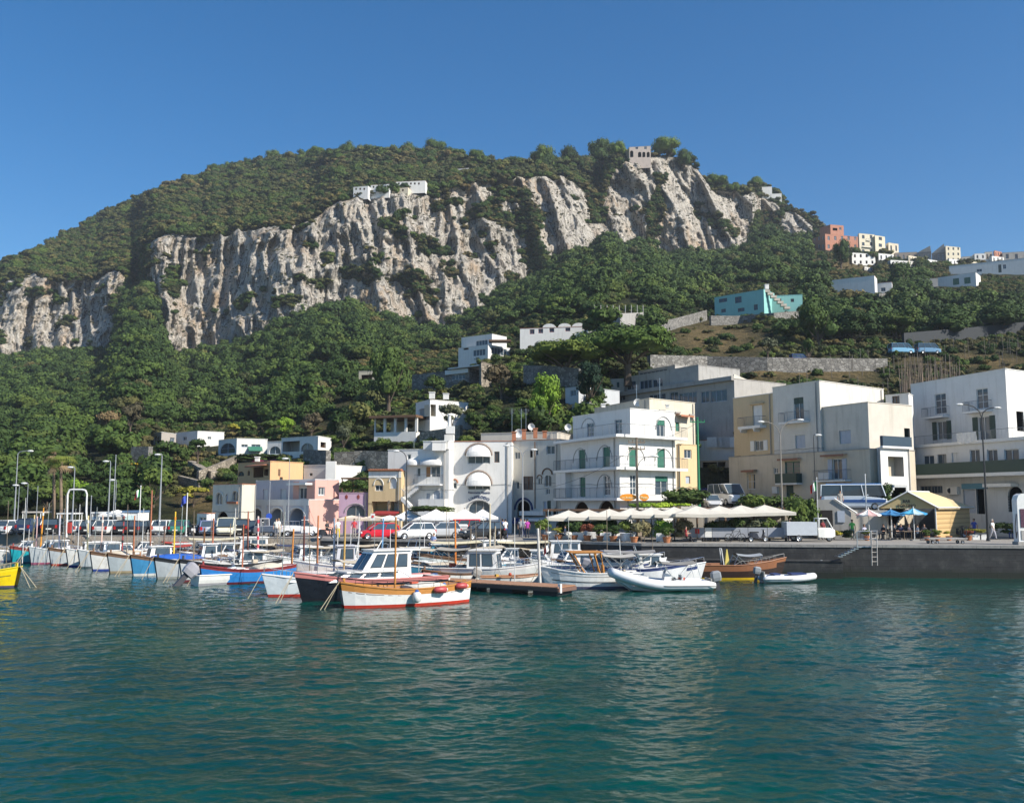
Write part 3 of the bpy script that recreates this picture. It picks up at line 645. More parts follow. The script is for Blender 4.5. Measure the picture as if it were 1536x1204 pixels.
b.chimney(905, 611, 98, .4, .3, P_WHITE); b.chimney(1001, 612, 98, .3, .3, P_WHITE)
b = Bld('apartment_building', 'tall cream block with weathered plaster behind the white corner block', 'building')
b.vol(foot3((893, 112), (976.5, 101), (1045, 106)), 3, 16.9, plaster((.66, .60, .48), .7), [(1, 'win', zf(1295, 432, 1335, 500)), (1, 'shut', zf(1088, 512, 1145, 640), GREEN), (1, 'win', zf(1205, 540, 1222, 556))])
for x0, y0, x1 in ((845, 330, 930), (1075, 360, 1150), (1280, 395, 1345)): r = b.f[1].rect(zf(x0, y0, x1, y0 + 20)); m = MB(); b.f[1].slab(m, r[0], r[1], r[2], r[3], 0, .18); m.build('window_hood', P_GREY, b.root, world=True)
r = zf(1088, 405, 1275, 440); b.canopy(1, r[0], r[2], r[1], r[3], .8, TILE, False, 'tiled_canopy'); b.antenna(955, 606, 104, 2.2); b.antenna(990, 600, 104, 2.5); b.dish(956, 604, 103)
b = Bld('house', 'narrow yellow house with square white framed window beside the green pole', 'house')
b.vol(foot3((1016, 98), (1021, 96), (1050, 98)), 3, 11.6, P_YEL, [(1, 'win', zf(1212, 905, 1318, 1032)), (1, 'shut', z5(375, 405, 412, 465), BLUEW)]); m = MB(); f = b.f[1]; f.slab(m, 0, f.L, 3, 5.9, 0, .03); m.build('plinth', P_GREY, b.root, world=True)
# ---- tall cream house front with blue awning
b = Bld('house', 'tall cream house front with small mixed windows over the blue awning', 'house')
b.vol(foot2((767, 102.5), (840.5, 99.8), 9), QZ, 12.35, plaster((.66, .63, .56), .5), [(0, 'win', z4(285, 315, 330, 375)), (0, 'dark', z4(412, 295, 432, 360)), (0, 'win', z4(455, 290, 480, 345)), (0, 'win', z4(545, 265, 615, 335)), (0, 'win', z4(237, 500, 258, 565)), (0, 'win', z4(297, 560, 322, 620)),
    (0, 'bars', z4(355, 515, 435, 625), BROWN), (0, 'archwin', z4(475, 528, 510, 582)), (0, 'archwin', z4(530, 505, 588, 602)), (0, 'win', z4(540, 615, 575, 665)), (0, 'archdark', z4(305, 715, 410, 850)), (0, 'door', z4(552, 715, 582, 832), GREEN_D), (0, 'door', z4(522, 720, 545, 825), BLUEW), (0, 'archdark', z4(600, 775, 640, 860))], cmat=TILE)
r = z4(288, 695, 430, 790); b.brow(0, r[0], r[2], r[1], r[3], .12, NAVY); r = z4(512, 452, 592, 500); b.brow(0, r[0], r[2], r[1], r[3], .08, BROWN); r = z4(468, 505, 510, 535); b.brow(0, r[0], r[2], r[1], r[3], .06, BROWN)
r = z4(195, 855, 352, 900); b.canopy(0, r[0], r[2], r[1], r[3], 1.4, plain((.02, .05, .25), .7), False); r = z4(368, 830, 562, 882); b.canopy(0, r[0], r[2], r[1], r[3], 1.4, CLOTHW, False)
m = MB(); f = b.f[0]; q = f.rect(z4(365, 800, 560, 835)); f.slab(m, q[0], q[1], q[2], q[3], 0, 1.3); m.build('terrace_wall', P_WHITE, b.root, world=True)
m = MB(); u = f.uz(720 + 453 / 5.473, 700)[0]; m.tube(f.p(u, 5, .08), f.p(u, 12.2, .08), .05, n=5); m.build('drainpipe', BROWN, b.root, world=True)
for x, y, h in ((771, 661, .9), (786, 659, 1.0), (803, 657, 1.0), (817, 657, .7)): b.chimney(x, y, 102.5, .45, h, TILE)
for x in (768, 782, 789): b.antenna(x, 652, 106, 3.0)
b.dish(778, 650, 105, .5); b.dish(797, 640, 107, .4); b.dish(852, 641, 105, .4)
# roofs behind the cream house
b = Bld('house', 'low flat roofed cream house seen above the tall cream house front', 'house')
b.vol(foot2((721, 110), (836, 107), 6), 3, 13.7, plaster((.66, .61, .52), .5), [])
# ---- the white restaurant front with the rounded awnings
b = Bld('restaurant_building', 'white restaurant front with two rounded awnings and arched lettering', 'restaurant')
PN = P_WHITE
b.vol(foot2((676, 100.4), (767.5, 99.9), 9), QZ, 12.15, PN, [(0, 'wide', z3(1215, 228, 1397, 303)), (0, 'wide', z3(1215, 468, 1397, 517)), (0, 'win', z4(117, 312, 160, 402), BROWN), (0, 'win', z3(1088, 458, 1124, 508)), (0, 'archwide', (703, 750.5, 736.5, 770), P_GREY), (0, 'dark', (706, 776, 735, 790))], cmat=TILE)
for y0, y1 in ((148, 232), (372, 470)): r = z3(1203, y0, 1402, y1); b.canopy(0, r[0], r[2], r[1], r[3], 1.1, CLOTHW); r = z3(1192, y0 - 12, 1412, y1); b.brow(0, r[0], r[2], r[1], r[3], .10, plain((.30, .24, .20), .8))
r = zd(312, 480, 625, 575); b.brow(0, r[0], r[2], r[1], r[3], .09, GREY); r = z3(1082, 430, 1130, 460); b.brow(0, r[0], r[2], r[1], r[3], .08, TILE)
text_part('Ristorante Pizzeria', b.root, b.f[0], 670 + 468 / 9.6, 700 + 383 / 9.6, 2.35)
text_part("L'APPRODO", b.root, b.f[0], 670 + 468 / 9.6, 700 + 450 / 9.6, 2.15, arc=1.75)
m = MB(); f = b.f[0]; f.slab(m, -.7, .3, QZ, 12.9, -.6, .25); m.build('corner_pier', P_WHITE, b.root, world=True)
m = MB(); p = at(674, 655, 99); m.box((p.x + .1, p.y, 13.3), (.9, .9, .8)); m.tube((p.x, p.y, 13.7), (p.x, p.y, 14.9), .2, .16, 8); m.tube((p.x, p.y, 14.9), (p.x, p.y, 15.05), .28, .2, 8); m.build('chimney', P_WHITE, b.root, world=True)
b.antenna(681, 652, 99.5, 1.6)
# ---- white house with outside stairs
b = Bld('house', 'white house with outside staircase, scalloped canopies and towel on the balcony', 'house')
b.vol(foot2((581, 100.5), (673, 98.8), 8), QZ, 11.25, P_WHITE, [(0, 'win', z3(716, 225, 746, 268)), (0, 'door', z3(870, 328, 906, 412), ORANGEW), (0, 'wide', z3(913, 326, 987, 412), GREY), (0, 'archwin', z3(794, 335, 826, 408)), (0, 'win', z3(762, 425, 778, 470)), (0, 'door', z3(874, 545, 902, 628), BLUEW), (0, 'archdoor', z3(929, 520, 986, 640), BLUEW)])
for x0, x1 in ((716, 822), (826, 1000)): r = z3(x0, 255, x1, 300); b.canopy(0, r[0], r[2], r[1], r[3], .8, P_WHITE, True, 'scalloped_canopy')
b.balcony(0, *[z3(800, 0, 1008, 0)[i] for i in (0, 2)], 640 + 470 / 5.473, 1.0); b.balcony(0, *[z3(835, 0, 1050, 0)[i] for i in (0, 2)], 640 + 655 / 5.473, 1.2, th=1.0, solid=P_WHITE, rail=.8)
f = b.f[0]; m = MB(); A = f.uz(480 + 830 / 5.473, 640 + 482 / 5.473); B = f.uz(480 + 715 / 5.473, 640 + 575 / 5.473); C_ = f.uz(480 + 790 / 5.473, 640 + 650 / 5.473)
for (P, Q, o) in ((A, B, 0), (B, C_, .9)):
    n = 9
    for k in range(n):
        u0 = P[0] + (Q[0] - P[0]) * k / n; u1 = P[0] + (Q[0] - P[0]) * (k + 1) / n; z1 = P[1] + (Q[1] - P[1]) * k / n; f.slab(m, min(u0, u1), max(u0, u1), z1 - .45, z1, o, o + .9)
m.build('staircase', P_WHITE, b.root, world=True); g = MB()
for (P, Q, o) in ((A, B, .9), (B, C_, 1.8)): g.tube(f.p(P[0], P[1] + .9, o), f.p(Q[0], Q[1] + .9, o), .03, n=4); [g.tube(f.p(P[0] + (Q[0] - P[0]) * k / 8, P[1] + (Q[1] - P[1]) * k / 8, o), f.p(P[0] + (Q[0] - P[0]) * k / 8, P[1] + (Q[1] - P[1]) * k / 8 + .9, o), .014, n=3) for k in range(9)]
g.build('stair_railing', STEEL, b.root, world=True)
b.vol(foot2((634, 99.3), (672, 98.6), 4), 11.25, 12.1, P_WHITE, [], wname='roof_terrace'); b.chimney(659, 676, 98.7, 1.4, .9, P_WHITE); b.antenna(621, 672, 100, 1.2)
# ---- yellow and white house
b = Bld('house', 'yellow and white house with tiled roof edge above the red cafe awning', 'house')
b.vol(foot2((552.5, 99.5), (601.5, 98.8), 8), QZ, 8.95, P_YEL, [(0, 'win', z3(450, 478, 518, 526)), (0, 'shut', z3(572, 422, 628, 508), FRAME_W), (0, 'dark', z3(425, 612, 560, 700), P_YEL), (0, 'dark', z3(575, 612, 640, 700), P_YEL)], cmat=TILE, trim=[(0, 8.25, 8.9, P_WHITE)])
r = z3(443, 425, 522, 478); b.brow(0, r[0], r[2], r[1], r[3], .05, FRAME_W); r = z3(568, 412, 632, 450); b.brow(0, r[0], r[2], r[1], r[3], .05, FRAME_W)
m = MB(); f = b.f[0]
for k in range(26): f.slab(m, f.L * k / 26 + .01, f.L * (k + 1) / 26 - .01, 9.02, 9.16 + .03 * (k % 2), -.5, .28)
m.build('roof_tiles', TILE, b.root, world=True); r = z3(460, 690, 655, 725); b.canopy(0, r[0], r[2], r[1], r[3], 1.2, plain((.30, .03, .03), .7), False)
# ---- lilac
b = Bld('house', 'small lilac house with big arched glass door and leafy roof terrace', 'house')
b.vol(foot2((508.5, 100.2), (551.5, 99.8), 7), QZ, 6.65, P_LILAC, [(0, 'archwide', z3(213, 640, 372, 735), P_GREY)])
r = z3(205, 630, 380, 700); b.brow(0, r[0], r[2], r[1], r[3], .05, P_GREY); f = b.f[0]; m = MB()
f.slab(m, .2, f.L - .1, 8.15, 8.3, -4, .1)
for u in (.3, f.L / 2, f.L - .3): f.slab(m, u - .05, u + .05, 6.65, 8.15, -.1, 0); f.slab(m, u - .05, u + .05, 6.65, 8.15, -3.9, -3.8)
m.build('pergola', BROWN, b.root, world=True); m = MB()
for x in (555, 573, 597): pass
for x in (218, 315): u, z = f.uz(480 + x / 5.473, 640 + 575 / 5.473); f.slab(m, u - .14, u + .14, z - .14, z + .14, 0, .03); f.slab(m, u - .05, u + .05, z - .24, z + .24, 0, .035)
m.build('wall_ornament', MAROON, b.root, world=True)
# ---- pink house with arcade
b = Bld('house', 'pink and white house with three porch arches and terrace above the car park', 'house')
b.vol(foot3((366, 104.5), (463.5, 97.3), (508, 99.8)), QZ, 5.92, plaster((.60, .58, .60), .3), [(0, 'archdark', z2(738, 672, 846, 812), BLUEW), (0, 'archdark', z2(898, 670, 1022, 812), BLUEW), (0, 'archdark', z2(1060, 665, 1192, 812), BLUEW)], coping=True, cmat=P_WHITE)
f = b.f[0]; m = MB(); f.slab(m, 0, f.L, 4.9 + .45, 5.95, .0, .06); [f.slab(m, *f.rect(z2(x0, 0, x1, 10))[:2], QZ, 5.35, .0, .06) for x0, x1 in ((702, 730), (855, 890), (1030, 1055), (1198, 1220))]; m.build('arcade_facing', P_WHITE, b.root, world=True)
f = b.f[1]; m = MB(); f.slab(m, 0, f.L, QZ, 5.9, 0, .05); m.build('pink_wall', P_PINK, b.root, world=True)
for x0, x1 in ((735, 850), (895, 1026), (1056, 1196)): r = z2(x0, 660, x1, 735); b.brow(0, r[0], r[2], r[1], r[3], .1, P_WHITE)
b.vol(foot3((383, 106), (472, 99.4), (508, 101.2)), 5.92, 8.05, plaster((.60, .54, .55), .3), [(0, 'win', z2(1142, 498, 1205, 592)), (0, 'shut', z2(988, 512, 1035, 596), FRAME_W), (0, 'shut', z2(845, 512, 888, 596), FRAME_W), (1, 'win', z2(1300, 498, 1350, 560))], wname='upper_storey', cmat=P_WHITE)
f = b.f[1]; q = f.rect(z2(1300, 498, 1350, 560)); m = MB(); f.slab(m, 0, q[0] - .05, QZ, 8.0, .0, .05); f.slab(m, q[1] + .05, f.L, QZ, 8.0, .0, .05); f.slab(m, q[0] - .05, q[1] + .05, QZ, q[2] - .05, .0, .05); f.slab(m, q[0] - .05, q[1] + .05, q[3] + .05, 8.0, .0, .05); m.build('pink_wall', P_PINK, b.root, world=True); f = b.f[0]; q = f.rect(z2(1095, 470, 1262, 590)); m = MB(); r = f.rect(z2(1142, 498, 1205, 592)); f.slab(m, q[0], r[0] - .05, 5.95, 7.9, 0, .03); f.slab(m, r[1] + .05, f.L, 5.95, 7.9, 0, .03); m.build('pink_panel', P_PINK, b.root, world=True)

m = MB(); f.slab(m, *f.rect(z2(1100, 462, 1255, 478))[:4], .04, 1.0); m.build('door_hood', FRAME_W, b.root, world=True)
b = Bld('house', 'pale cream house with arched windows and red tiled roof edge at left end', 'house')
b.vol(foot3((319, 101), (362.5, 97.5), (383, 100)), QZ, 7.55, plaster((.62, .59, .50), .3), [(0, 'archwin', z2(458, 540, 512, 640)), (0, 'archdoor', z2(538, 550, 558, 622), BLUEW), (0, 'archwin', z2(592, 525, 645, 612)), (0, 'archdark', z2(470, 695, 560, 780))], cmat=TILE)
r = z2(570, 612, 650, 632); f = b.f[0]; q = f.rect(r); m = MB(); f.slab(m, q[0], q[1], q[2], q[3], 0, .35); m.build('flower_box', TILE, b.root, world=True); r = z2(455, 532, 516, 570); b.brow(0, r[0], r[2], r[1], r[3], .04, FRAME_W); r = z2(588, 518, 650, 560); b.brow(0, r[0], r[2], r[1], r[3], .04, FRAME_W)
b = Bld('ticket_hut', 'small white hut with red roof edge in front of the pale cream house', 'hut')
b.vol(foot3((296.5, 95.5), (311, 94), (323, 95.5)), QZ, 4.55, P_WHITE, [(0, 'win', z2(322, 740, 380, 795)), (0, 'win', z2(350, 740, 352, 742))], cmat=TILE)
# ---- peach house on the terrace above
b = Bld('house', 'peach house with open loggia standing above the arcade house', 'house')
b.vol(foot3((355.5, 121), (404, 114), (453.5, 119)), 5, 10.62, P_PEACH, [(0, 'archwin', z2(640, 365, 690, 405), BROWN), (0, 'archwin', z2(718, 357, 738, 400), BROWN), (0, 'dark', z2(768, 330, 850, 415), plaster((.30, .17, .10), .2)), (1, 'win', z2(982, 412, 1008, 445), BROWN), (0, 'dark', z2(855, 345, 890, 400), BROWN)])
r = z2(750, 308, 890, 332); b.canopy(0, r[0], r[2], r[1], r[3], .9, TILE, False, 'tiled_canopy'); b.chimney(386, 692, 117, .5, .5, P_WHITE)
b = Bld('house', 'low white flat roofed house attached to the peach house', 'house')
b.vol(foot2((454.5, 119), (501, 117), 8), 5, 10.3, P_WHITE, [(0, 'win', z2(1228, 380, 1252, 402), BROWN)]); m = MB(); p = at(497, 722, 116.9); m.box((p.x, p.y - .3, p.z + 1.2), (1.2, .8, 2.6)); m.build('buttress', P_WHITE, b.root, world=True)
# ================================================================ HILLSIDE HOUSES (stand on the slope)
def hY(px, py): return float(lowY(np.array(float(px)), np.array(float(py))))
def hh(name, label, L, C, Rr, top, base, mat, ops=(), dL=5, dR=5, cmat=None, b=None, Y=None, cat='house', dep=None, wname='wall', emb=6, coping=True, zt=None):
    """L,C,Rr columns in the photograph; top,base rows at the near corner"""
    Yc = Y or hY(C if C else (L + Rr) / 2, base) - .5; zb_ = zz(base, Yc); zt_ = zt or zz(top, Yc); zm = (zb_ + zt_) / 2
    b = b or Bld(name, label, cat)
    fp = foot3((L, Yc + dL), (C, Yc), (Rr, Yc + dR), zm) if C else foot2((L, Yc + dL), (Rr, Yc), dep or 8, zm)
    vis_ = fp[:3] if C else fp[:2]; PADS.append((min(L, Rr) - 2, max(L, Rr) + 2, base, max(p[1] for p in vis_) + .6))
    b.vol(fp, zb_ - emb, zt_, mat, ops, cmat=cmat, wname=wname, coping=coping); b.Y = Yc; b.zt = zt_; b.zb = zb_; return b
hh('house', 'small grey house with white roof edge at the left end of the white terrace houses', 226.5, 242, 264, 648, 669, plaster((.42, .38, .34), .3), [(0, 'win', zs(185, 415, 215, 460)), (1, 'win', zs(275, 425, 300, 450))], cmat=FRAME_W)
hh('house', 'long low white house with plain walls beside the small grey house', 263, 296, 336, 646.5, 669, P_WHITE, [(0, 'win', zs(345, 420, 365, 440)), (1, 'win', zs(480, 420, 500, 435))], dR=3)
b = hh('house', 'white bungalow with wide arched window behind the leafy pergola', 327.5, 355, 401, 657.5, 683, P_WHITE, [(0, 'archwin', zs(548, 455, 632, 512), BLUEW), (1, 'win', zs(665, 462, 700, 478), BLUEW), (1, 'win', zs(720, 462, 770, 478), BLUEW)], dR=2)
r = zs(702, 474, 778, 500); b.canopy(1, r[0], r[2], r[1], r[3], 1.2, GREEN, False)
hh('house', 'white link house with blue window between two white bungalows', 401, None, 425, 662, 684, P_WHITE, [(0, 'archwin', zs(818, 472, 882, 515), BLUEW)], dL=1)
hh('house', 'white bungalow with shaded carport and white slab roof above the stone wall', 422, 477, 497, 654, 680, P_WHITE, [(0, 'dark', zs(893, 445, 985, 502), P_GREY), (0, 'archwin', zs(992, 455, 1062, 502), BLUEW), (1, 'dark', zs(1100, 450, 1130, 480), BROWN)])
b = hh('villa', 'white villa with grey shutter and two roof chimneys on the mid slope', 623.5, 645, 708, 599.5, 645, P_WHITE, [(0, 'shut', zu(330, 682, 405, 770), GREY), (1, 'dark', zu(412, 655, 450, 740), P_CREAM), (1, 'win', zu(470, 660, 500, 700))], cat='villa')
b.chimney(648, 598, b.Y + 2, .8, .9, P_WHITE); b.chimney(669, 599, b.Y + 3, .8, .8, P_WHITE)
b = hh('house', 'long low house with white window band standing on a stone base', 618, 704, 738, 553, 575, P_STONEG, [(0, 'wide', zu(563, 438, 662, 476)), (0, 'dark', zu(720, 400, 740, 450), GREEN_D)], dL=9)
m = MB(); f = b.f[0]; q = f.rect(zu(525, 405, 690, 436)); f.slab(m, q[0], q[1], q[2], q[3], 0, .4); m.build('fascia', FRAME_W, b.root, world=True); q = f.rect(zu(560, 372, 750, 385)); m = MB(); f.slab(m, q[0], q[1] + 2, b.zt + .2, b.zt + .4, -4, 1.0); m.build('roof_slab', FRAME_W, b.root, world=True)
hh('stone_tower', 'square sunlit stone tower wall below the modern white villa', 719, 722, 741, 542, 580, P_STONEW, [], cat='wall')
b = hh('villa', 'modern white cubic villa with blue glass fronts below the cliff foot', 687.5, 732, 765, 517, 538, P_WHITE, [(0, 'wide', zu(718, 260, 806, 306), FRAME_W), (0, 'dark', zu(650, 235, 685, 262), GREY), (1, 'wide', zu(850, 250, 960, 300), FRAME_W)], cat='villa')
Yv = b.Y + 3; b.vol(foot3((692, Yv + 5), (738, Yv), (760, Yv + 4), b.zt), b.zt, zz(501, Yv), P_WHITE, [(0, 'wide', zu(738, 193, 822, 230), FRAME_W)], wname='upper_storey'); m = MB(); p = at(750, 512, Yv - 2); m.box((p.x, p.y, p.z), (5, 3, .3)); m.build('terrace_roof', BROWN, b.root, world=True)
b = hh('house', 'long white house with six small red windows and vaulted roof above the pines', 780, None, 896, 489.5, 512, P_WHITE, [(0, 'win', zu(1126, 115, 1160, 149), MAROON), (0, 'win', zu(1188, 111, 1222, 143), MAROON), (0, 'win', zu(1268, 103, 1302, 136), MAROON), (0, 'win', zu(1383, 98, 1418, 129), MAROON), (0, 'win', (847, 487, 855, 494), MAROON), (0, 'win', (878, 486, 885, 493), MAROON)], dL=2.5, cmat=TILE)
m = MB(); f = b.f[0]
for u in (.38, .58, .76): rr = [[f.p(f.L * u + f.L * .085 * math.cos(math.pi * q / 8), b.zt + .05 + .8 * math.sin(math.pi * q / 8), o) for q in range(9)] for o in (0.03, -6)]; m.loft(rr, closed=False); m.poly(rr[0])
m.build('roof_vaults', P_WHITE, b.root, world=True)
b = hh('house', 'turquoise house with brown windows standing alone on the slope', 1072, 1146, 1162, 434, 472, P_TEAL, [(0, 'win', zw(655, 803, 692, 820), BROWN), (0, 'win', zw(727, 795, 757, 823), BROWN), (0, 'win', zw(665, 850, 686, 866), BROWN), (0, 'win', zw(740, 846, 770, 862), BROWN), (0, 'win', zw(812, 830, 830, 855), BROWN)], dL=10)
Yv = b.Y; b.vol(foot2((1150, Yv + 4), (1204, Yv + 2), 6, b.zb + 3), b.zb - 5, zz(443, Yv + 3), P_TEAL, [(0, 'win', (1165, 448, 1172, 454), BROWN), (0, 'win', (1186, 448, 1191, 453), BROWN)], wname='side_wing')
m = MB(); 
for k in range(7): p = at(1150 + k * 5, 437 + k * 4.2, Yv + 1.2); m.box((p.x, p.y, p.z), (1.5, 1.2, .6))
m.build('garden_stairs', P_OLD, b.root, world=True); b.chimney(1150, 434, Yv + 4, 1.0, 1.2, P_WHITE)
hh('house', 'long white windowless house with white gable piers below the orange houses', 1247.5, 1312, 1316, 413, 440, P_WHITE, [], dL=7, cmat=TILE)
hh('house', 'low white house with one window right of the windowless white house', 1316, None, 1338, 423, 440, P_WHITE, [(0, 'win', zt(1120, 950, 1180, 1000))], dL=2, cmat=TILE)
b = hh('house', 'white house with two green shuttered windows on the upper right slope', 1406, None, 1464, 408.5, 430, P_WHITE, [(0, 'shut', zr(655, 640, 732, 720)), (0, 'shut', zr(795, 628, 873, 706))], dL=9, cmat=GREY)
b = hh('house', 'long stepped white house running out of the right edge of the photo', 1424, None, 1548, 386, 412, P_WHITE, [(0, 'win', zr(950, 525, 1015, 560)), (0, 'door', zr(1218, 470, 1256, 568), GREEN_D), (0, 'win', zr(1275, 468, 1314, 522))], dL=16, cmat=GREY)
hh('garage', 'low dark roofed garage between green tree and white house upper right', 1375, None, 1407, 417, 432, P_GREY, [(0, 'dark', zr(215, 750, 470, 790))], dL=2, cmat=BROWN)
# ---- the town on the saddle
GT = 'houses of the town on the saddle'
def town(label, L, C, Rr, top, base, mat, nx=(2, 3), ny=2, dL=4, dR=5, Y=None, wc=None, cm=None, kind='win', name='town_house', grp=True):
    Yc = (Y or hY(min(C or L, 1536), base)); ops = []
    for e, (x0, x1, n) in enumerate(((L, C, nx[0]), (C, Rr, nx[1])) if C else ((L, Rr, nx[1]),)):
        for i in range(n):
            for j in range(ny):
                w = (x1 - x0) / n; h = (base - top) / ny; cx = x0 + w * (i + .5); cy = top + h * (j + .5); ops.append((e, kind, (cx - w * .16, cy - h * .24, cx + w * .16, cy + h * .24), wc or BROWN))
    b = hh(name, label, L, C, Rr, top, base, mat, ops, dL, dR, cm, Y=Yc, emb=12)
    if grp: b.root['group'] = GT
    return b
YT = hY(1250, 372)
b = town('orange red building with stepped upper floor below the last rock of the ridge', 1219, 1238, 1288, 351, 376, P_RED, (3, 5), 2, 10, 6, Y=YT, wc=FRAME_W)
b.vol(foot3((1230, YT + 10), (1246, YT + 3), (1266, YT + 5), b.zt), b.zt - .3, zz(337, YT + 3), P_RED, [(1, 'dark', (1249, 342, 1256, 346)), (1, 'win', (1259, 341, 1262, 345))], wname='upper_storey', cmat=P_PINK)
b = town('tall cream house with small balconies beside the orange red building', 1287, 1289, 1312.5, 350, 382, P_CREAMY, (0, 2), 3, 4, 3, Y=YT - 6)
b.balcony(1, 1293, 1307, 371, .8); b.balcony(1, 1299, 1305, 361, .6)
town('pale cream house with roof terrace right of the tall cream house', 1311, 1313, 1328, 353, 383, P_CREAMY, (0, 1), 3, 4, 3, Y=YT - 5)
town('long white terrace building with shaded galleries below the cream houses', 1275, 1278, 1313, 379, 398, P_WHITE, (0, 4), 2, 3, 3, Y=YT - 22, kind='dark')
town('white house under the pale cream house on the saddle', 1313, 1318, 1341, 380, 392, P_WHITE, (1, 3), 1, 3, 3, Y=YT - 14)
town('small pinkish house with brown balcony right of the pale cream house', 1329, 1333, 1348, 364, 381, P_CREAM, (1, 2), 1, 3, 3, Y=YT - 2)
town('long white house behind the round green tree on the saddle', 1331, 1336, 1373, 390, 403, P_WHITE, (1, 6), 1, 4, 3, Y=YT - 28)
town('brown grey house row with white windows on the skyline', 1343, None, 1376, 378, 393, plaster((.33, .28, .24), .5), (0, 4), 1, 2, Y=YT - 6, wc=FRAME_W)
for L_, R_, t0, t1, lab in ((1376, 1397, 377, 369, 'grey house with slanting roof rising to the right on the skyline'), (1398, 1418, 378, 366, 'darker grey house with steep slanting roof next to the cream skyline house')):
    b = town(lab, L_, None, R_, t0, 393, plaster((.24, .23, .22), .5), (0, 3), 1, 3, Y=YT - 10, wc=FRAME_W)
    f = b.f[0]; m = MB(); z1 = zz(t1, b.Y) + .2; A, B, C_ = f.p(0, b.zt, .1), f.p(f.L, b.zt, .1), f.p(f.L * .95, z1, .1); D, E, G = f.p(0, b.zt, -6), f.p(f.L, b.zt, -6), f.p(f.L * .95, z1, -6)
    m.add([A, B, C_, D, E, G], [(0, 1, 2), (0, 2, 5, 3), (1, 4, 5, 2), (3, 5, 4)]); m.build('pitched_roof', P_GREY, b.root, world=True)
town('cream block with balconies right of the slanting grey houses', 1417, 1419, 1441, 369, 393, plaster((.60, .55, .42), .3), (0, 3), 3, 3, 3, Y=YT - 12)
town('low pale house left of the small white arched house on the skyline', 1443, None, 1463, 384, 398, plaster((.60, .55, .48), .3), (0, 3), 1, 2, Y=YT - 14)
town('small white house with two arches on the skyline', 1462, None, 1478.5, 380, 390, P_WHITE, (0, 2), 1, 1, Y=YT - 16, kind='archwin')
town('small brown house beside the arched white skyline house', 1478, None, 1489, 377.5, 391, P_OLD, (0, 2), 1, 1, Y=YT - 14)
town('dark grey house with fin shaped roof parts near right edge of the skyline', 1504, None, 1545, 377, 392, P_GREY, (0, 3), 1, 3, Y=YT - 20)
town('white low wall houses along the slope under the skyline at right', 1466, None, 1503, 388, 395, P_WHITE, (0, 5), 1, 3, Y=YT - 24)
for a_ in (('white cubic house directly under the pair of slanting grey houses', 1388, 1392, 1406, 389, 399, P_WHITE), ('cream house with flat roof left of the slanting grey houses', 1360, 1363, 1375, 383, 395, P_CREAM), ('white two storey house below the cream balcony block', 1420, 1424, 1440, 388, 401, P_WHITE), ('pale house with dark windows below the small arched white house', 1452, 1456, 1474, 392, 402, P_CREAMY), ('white low house right above the long stepped white house', 1484, 1488, 1506, 384, 394, P_WHITE), ('small terracotta house near the right end of the skyline', 1490, 1492, 1503, 376, 386, P_RED), ('small white house between the orange red building and the trees', 1294, 1297, 1309, 400, 408, P_WHITE)):
    town(a_[0], a_[1], a_[2], a_[3], a_[4], a_[5], a_[6], (0, 3), 1, 3, 3, Y=YT - 26 if a_[5] > 392 else YT - 18)
# ---- ridge: villa, hotel row, castle walls
def topY(px, frac=0.0):
    yb = I(px, YB); d = 14 + .38 * (I(px, CBASE) - I(px, CTOP)) * yb / F; return float(yb + d + frac * 2.4 * (I(px, CTOP) - I(px, RIDGE)))
hh('villa', 'pink villa with small arches on the highest point of the ridge', 939, 944, 976, 221, 239, plaster((.60, .50, .43), .4), [(1, 'archdark', (945, 226, 950, 236)), (1, 'archdark', (957, 228, 962, 236)), (1, 'archdark', (963.5, 228, 968, 236)), (1, 'archdark', (970, 228, 974.5, 236)), (1, 'win', (953, 220, 957, 224)), (1, 'win', (966, 220, 970, 224))], dL=8, dR=-2, Y=topY(960) - 4, cat='villa')
for k, (x0, x1, t, bs, lab) in enumerate(((530, 552, 279, 290, 'white house at the left end of the row on the cliff edge'), (556, 584, 276, 288, 'white house with twin roof in the middle of the cliff edge row'), (588, 612, 281, 289, 'low cream house right of the twin roofed house on the cliff edge'), (594, 638, 271, 281, 'long white house at the right end of the row on the cliff edge'))):
    b = hh('ridge_house', lab, x0, None, x1, t, bs, P_WHITE if k != 2 else P_CREAM, [(0, 'dark', (x0 + 3 + 6 * i, t + 3, x0 + 5.5 + 6 * i, t + 6), BROWN) for i in range(int((x1 - x0) / 7))], dL=2, Y=topY((x0 + x1) / 2) - 2, emb=3, cmat=TILE if k else None); b.root['group'] = 'houses along the cliff edge'
for x0, x1, t, bs, lab in ((684, 703, 252, 262, 'small white house among scrub on the upper slope, left of a pair'), (706, 726, 252, 260, 'small white house among scrub on the upper slope, right of a pair')):
    b = hh('ridge_house', lab, x0, None, x1, t, bs, P_WHITE, [(0, 'dark', (x0 + 5, t + 3, x0 + 8, t + 7), BROWN)], dL=2, Y=topY(700, .55), emb=6, cmat=TILE); b.root['group'] = 'houses along the cliff edge'
b = hh('ruined_wall', 'white walls stepping down the rocky end of the ridge', 1143, None, 1158, 280, 294, P_WHITE, [], dL=1, Y=topY(1150) - 1, emb=4, cat='wall')
b.vol(foot2((1156, b.Y), (1172, b.Y - 1), 4, b.zt), b.zb - 6, zz(291, b.Y), P_WHITE, [], wname='lower_wall'); b.vol(foot2((1112, b.Y + 2), (1119, b.Y + 1), 4, b.zt), b.zb - 6, zz(285, b.Y), P_OLD, [], wname='low_wall')
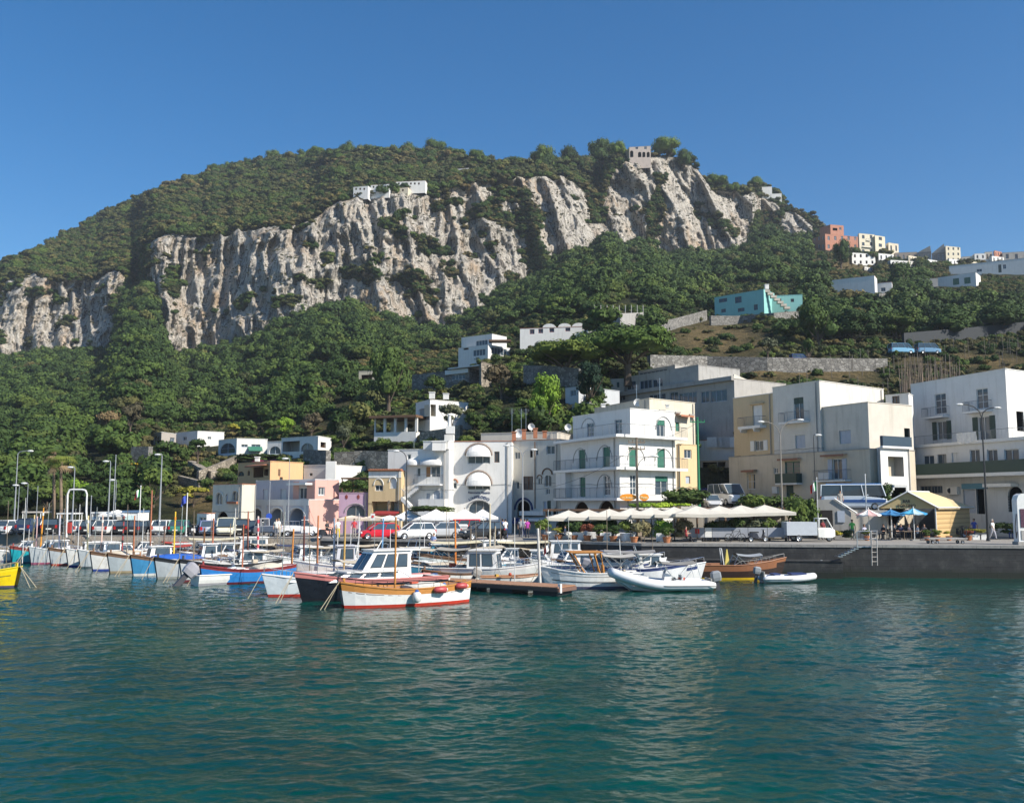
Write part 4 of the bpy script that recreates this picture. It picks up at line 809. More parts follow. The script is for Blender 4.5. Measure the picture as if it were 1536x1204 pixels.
# ---- grey industrial building
YG = hY(1000, 655); b = Bld('industrial_building', 'grey concrete building with long window bands on the slope above the corner block', 'building')
G = plaster((.42, .40, .37), .7); fp = foot2((912, YG + 24), (1103, YG + 3), 10, 15)
b.vol(fp, 3, zz(578, YG + 10), G, [(0, 'wide', zv(790, 565, 850, 645), BLUEW), (0, 'wide', zv(855, 568, 985, 650), BLUEW), (0, 'wide', zv(1015, 560, 1075, 642), BLUEW), (0, 'wide', zv(1082, 550, 1202, 635), BLUEW), (0, 'wide', zv(390, 575, 470, 630), BLUEW), (0, 'wide', zv(640, 580, 760, 640), BLUEW)], wname='lower_storey')
f0 = b.f[0]; zt0 = zz(578, YG + 10); q0 = f0.uz(937, 570)[0]; q1 = f0.uz(1046, 570)[0]
A, B = f0.p(q0, 0, -.3), f0.p(q1, 0, -.3); n = -f0.n * 8; fp2 = [A[:2], B[:2], (B[0] + n.x, B[1] + n.y), (A[0] + n.x, A[1] + n.y)]
zt1 = f0.uz(960, 562)[1]; b.vol(fp2, zt0, zt1, G, [(0, 'wide', zv(470, 488, 545, 550), BLUEW), (0, 'wide', zv(572, 480, 660, 545), BLUEW), (0, 'wide', zv(665, 472, 738, 535), BLUEW)], wname='middle_storey')
A, B = f0.p(f0.uz(946, 560)[0], 0, -1.5), f0.p(f0.uz(1001, 560)[0], 0, -1.5); fp3 = [A[:2], B[:2], (B[0] + n.x, B[1] + n.y), (A[0] + n.x, A[1] + n.y)]
b.vol(fp3, zt1, f0.uz(975, 551)[1], G, [(0, 'wide', zv(520, 418, 770, 458), BLUEW)], wname='top_storey')
A, B = f0.p(f0.uz(1002, 560)[0], 0, -.1), f0.p(f0.uz(1047, 560)[0], 0, -.1); fp3 = [A[:2], B[:2], (B[0] + n.x, B[1] + n.y), (A[0] + n.x, A[1] + n.y)]
b.vol(fp3, zt0, f0.uz(1020, 552)[1], plaster((.40, .39, .37), .9), [], wname='lift_tower')
m = MB(); f0.slab(m, 0, f0.L, zt0 - .2, zt0 + .35, 0, .5); m.build('ledge', P_GREY, b.root, world=True)
m = MB(); A = Vector((fp[1][0], fp[1][1], 0)); p1 = Vector((xy(1148, YG + 14, 17), YG + 14, 0)); m.add([(A.x, A.y, 6), (p1.x, p1.y, 6), (p1.x, p1.y, zz(580, YG + 14)), (A.x, A.y, zz(561, YG + 3)), (A.x, A.y + .4, 6), (p1.x, p1.y + .4, 6), (p1.x, p1.y + .4, zz(580, YG + 14)), (A.x, A.y + .4, zz(561, YG + 3))], [(0, 1, 2, 3), (5, 4, 7, 6), (3, 2, 6, 7), (0, 3, 7, 4)]); m.build('side_wall', plaster((.66, .60, .50), .6), b.root, world=True)
# left annexe under the pine
hh('house', 'pale low house with slit windows under the dark pine right of lime tree', 914, None, 937, 568, 592, plaster((.55, .54, .50), .5), [(0, 'win', (925, 573, 929, 581), GREEN)], dL=1, Y=YG + 21.5, emb=8)
hh('house', 'pale blue house partly hidden behind the lime green tree', 848, None, 868, 580, 606, plaster((.50, .52, .54), .3), [(0, 'win', (856, 585, 864, 594), BLUEW)], dL=2)
hh('house', 'low grey shed with dark opening behind the corner block roof', 858, None, 884, 604, 622, P_GREY, [(0, 'dark', (866, 609, 880, 617))], dL=2)
# ---- little houses up the lane
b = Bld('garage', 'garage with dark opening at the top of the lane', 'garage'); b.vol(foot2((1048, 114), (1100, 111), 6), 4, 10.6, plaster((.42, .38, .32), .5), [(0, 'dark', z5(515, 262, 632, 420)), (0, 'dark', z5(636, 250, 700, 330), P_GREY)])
b = Bld('house', 'white house with red tile line and washing above the garage', 'house'); b.vol(foot2((1051, 121), (1108, 118), 8), 5, 13.6, P_WHITE, [(0, 'win', z5(665, 110, 690, 150)), (0, 'win', z5(700, 110, 722, 140), BROWN)], cmat=TILE)
m = MB(); f = b.f[0]
for k in range(5): u, z = f.uz(1062 + k * 7, 656); f.slab(m, u, u + 1.2, z - 1.3, z, .3, .33)
m.build('washing', CLOTHW, b.root, world=True)
b = Bld('house', 'brown tiled cabin between the grey building and the tan house', 'house'); b.vol(foot2((1050, 128), (1104, 125), 6), 6, 16.2, P_OLD, [(0, 'dark', z5(560, 5, 600, 28)), (0, 'dark', z5(680, 0, 710, 25))], cmat=TILE)
# ---- the tall tan and cream house, right
b = Bld('apartment_building', 'tall tan and cream house with arched balcony above the parked bus', 'building')
TL, TM, TC, TR = P2(1102, 106.2, 10), P2(1162, 100.9, 10), P2(1233, 95, 10), P2(1330, 102.3, 10); dv = (TR[0] - TC[0], TR[1] - TC[1])
b.vol([TL, TM, (TM[0] + dv[0], TM[1] + dv[1]), (TL[0] + dv[0], TL[1] + dv[1])], 4.5, 17.45, P_TAN, [(0, 'shut', za(470, 455, 608, 745), FRAME_W), (0, 'open', za(500, 965, 625, 1112), FRAME_W)], cmat=FRAME_W)
r = za(350, 760, 668, 790); b.balcony(0, r[0], r[2], r[1], 1.0, th=.3)
f = b.f[0]; q = f.rect(za(360, 775, 600, 850)); m = MB(); w_ = (q[1] - q[0]) / 2; rr = [[f.p(q[0] + w_ - w_ * math.cos(math.pi * k / 10) * .8, q[2] + (q[3] - q[2]) * math.sin(math.pi * k / 10), o) for k in range(11)] + [f.p(q[1], q[3] + .05, o), f.p(q[0], q[3] + .05, o)] for o in (.03, .95)]; m.loft(rr, caps=True); m.build('balcony_arch', P_WHITE, b.root, world=True)
q = f.rect(za(440, 430, 640, 450)); m = MB(); f.slab(m, q[0], q[1], q[3] - .1, q[3], 0, .3); m.build('window_hood', P_TAN, b.root, world=True)
b.vol([(TM[0], TM[1]), TC, TR, (TM[0] + dv[0], TM[1] + dv[1])], 4.5, 18.05, plaster((.66, .63, .57), .45), [(0, 'half', za(1065, 345, 1205, 668), GREEN_D), (0, 'shut', za(1085, 885, 1228, 1072), BLUEW)])
r = za(930, 695, 1288, 700); b.balcony(0, r[0], r[2], r[1], .9, th=.2)
f = b.f[0]; m = MB(); q = f.rect(za(830, 720, 1450, 1140)); f.slab(m, 0.02, q[1], 4.6, q[3], 0, .03) if False else None
L1, C1, R1 = P2(1236, 95.2, 10), P2(1305, 89.9, 10), P2(1371.5, 93.2, 10); d1 = (R1[0] - C1[0], R1[1] - C1[1])
b.vol([L1, C1, R1, (L1[0] + d1[0], L1[1] + d1[1])], 4.5, 15.3, plaster((.63, .58, .50), .5), [(0, 'shut', zb(375, 915, 540, 1105), BLUEW), (1, 'dark', zb(1310, 885, 1392, 1050), GREEN_D)], wname='corner_wing')
LL, = (P2(1094, 107, 8),); CC = P2(1306, 89.3, 8); RR = P2(1374, 92.8, 8); dd = (RR[0] - CC[0], RR[1] - CC[1])
b.vol([LL, CC, RR, (LL[0] + dd[0] * .5, LL[1] + dd[1] * .5)], 3.5, 10.75, plaster((.61, .53, .41), .6), [(0, 'win', z5(880, 385, 945, 512)), (0, 'win', z5(1098, 335, 1132, 384)), (0, 'glassdoor', z5(1190, 285, 1315, 400), GREEN), (0, 'door', z5(1200, 480, 1260, 582), GREEN_D), (0, 'open', z6(262, 212, 325, 350), BLUEW)], wname='lower_storeys', cmat=P_GREY)
r = z5(1155, 462, 1332, 466); b.balcony(0, r[0], r[2], r[1], .8, solid=GREEN_D, rail=1.0); r = z6(175, 355, 388, 360); b.balcony(0, r[0], r[2], r[1], .9)
for r in (z5(1158, 262, 1328, 276), z6(205, 182, 362, 198), z5(860, 352, 965, 372)): b.canopy(0, r[0], r[2], r[1], r[3], .6, plain((.28, .13, .08), .8), False, 'tiled_canopy')
m = MB(); f = b.f[0]; q = f.rect(z6(195, 305, 265, 350)); f.slab(m, q[0], q[1], q[2], q[3], .2, .6); m.build('air_conditioner', FRAME_W, b.root, world=True); m = MB(); q = f.rect(z5(1100, 490, 1140, 545)); f.slab(m, q[0], q[1], q[2], q[3], 0, .3); m.build('air_conditioner', FRAME_W, b.root, world=True)
b = Bld('house', 'small white set back house with one dark window beside the cane screen', 'house'); b.vol(foot3((1330, 101), (1364.5, 99), (1371, 101), 14), 8, 17.2, P_WHITE, [(0, 'win', zb(1135, 420, 1242, 532), BROWN)])
# ---- the long white house far right
b = Bld('apartment_building', 'long white house with green shutters and dark green terrace parapets at far right', 'building')
W_ = foot3((1370, 105.8), (1513.5, 93), (1600, 99), 12)
b.vol(W_, 8.4, 19.0, P_WHITE, [(0, 'glassdoor', zc(370, 437, 517, 706), FRAME_W), (0, 'glassdoor', zc(915, 370, 1066, 636), FRAME_W), (0, 'open', zc(400, 800, 525, 1040), GREEN_D), (0, 'open', zc(940, 735, 1090, 1060), GREEN_D), (1, 'dark', zc(1440, 672, 1536, 930))])
for r in (zc(280, 712, 562, 740), zc(820, 640, 1122, 665)): b.balcony(0, r[0], r[2], r[3], .9, th=.2)
A, B = Vector(W_[0]), Vector(W_[1]); fr = Fac(A, B); o = 3.2; W2 = [fr.p(-.8, 0, o)[:2], fr.p(fr.L + 12, 0, o)[:2], fr.p(fr.L + 12, 0, -2)[:2], fr.p(-.8, 0, -2)[:2]]
ops = [(0, 'win', z6(865, 190, 938, 272), FRAME_W), (0, 'shut', z6(1055, 172, 1106, 262), FRAME_W), (0, 'wide', z6(1175, 150, 1242, 240)), (0, 'wide', z6(1290, 150, 1360, 235)), (0, 'wide', z6(1405, 148, 1502, 235), FRAME_W), (0, 'win', z6(960, 182, 1020, 262), GREY)]
b.vol(W2, 8.6, 11.75, P_WHITE, ops, wname='middle_storey'); f = b.f[0]
b.balcony(0, 0, 0, 0, out=.25, th=.3, z=11.8, u=(0, f.L), rail=.9)
b.balcony(0, 0, 0, 0, out=1.5, th=.32, z=8.5, u=(.5, f.L), solid=GREEN_D, rail=1.15)
ops = [(0, 'door', ze(945, 225, 1062, 450), BLUEW), (0, 'dark', ze(1072, 215, 1150, 460)), (0, 'archdark', ze(1380, 190, 1530, 440)), (0, 'bars', ze(520, 185, 740, 260), GREY), (0, 'shut', ze(395, 190, 500, 250), BLUEW)]
b.vol([f.p(.3, 0, -.2)[:2], f.p(f.L, 0, -.2)[:2], f.p(f.L, 0, -4)[:2], f.p(.3, 0, -4)[:2]], QZ, 8.2, plaster((.62, .62, .60), .5), ops, wname='ground_storey', coping=False); f = b.f[0]
q = f.rect(ze(940, 162, 1178, 216)); m = MB(); f.slab(m, *q, 0, .2); m.build('shop_sign', plain((.06, .22, .32), .5), b.root, world=True)
q = f.rect(ze(1200, 162, 1480, 196)); m = MB(); f.slab(m, *q, 0, .9); m.build('shop_awning', CLOTHW, b.root, world=True)
q = f.rect(ze(805, 195, 908, 270)); m = MB(); f.slab(m, *q, 0, .35); m.build('air_conditioner', P_WHITE, b.root, world=True); m = MB(); c = f.uz(1300 + 840 / 6.508, 700 + 232 / 6.508); m.ball(f.p(c[0], c[1], .36), .28, 10, 6, sc=(1, .2, 1)); m.build('fan', DARK, b.root, world=True)
q = fr.rect(zc(690, 945, 950, 1100)); ff = Fac(W2[0], W2[1]); q = ff.rect(zc(690, 945, 950, 1100)); m = MB(); g_ = [[ff.p(q[0] + (q[1] - q[0]) * i / 8, q[3] - (q[3] - q[2]) * j / 5 * (1 - .25 * abs(i - 4) / 4), .33 + .05 * math.sin(i * 1.7 + j)) for i in range(9)] for j in range(6)]; m.loft(g_, closed=False)
tag(m.build('sheet', CLOTHW), 'white sheet hung out over the terrace railing of the long white house', 'sheet')
b2 = Bld('house', 'low white house with deep shaded stair recess left of the long white house', 'house')
b2.vol(foot3((1313, 90.8), (1322, 88.4), (1366, 90.8), 8), 4.8, 10.9, P_WHITE, [(1, 'dark', z6(632, 198, 735, 330), P_GREY)], coping=False); f = b2.f[1]; b2.balcony(1, 0, 0, 0, out=.3, th=.2, z=11.0, u=(0, f.L), solid=plain((.03, .06, .09), .6), rail=.95)
m = MB()
for k in range(9): p = at(1346 - k * 2.2, 727 + k * 4.0, 87.6); m.box((p.x, p.y, p.z - 1), (1.2, 1.6, 2))
m.build('outside_stairs', P_WHITE, b2.root, world=True)

# pergola house H6
b = hh('house', 'white terrace house with dark flat pergola roof on white columns', 561, None, 624, 647, 662, P_WHITE, [], dL=2, emb=5, coping=False)
f = b.f[0]; m = MB(); t_ = zz(626, b.Y); f.slab(m, -.5, f.L + .3, t_, t_ + .35, -6, .8); m.build('pergola_roof', BROWN, b.root, world=True)
for k in range(5): m = MB(); u = f.L * k / 4; f.slab(m, u - .18 + .2 * (k == 0), u + .18, b.zt, t_, -.3, 0); m.build('column', P_WHITE, b.root, world=True)
m = MB(); f.slab(m, 0, f.L, b.zt - 1, t_, -6, -5.7); m.build('back_wall', P_CREAM, b.root, world=True)
b = hh('pavilion', 'small beige pavilion among dark trees at the foot of the wood', 538, None, 562, 556, 580, P_CREAM, [(0, 'dark', (542, 562, 558, 572), BROWN)], dL=1, emb=3)

PADS += [(905, 1155, 640, YG + 26), (840, 890, 655, 122), (1040, 1112, 700, 130), (1325, 1620, 640, 112), (1090, 1380, 640, 116), (715, 842, 690, 112), (450, 680, 715, 121), (350, 460, 728, 123), (360, 515, 760, 108), (575, 900, 700, 111), (1010, 1060, 700, 113)]
MT = make_mountain()
make_forest()
# ================================================================ QUAY AND STREETS
EDGE = [(-500, 112), (60, 94), (350, 88), (480, 84.5), (600, 82.5), (850, 79), (962, 74.6), (1220, 72.6), (1536, 70.6), (1950, 68)]
def ex(px, z=QZ):   # quay edge depth at a column
    return float(I(px, EDGE))
def make_quay():
    E = [P2(px, Y, QZ) for px, Y in EDGE]; L_, R_ = E[0], E[-1]
    g = NT('worn paving'); c = g.mix(g.noise(.5, 5, .65), (.20, .185, .165), (.33, .31, .28)); c = g.mix(g.ramp(g.noise(2.5, 4), [(.55, (0, 0, 0)), (.75, (.5, .5, .5))]), c, (.12, .115, .11)); g.l(c, g.b.inputs['Base Color']); g.b.inputs['Roughness'].default_value = .9
    tl = w_tide = None; m = MB(); m.poly([(p[0], p[1], QZ) for p in E] + [(R_[0] + 40, 122, QZ), (L_[0] - 40, 122, QZ)]); tag(m.build('quay_ground', g.m), kind='structure')
    w = NT('quay stone'); v = w.n('TexBrick'); v.inputs['Scale'].default_value = .55; v.inputs['Color1'].default_value = (.022, .025, .028, 1); v.inputs['Color2'].default_value = (.042, .044, .046, 1); v.inputs['Mortar'].default_value = (.02, .02, .02, 1)
    mp = w.n('Mapping'); mp.inputs['Rotation'].default_value = (R(90), 0, 0); w.l(w.pos(), mp.inputs[0]); w.l(mp.outputs[0], v.inputs['Vector']); c = w.mix(.75, v.outputs['Color'], w.ramp(w.noise(1.1, 5, .7), [(.3, (.010, .011, .013)), (.55, (.034, .035, .036)), (.75, (.09, .088, .08))]))
    sp = w.n('SeparateXYZ'); w.l(w.pos(), sp.inputs[0]); alg = w.ramp(w.math('ADD', sp.outputs['Z'], w.math('MULTIPLY', w.noise(2, 3), .4)), [(.55, (1, 1, 1)), (.95, (0, 0, 0))]); c = w.mix(alg, c, (.012, .018, .012)); w.l(c, w.b.inputs['Base Color']); w.b.inputs['Roughness'].default_value = .85; w.bump(v.outputs['Fac'], .5, .04)
    m = MB()
    for a, b in zip(E[:-1], E[1:]):
        n = max(1, int(math.hypot(b[0] - a[0], b[1] - a[1]) / 3))
        for k in range(n):
            p = [a[0] + (b[0] - a[0]) * k / n, a[1] + (b[1] - a[1]) * k / n]; q = [a[0] + (b[0] - a[0]) * (k + 1) / n, a[1] + (b[1] - a[1]) * (k + 1) / n]; m.quad((p[0], p[1], -3), (q[0], q[1], -3), (q[0], q[1], QZ - .02), (p[0], p[1], QZ - .02))
    tag(m.build('quay_wall', w.m), kind='structure')
    m = MB()
    for a, b in zip(E[:-1], E[1:]):
        f = Fac(a, b); n = max(1, int(f.L / 1.6))
        for k in range(n): f.slab(m, f.L * k / n + .01, f.L * (k + 1) / n - .01, QZ - .16, QZ + .06, -.55, .06)
    tag(m.build('quay_kerb', plain((.30, .29, .27), .85, var=.5)), kind='structure')
    # lower landing under the restaurant terrace, and sloping rubble bank by the car park
    lo = [(840, 78.2), (962, 73.8), (1220, 71.8), (1262, 71.4)]; m = MB(); P = [P2(*q, 1.2) for q in lo]
    for a, b in zip(P[:-1], P[1:]): f = Fac(a, b); f.slab(m, 0, f.L, -3, 1.25, -2.2, .75); f.slab(m, 0, f.L, 1.25, 1.33, -2.2, .8)
    tag(m.build('landing_ledge', w.m), kind='structure')
    bank = NT('rubble bank'); c = bank.mix(bank.noise(1.2, 5, .7), (.15, .13, .11), (.38, .33, .26)); bank.l(c, bank.b.inputs['Base Color']); bank.b.inputs['Roughness'].default_value = .95; bank.bump(bank.noise(2.5, 5, .7), .8, .2)
    m = MB(); P = [P2(px, Y, 1.5) for px, Y in EDGE[:4]]; rr = []
    for i, p in enumerate(P): rr.append([(p[0] * s_, p[1] * s_, z) for s_, z in ((.9995, QZ + .02), (.995, QZ - .4), (.988, .9), (.975, -1.2))])
    m.loft(rr, closed=False); tag(m.build('quay_bank', bank.m), kind='structure')
    # raised street and ramp in front of the tan house
    S = [P2(1030, 88, 5), P2(1115, 87, 5), P2(1215, 86.2, 5), P2(1330, 84.8, 5), P2(1345, 100, 5), (P2(1345, 112, 5)[0], 112), (P2(1020, 112, 5)[0], 112)]
    m = MB(); m.poly([(x, y, 4.98) for x, y in S]); tag(m.build('upper_street', g.m), kind='structure')
    m = MB(); [m.quad((*a, QZ - .5), (*b, QZ - .5), (*b, 4.98), (*a, 4.98)) for a, b in zip(S[:-2], S[1:-1])]; m.quad((*S[-1], QZ), (*S[0], QZ), (*S[0], 4.98), (*S[-1], 4.98)); tag(m.build('street_retaining_wall', P_OLD), kind='structure')
    m = MB(); a, b, c_, d = P2(1048, 99, 5), P2(1096, 98, 5), P2(1102, 112.5, 7), P2(1050, 115, 7); m.poly([(*a, 4.99), (*b, 4.99), (*c_, 7.2), (*d, 7.2)]); tag(m.build('lane', g.m), kind='structure')
make_quay()
def wallthing(name, label, pts, hgt, th, mat, cat='wall', cap=None, top=None):
    """wall along hillside points given as (px, base py)"""
    P = [hill(px, py) for px, py in pts]; c = sum(P, Vector()) / len(P); r = thing(name, label, cat, (c.x, c.y, c.z)); m = MB()
    for a, b in zip(P[:-1], P[1:]):
        a2, b2 = a.copy(), b.copy(); f = Fac(a2, b2); n = -f.n * th
        m.add([(a.x, a.y - .6, a.z - 4), (b.x, b.y - .6, b.z - 4), (b.x, b.y - .6, b.z + hgt), (a.x, a.y - .6, a.z + hgt), (a.x + n.x, a.y + n.y, a.z - 4), (b.x + n.x, b.y + n.y, b.z - 4), (b.x + n.x, b.y + n.y, b.z + hgt), (a.x + n.x, a.y + n.y, a.z + hgt)], [(0, 1, 2, 3), (3, 2, 6, 7), (0, 3, 7, 4), (1, 5, 6, 2), (5, 4, 7, 6)])
    m.build('wall', mat, r, world=True); return r, P
def hpx(py0, py1, px): # height in metres between two rows at the depth of the lower one
    Y = hY(px, py1); return zz(py0, Y) - zz(py1, Y)
wallthing('retaining_wall', 'long light rubble stone wall behind the lilac and yellow houses', [(502, 704), (545, 702), (583, 704)], hpx(678, 704, 540), .6, stone((.46, .40, .31), 1.3))
wallthing('retaining_wall', 'dark grey wall under the small grey house at left', [(198, 690), (224, 690)], hpx(670, 690, 210), .6, P_STONEG)
wallthing('retaining_wall', 'sunlit stone wall under the white bungalows left of the peach house', [(300, 724), (330, 712), (356, 700)], hpx(695, 712, 330), .6, P_STONEW)
wallthing('retaining_wall', 'stone pier wall with dry stains below the leafy pergola', [(283, 702), (298, 712), (318, 720)], hpx(700, 712, 300), 1.0, P_STONEW)
wallthing('retaining_wall', 'stepped dark stone wall beside the carport bungalow', [(456, 696), (490, 698)], hpx(674, 696, 470), .6, P_STONEG)
wallthing('retaining_wall', 'sunlit stone wall below the white villa with grey shutter', [(630, 668), (665, 664), (690, 658)], hpx(640, 660, 660), .6, P_STONEW)
wallthing('retaining_wall', 'long grey stone terrace wall behind the big umbrella pines', [(785, 577), (830, 580), (868, 585)], hpx(548, 578, 820), .6, P_STONEG)
wallthing('retaining_wall', 'long grey roadside wall above the industrial building', [(975, 552), (1060, 553), (1150, 555), (1240, 556), (1330, 556)], hpx(534, 552, 1060), .6, P_STONEG)
r_, P_ = wallthing('retaining_wall', 'tall grey concrete wall with posts on top right of the red window house', [(892, 497), (930, 498), (965, 495)], hpx(470, 497, 925), .8, P_GREY)
m = MB()
for k in range(9): m = MB(); p = P_[0].lerp(P_[-1], k / 8); m.tube((p.x, p.y, p.z + 3), (p.x, p.y, p.z + hpx(466, 497, 925) + 1.2), .09, n=4); m.build('fence_post', P_GREY, r_, world=True)
wallthing('retaining_wall', 'sloping stone wall running up to the turquoise house', [(985, 500), (1020, 490), (1060, 478)], hpx(478, 492, 1020), .6, P_STONEG)
wallthing('retaining_wall', 'stone wall under the turquoise house', [(1066, 486), (1110, 486), (1160, 482), (1206, 478)], hpx(472, 484, 1130), .6, P_STONEG)
wallthing('retaining_wall', 'stone wall under the low house with one window, upper right', [(1318, 452), (1375, 452)], hpx(441, 452, 1340), .6, P_STONEG)
wallthing('retaining_wall', 'dark netted fence wall above the road at far right', [(1355, 520), (1440, 512), (1550, 500)], hpx(495, 514, 1440), .3, plain((.03, .035, .04), .8))
wallthing('garden_wall', 'low cream wall with flower boxes on the slope above the car park', [(225, 712), (262, 722), (300, 732)], hpx(706, 716, 262), .5, P_STONEW)
# cane screen
P = [hill(1338, 583), hill(1380, 583), hill(1426, 578)]; r = thing('cane_screen', 'tall screen of dry canes and branches above the tan house roof', 'fence', tuple(P[1])); m = MB(); H_ = hpx(535, 583, 1380)
for k in range(110):
    t = k / 109; p = P[0].lerp(P[1], t * 2) if t < .5 else P[1].lerp(P[2], t * 2 - 1); x = p.x + random.uniform(-.2, .2); m.tube((x, p.y - 3 + random.uniform(-.3, .3), p.z - 3), (x + random.uniform(-.4, .4), p.y - 3, p.z + H_ * random.uniform(.5, 1.0)), random.uniform(.05, .10), .02, 4)
m.build('canes', wood((.27, .21, .16)), r, world=True)
# vine posts on the terraces
r = thing('vineyard_posts', 'thin poles and wires of a vegetable terrace above the tan house', 'fence', tuple(hill(1250, 575)))
for k in range(60): m = MB(); px = 1195 + random.random() * 340; py = random.uniform(545, 600) if px < 1340 else random.uniform(520, 560); p = hill(px, py); p.y -= 1; m.tube(p, p + Vector((random.uniform(-.1, .1), 0, random.uniform(1.5, 3.2))), .05, .04, 4); m.build('pole', plain((.20, .17, .14), .9), r, world=True)
# ---------------------------------------------------------------- lamps, poles, wires
LAMPM = plain((.34, .36, .38), .5, .3); POLEG = plain((.02, .20, .09), .6); POLEW = wood((.22, .17, .12))
def lamp(px, pyt, Y, label, arms=((14, -6),), m0=LAMPM, zb=QZ, r=.075, cat='street lamp', head=True, group=None, hook=False):
    x = xy(px, Y, 6); top = zz(pyt, Y); o = thing('street_lamp', label, cat, (x, Y, zb), group=group); H_ = top - zb
    m = MB(); m.tube((0, 0, 0), (0, 0, H_ * .35), r * 1.35, r, 8); m.tube((0, 0, H_ * .35), (0, 0, H_), r, r * .55, 8); m.tube((0, 0, 0), (0, 0, .25), r * 2, r * 1.7, 8); m.build('pole', m0, o)
    s_ = F / Y
    for dx, dy in arms:
        dx, dz = dx / s_, -dy / s_; m = MB()
        if hook: pts = [(0, 0, H_ - .02), (dx * .2, 0, H_ + .16), (dx * .6, 0, H_ + .24), (dx, 0, H_ + .18)]
        else: pts = [(0, 0, H_ - .1), (dx * .12, 0, H_ + dz * .45), (dx * .4, 0, H_ + dz * .8), (dx * .75, 0, H_ + dz * .97), (dx, 0, H_ + dz)]
        m.path(pts, r * .5, 5); m.build('arm', m0, o)
        if head:
            h = MB(); e = pts[-1]; sg = 1 if dx > 0 else -1; h.ball((e[0] + sg * .25, 0, e[2] - .02), .34, 8, 5, sc=(1, .5, .3)); hd = h.build('lamp_head', FRAME_W, o); g = MB(); g.ball((e[0] + sg * .25, 0, e[2] - .09), .24, 8, 4, sc=(1, .5, .22)); g.build('lens', glass((.4, .4, .38)), hd)
    return o
lamp(23, 680, 97, 'tall grey street lamp with curved arm at the left edge', ((15, -4),))
lamp(110, 703, 95, 'pale street lamp with short hook seen through the white hoist frame', ((-3, 0),), hook=True)
lamp(163.5, 694, 95, 'pale street lamp with short hook left of the bare pole above the white canopy', ((-3.5, 0),), hook=True)
lamp(173.5, 722, 97, 'short thin lamp with hook behind the white canopy', ((-3, 0),), hook=True, r=.05)
lamp(240.5, 684, 94, 'tallest pale street lamp with hook between the car park and the pink house', ((-3, 0),), hook=True, r=.09)
lamp(41, 727, 95, 'low pale lamp with hook, third pole from the left edge', ((-2.5, 0),), hook=True, r=.05)
lamp(28, 730, 95, 'low dark lamp with hook beside the tall lamp at the left edge', ((-2, 0),), hook=True, r=.05)
lamp(609.5, 690, 89, 'dark street lamp curving left over the red car', ((-12, -14),), DARK)
lamp(784, 684, 88, 'grey double armed street lamp before the tall cream house', ((-20, -16), (13, -10)))
lamp(1173, 651, 84, 'tall double armed lamp before the tan house', ((-24, -19), (27, -22)), m0=plain((.25, .23, .20), .6), r=.085)
lamp(1223.5, 655, 85, 'thin dark lamp with flat head left of the parked bus', ((3, 0),), DARK, hook=True, r=.06)
lamp(1479, 625, 80, 'tall dark lamp leaning over the yellow kiosk', ((-28, -19), (20, -14)), DARK, r=.09)
lamp(433, 690, 92, 'thin grey lamp rising before the pink house', ((-3, 0),), hook=True, r=.05)
def pole(px, pyt, Y, label, m0, r=.06, zb=QZ, flag=None, pyf=None, name='flag_pole', cat='pole', lean=0, group=None, cross=0):
    x = xy(px, Y, 6); H_ = zz(pyt, Y) - zb; o = thing(name, label, cat, (x, Y, zb), group=group); m = MB(); m.tube((0, 0, 0), (lean, 0, H_), r, r * .7, 8); m.tube((0, 0, 0), (0, 0, .15), r * 2, r * 2, 8); m.tube((lean, 0, H_), (lean, 0, H_ + .08), r * 1.3, r * .5, 8); m.build('pole', m0, o)
    for k in range(cross): c = MB(); c.box((0, 0, H_ - .4 - k * .6), (1.5, .1, .1)); [c.tube((q, 0, H_ - .35 - k * .6), (q, 0, H_ - .15 - k * .6), .04, n=5) for q in (-.7, -.35, .35, .7)]; c.build('crossarm', m0, o)
    if flag: mk_flag(o, flag, (lean, 0, (zz(pyf, Y) - zb) if pyf else H_ - .6))
    return o
FC = dict(g=plain((.02, .28, .09), .8), w=CLOTHW, r=plain((.55, .03, .03), .8), b=plain((.04, .08, .42), .8))
def mk_flag(par, cols, top, w=.95, h=.75, sg=-1):
    m = MB(); n = 9
    g = [[(top[0] + sg * (.05 + w * i / n * .55), .12 * math.sin(i * .9 + j * .3), top[2] - h * j / 5 - .38 * (i / n) ** 1.3 - .0) for i in range(n + 1)] for j in range(6)]
    for i in range(n):
        for j in range(5): m.quad(g[j][i], g[j][i + 1], g[j + 1][i + 1], g[j + 1][i], min(len(cols) - 1, int(i * len(cols) / n)))
    m.build('flag', [FC[c] for c in cols], par)
pole(171, 683, 97, 'tall bare grey pole right of the hooked lamp above the white canopy', LAMPM)
pole(210.5, 729, 95, 'white flag pole with red white and green flag before the dark rock', FRAME_W, flag='gwr', pyf=733)
pole(281, 740, 91, 'flag pole with blue flag left of the pale cream house', FRAME_W, flag='b', pyf=742)
pole(137, 744, 92, 'short grey pole left of the white canopy', LAMPM)
pole(56, 730, 96, 'thin pole with red top left of the palms', LAMPM, r=.045)
pole(404.5, 723, 92, 'thin pole with round blue sign before the arcade', LAMPM, r=.045)
m = MB(); m.lathe([(.001, 0), (.3, 0), (.3, .03), (.001, .03)], (0, 0, 0), 14); m.v = [(a[0], -a[2] - .06, a[1] + zz(774, 92) - QZ) for a in m.v]; sg = [o for o in COL.objects if o.get('label', '').startswith('thin pole with round blue sign')][0]; m.build('sign_disc', plain((.03, .09, .45), .5), sg)
pole(956, 657, 84, 'wooden utility pole with crossbars before the corner block', POLEW, r=.13, name='utility_pole', cross=2)
o_ = lamp(957, 700, 83.2, 'curved lamp arm fixed on the wooden utility pole', ((22, -16),), m0=DARK, zb=3, r=.05)
pole(1048.5, 627, 93, 'green utility pole with crossbars between the yellow and tan houses', POLEG, r=.15, zb=4.9, name='utility_pole', cross=1)
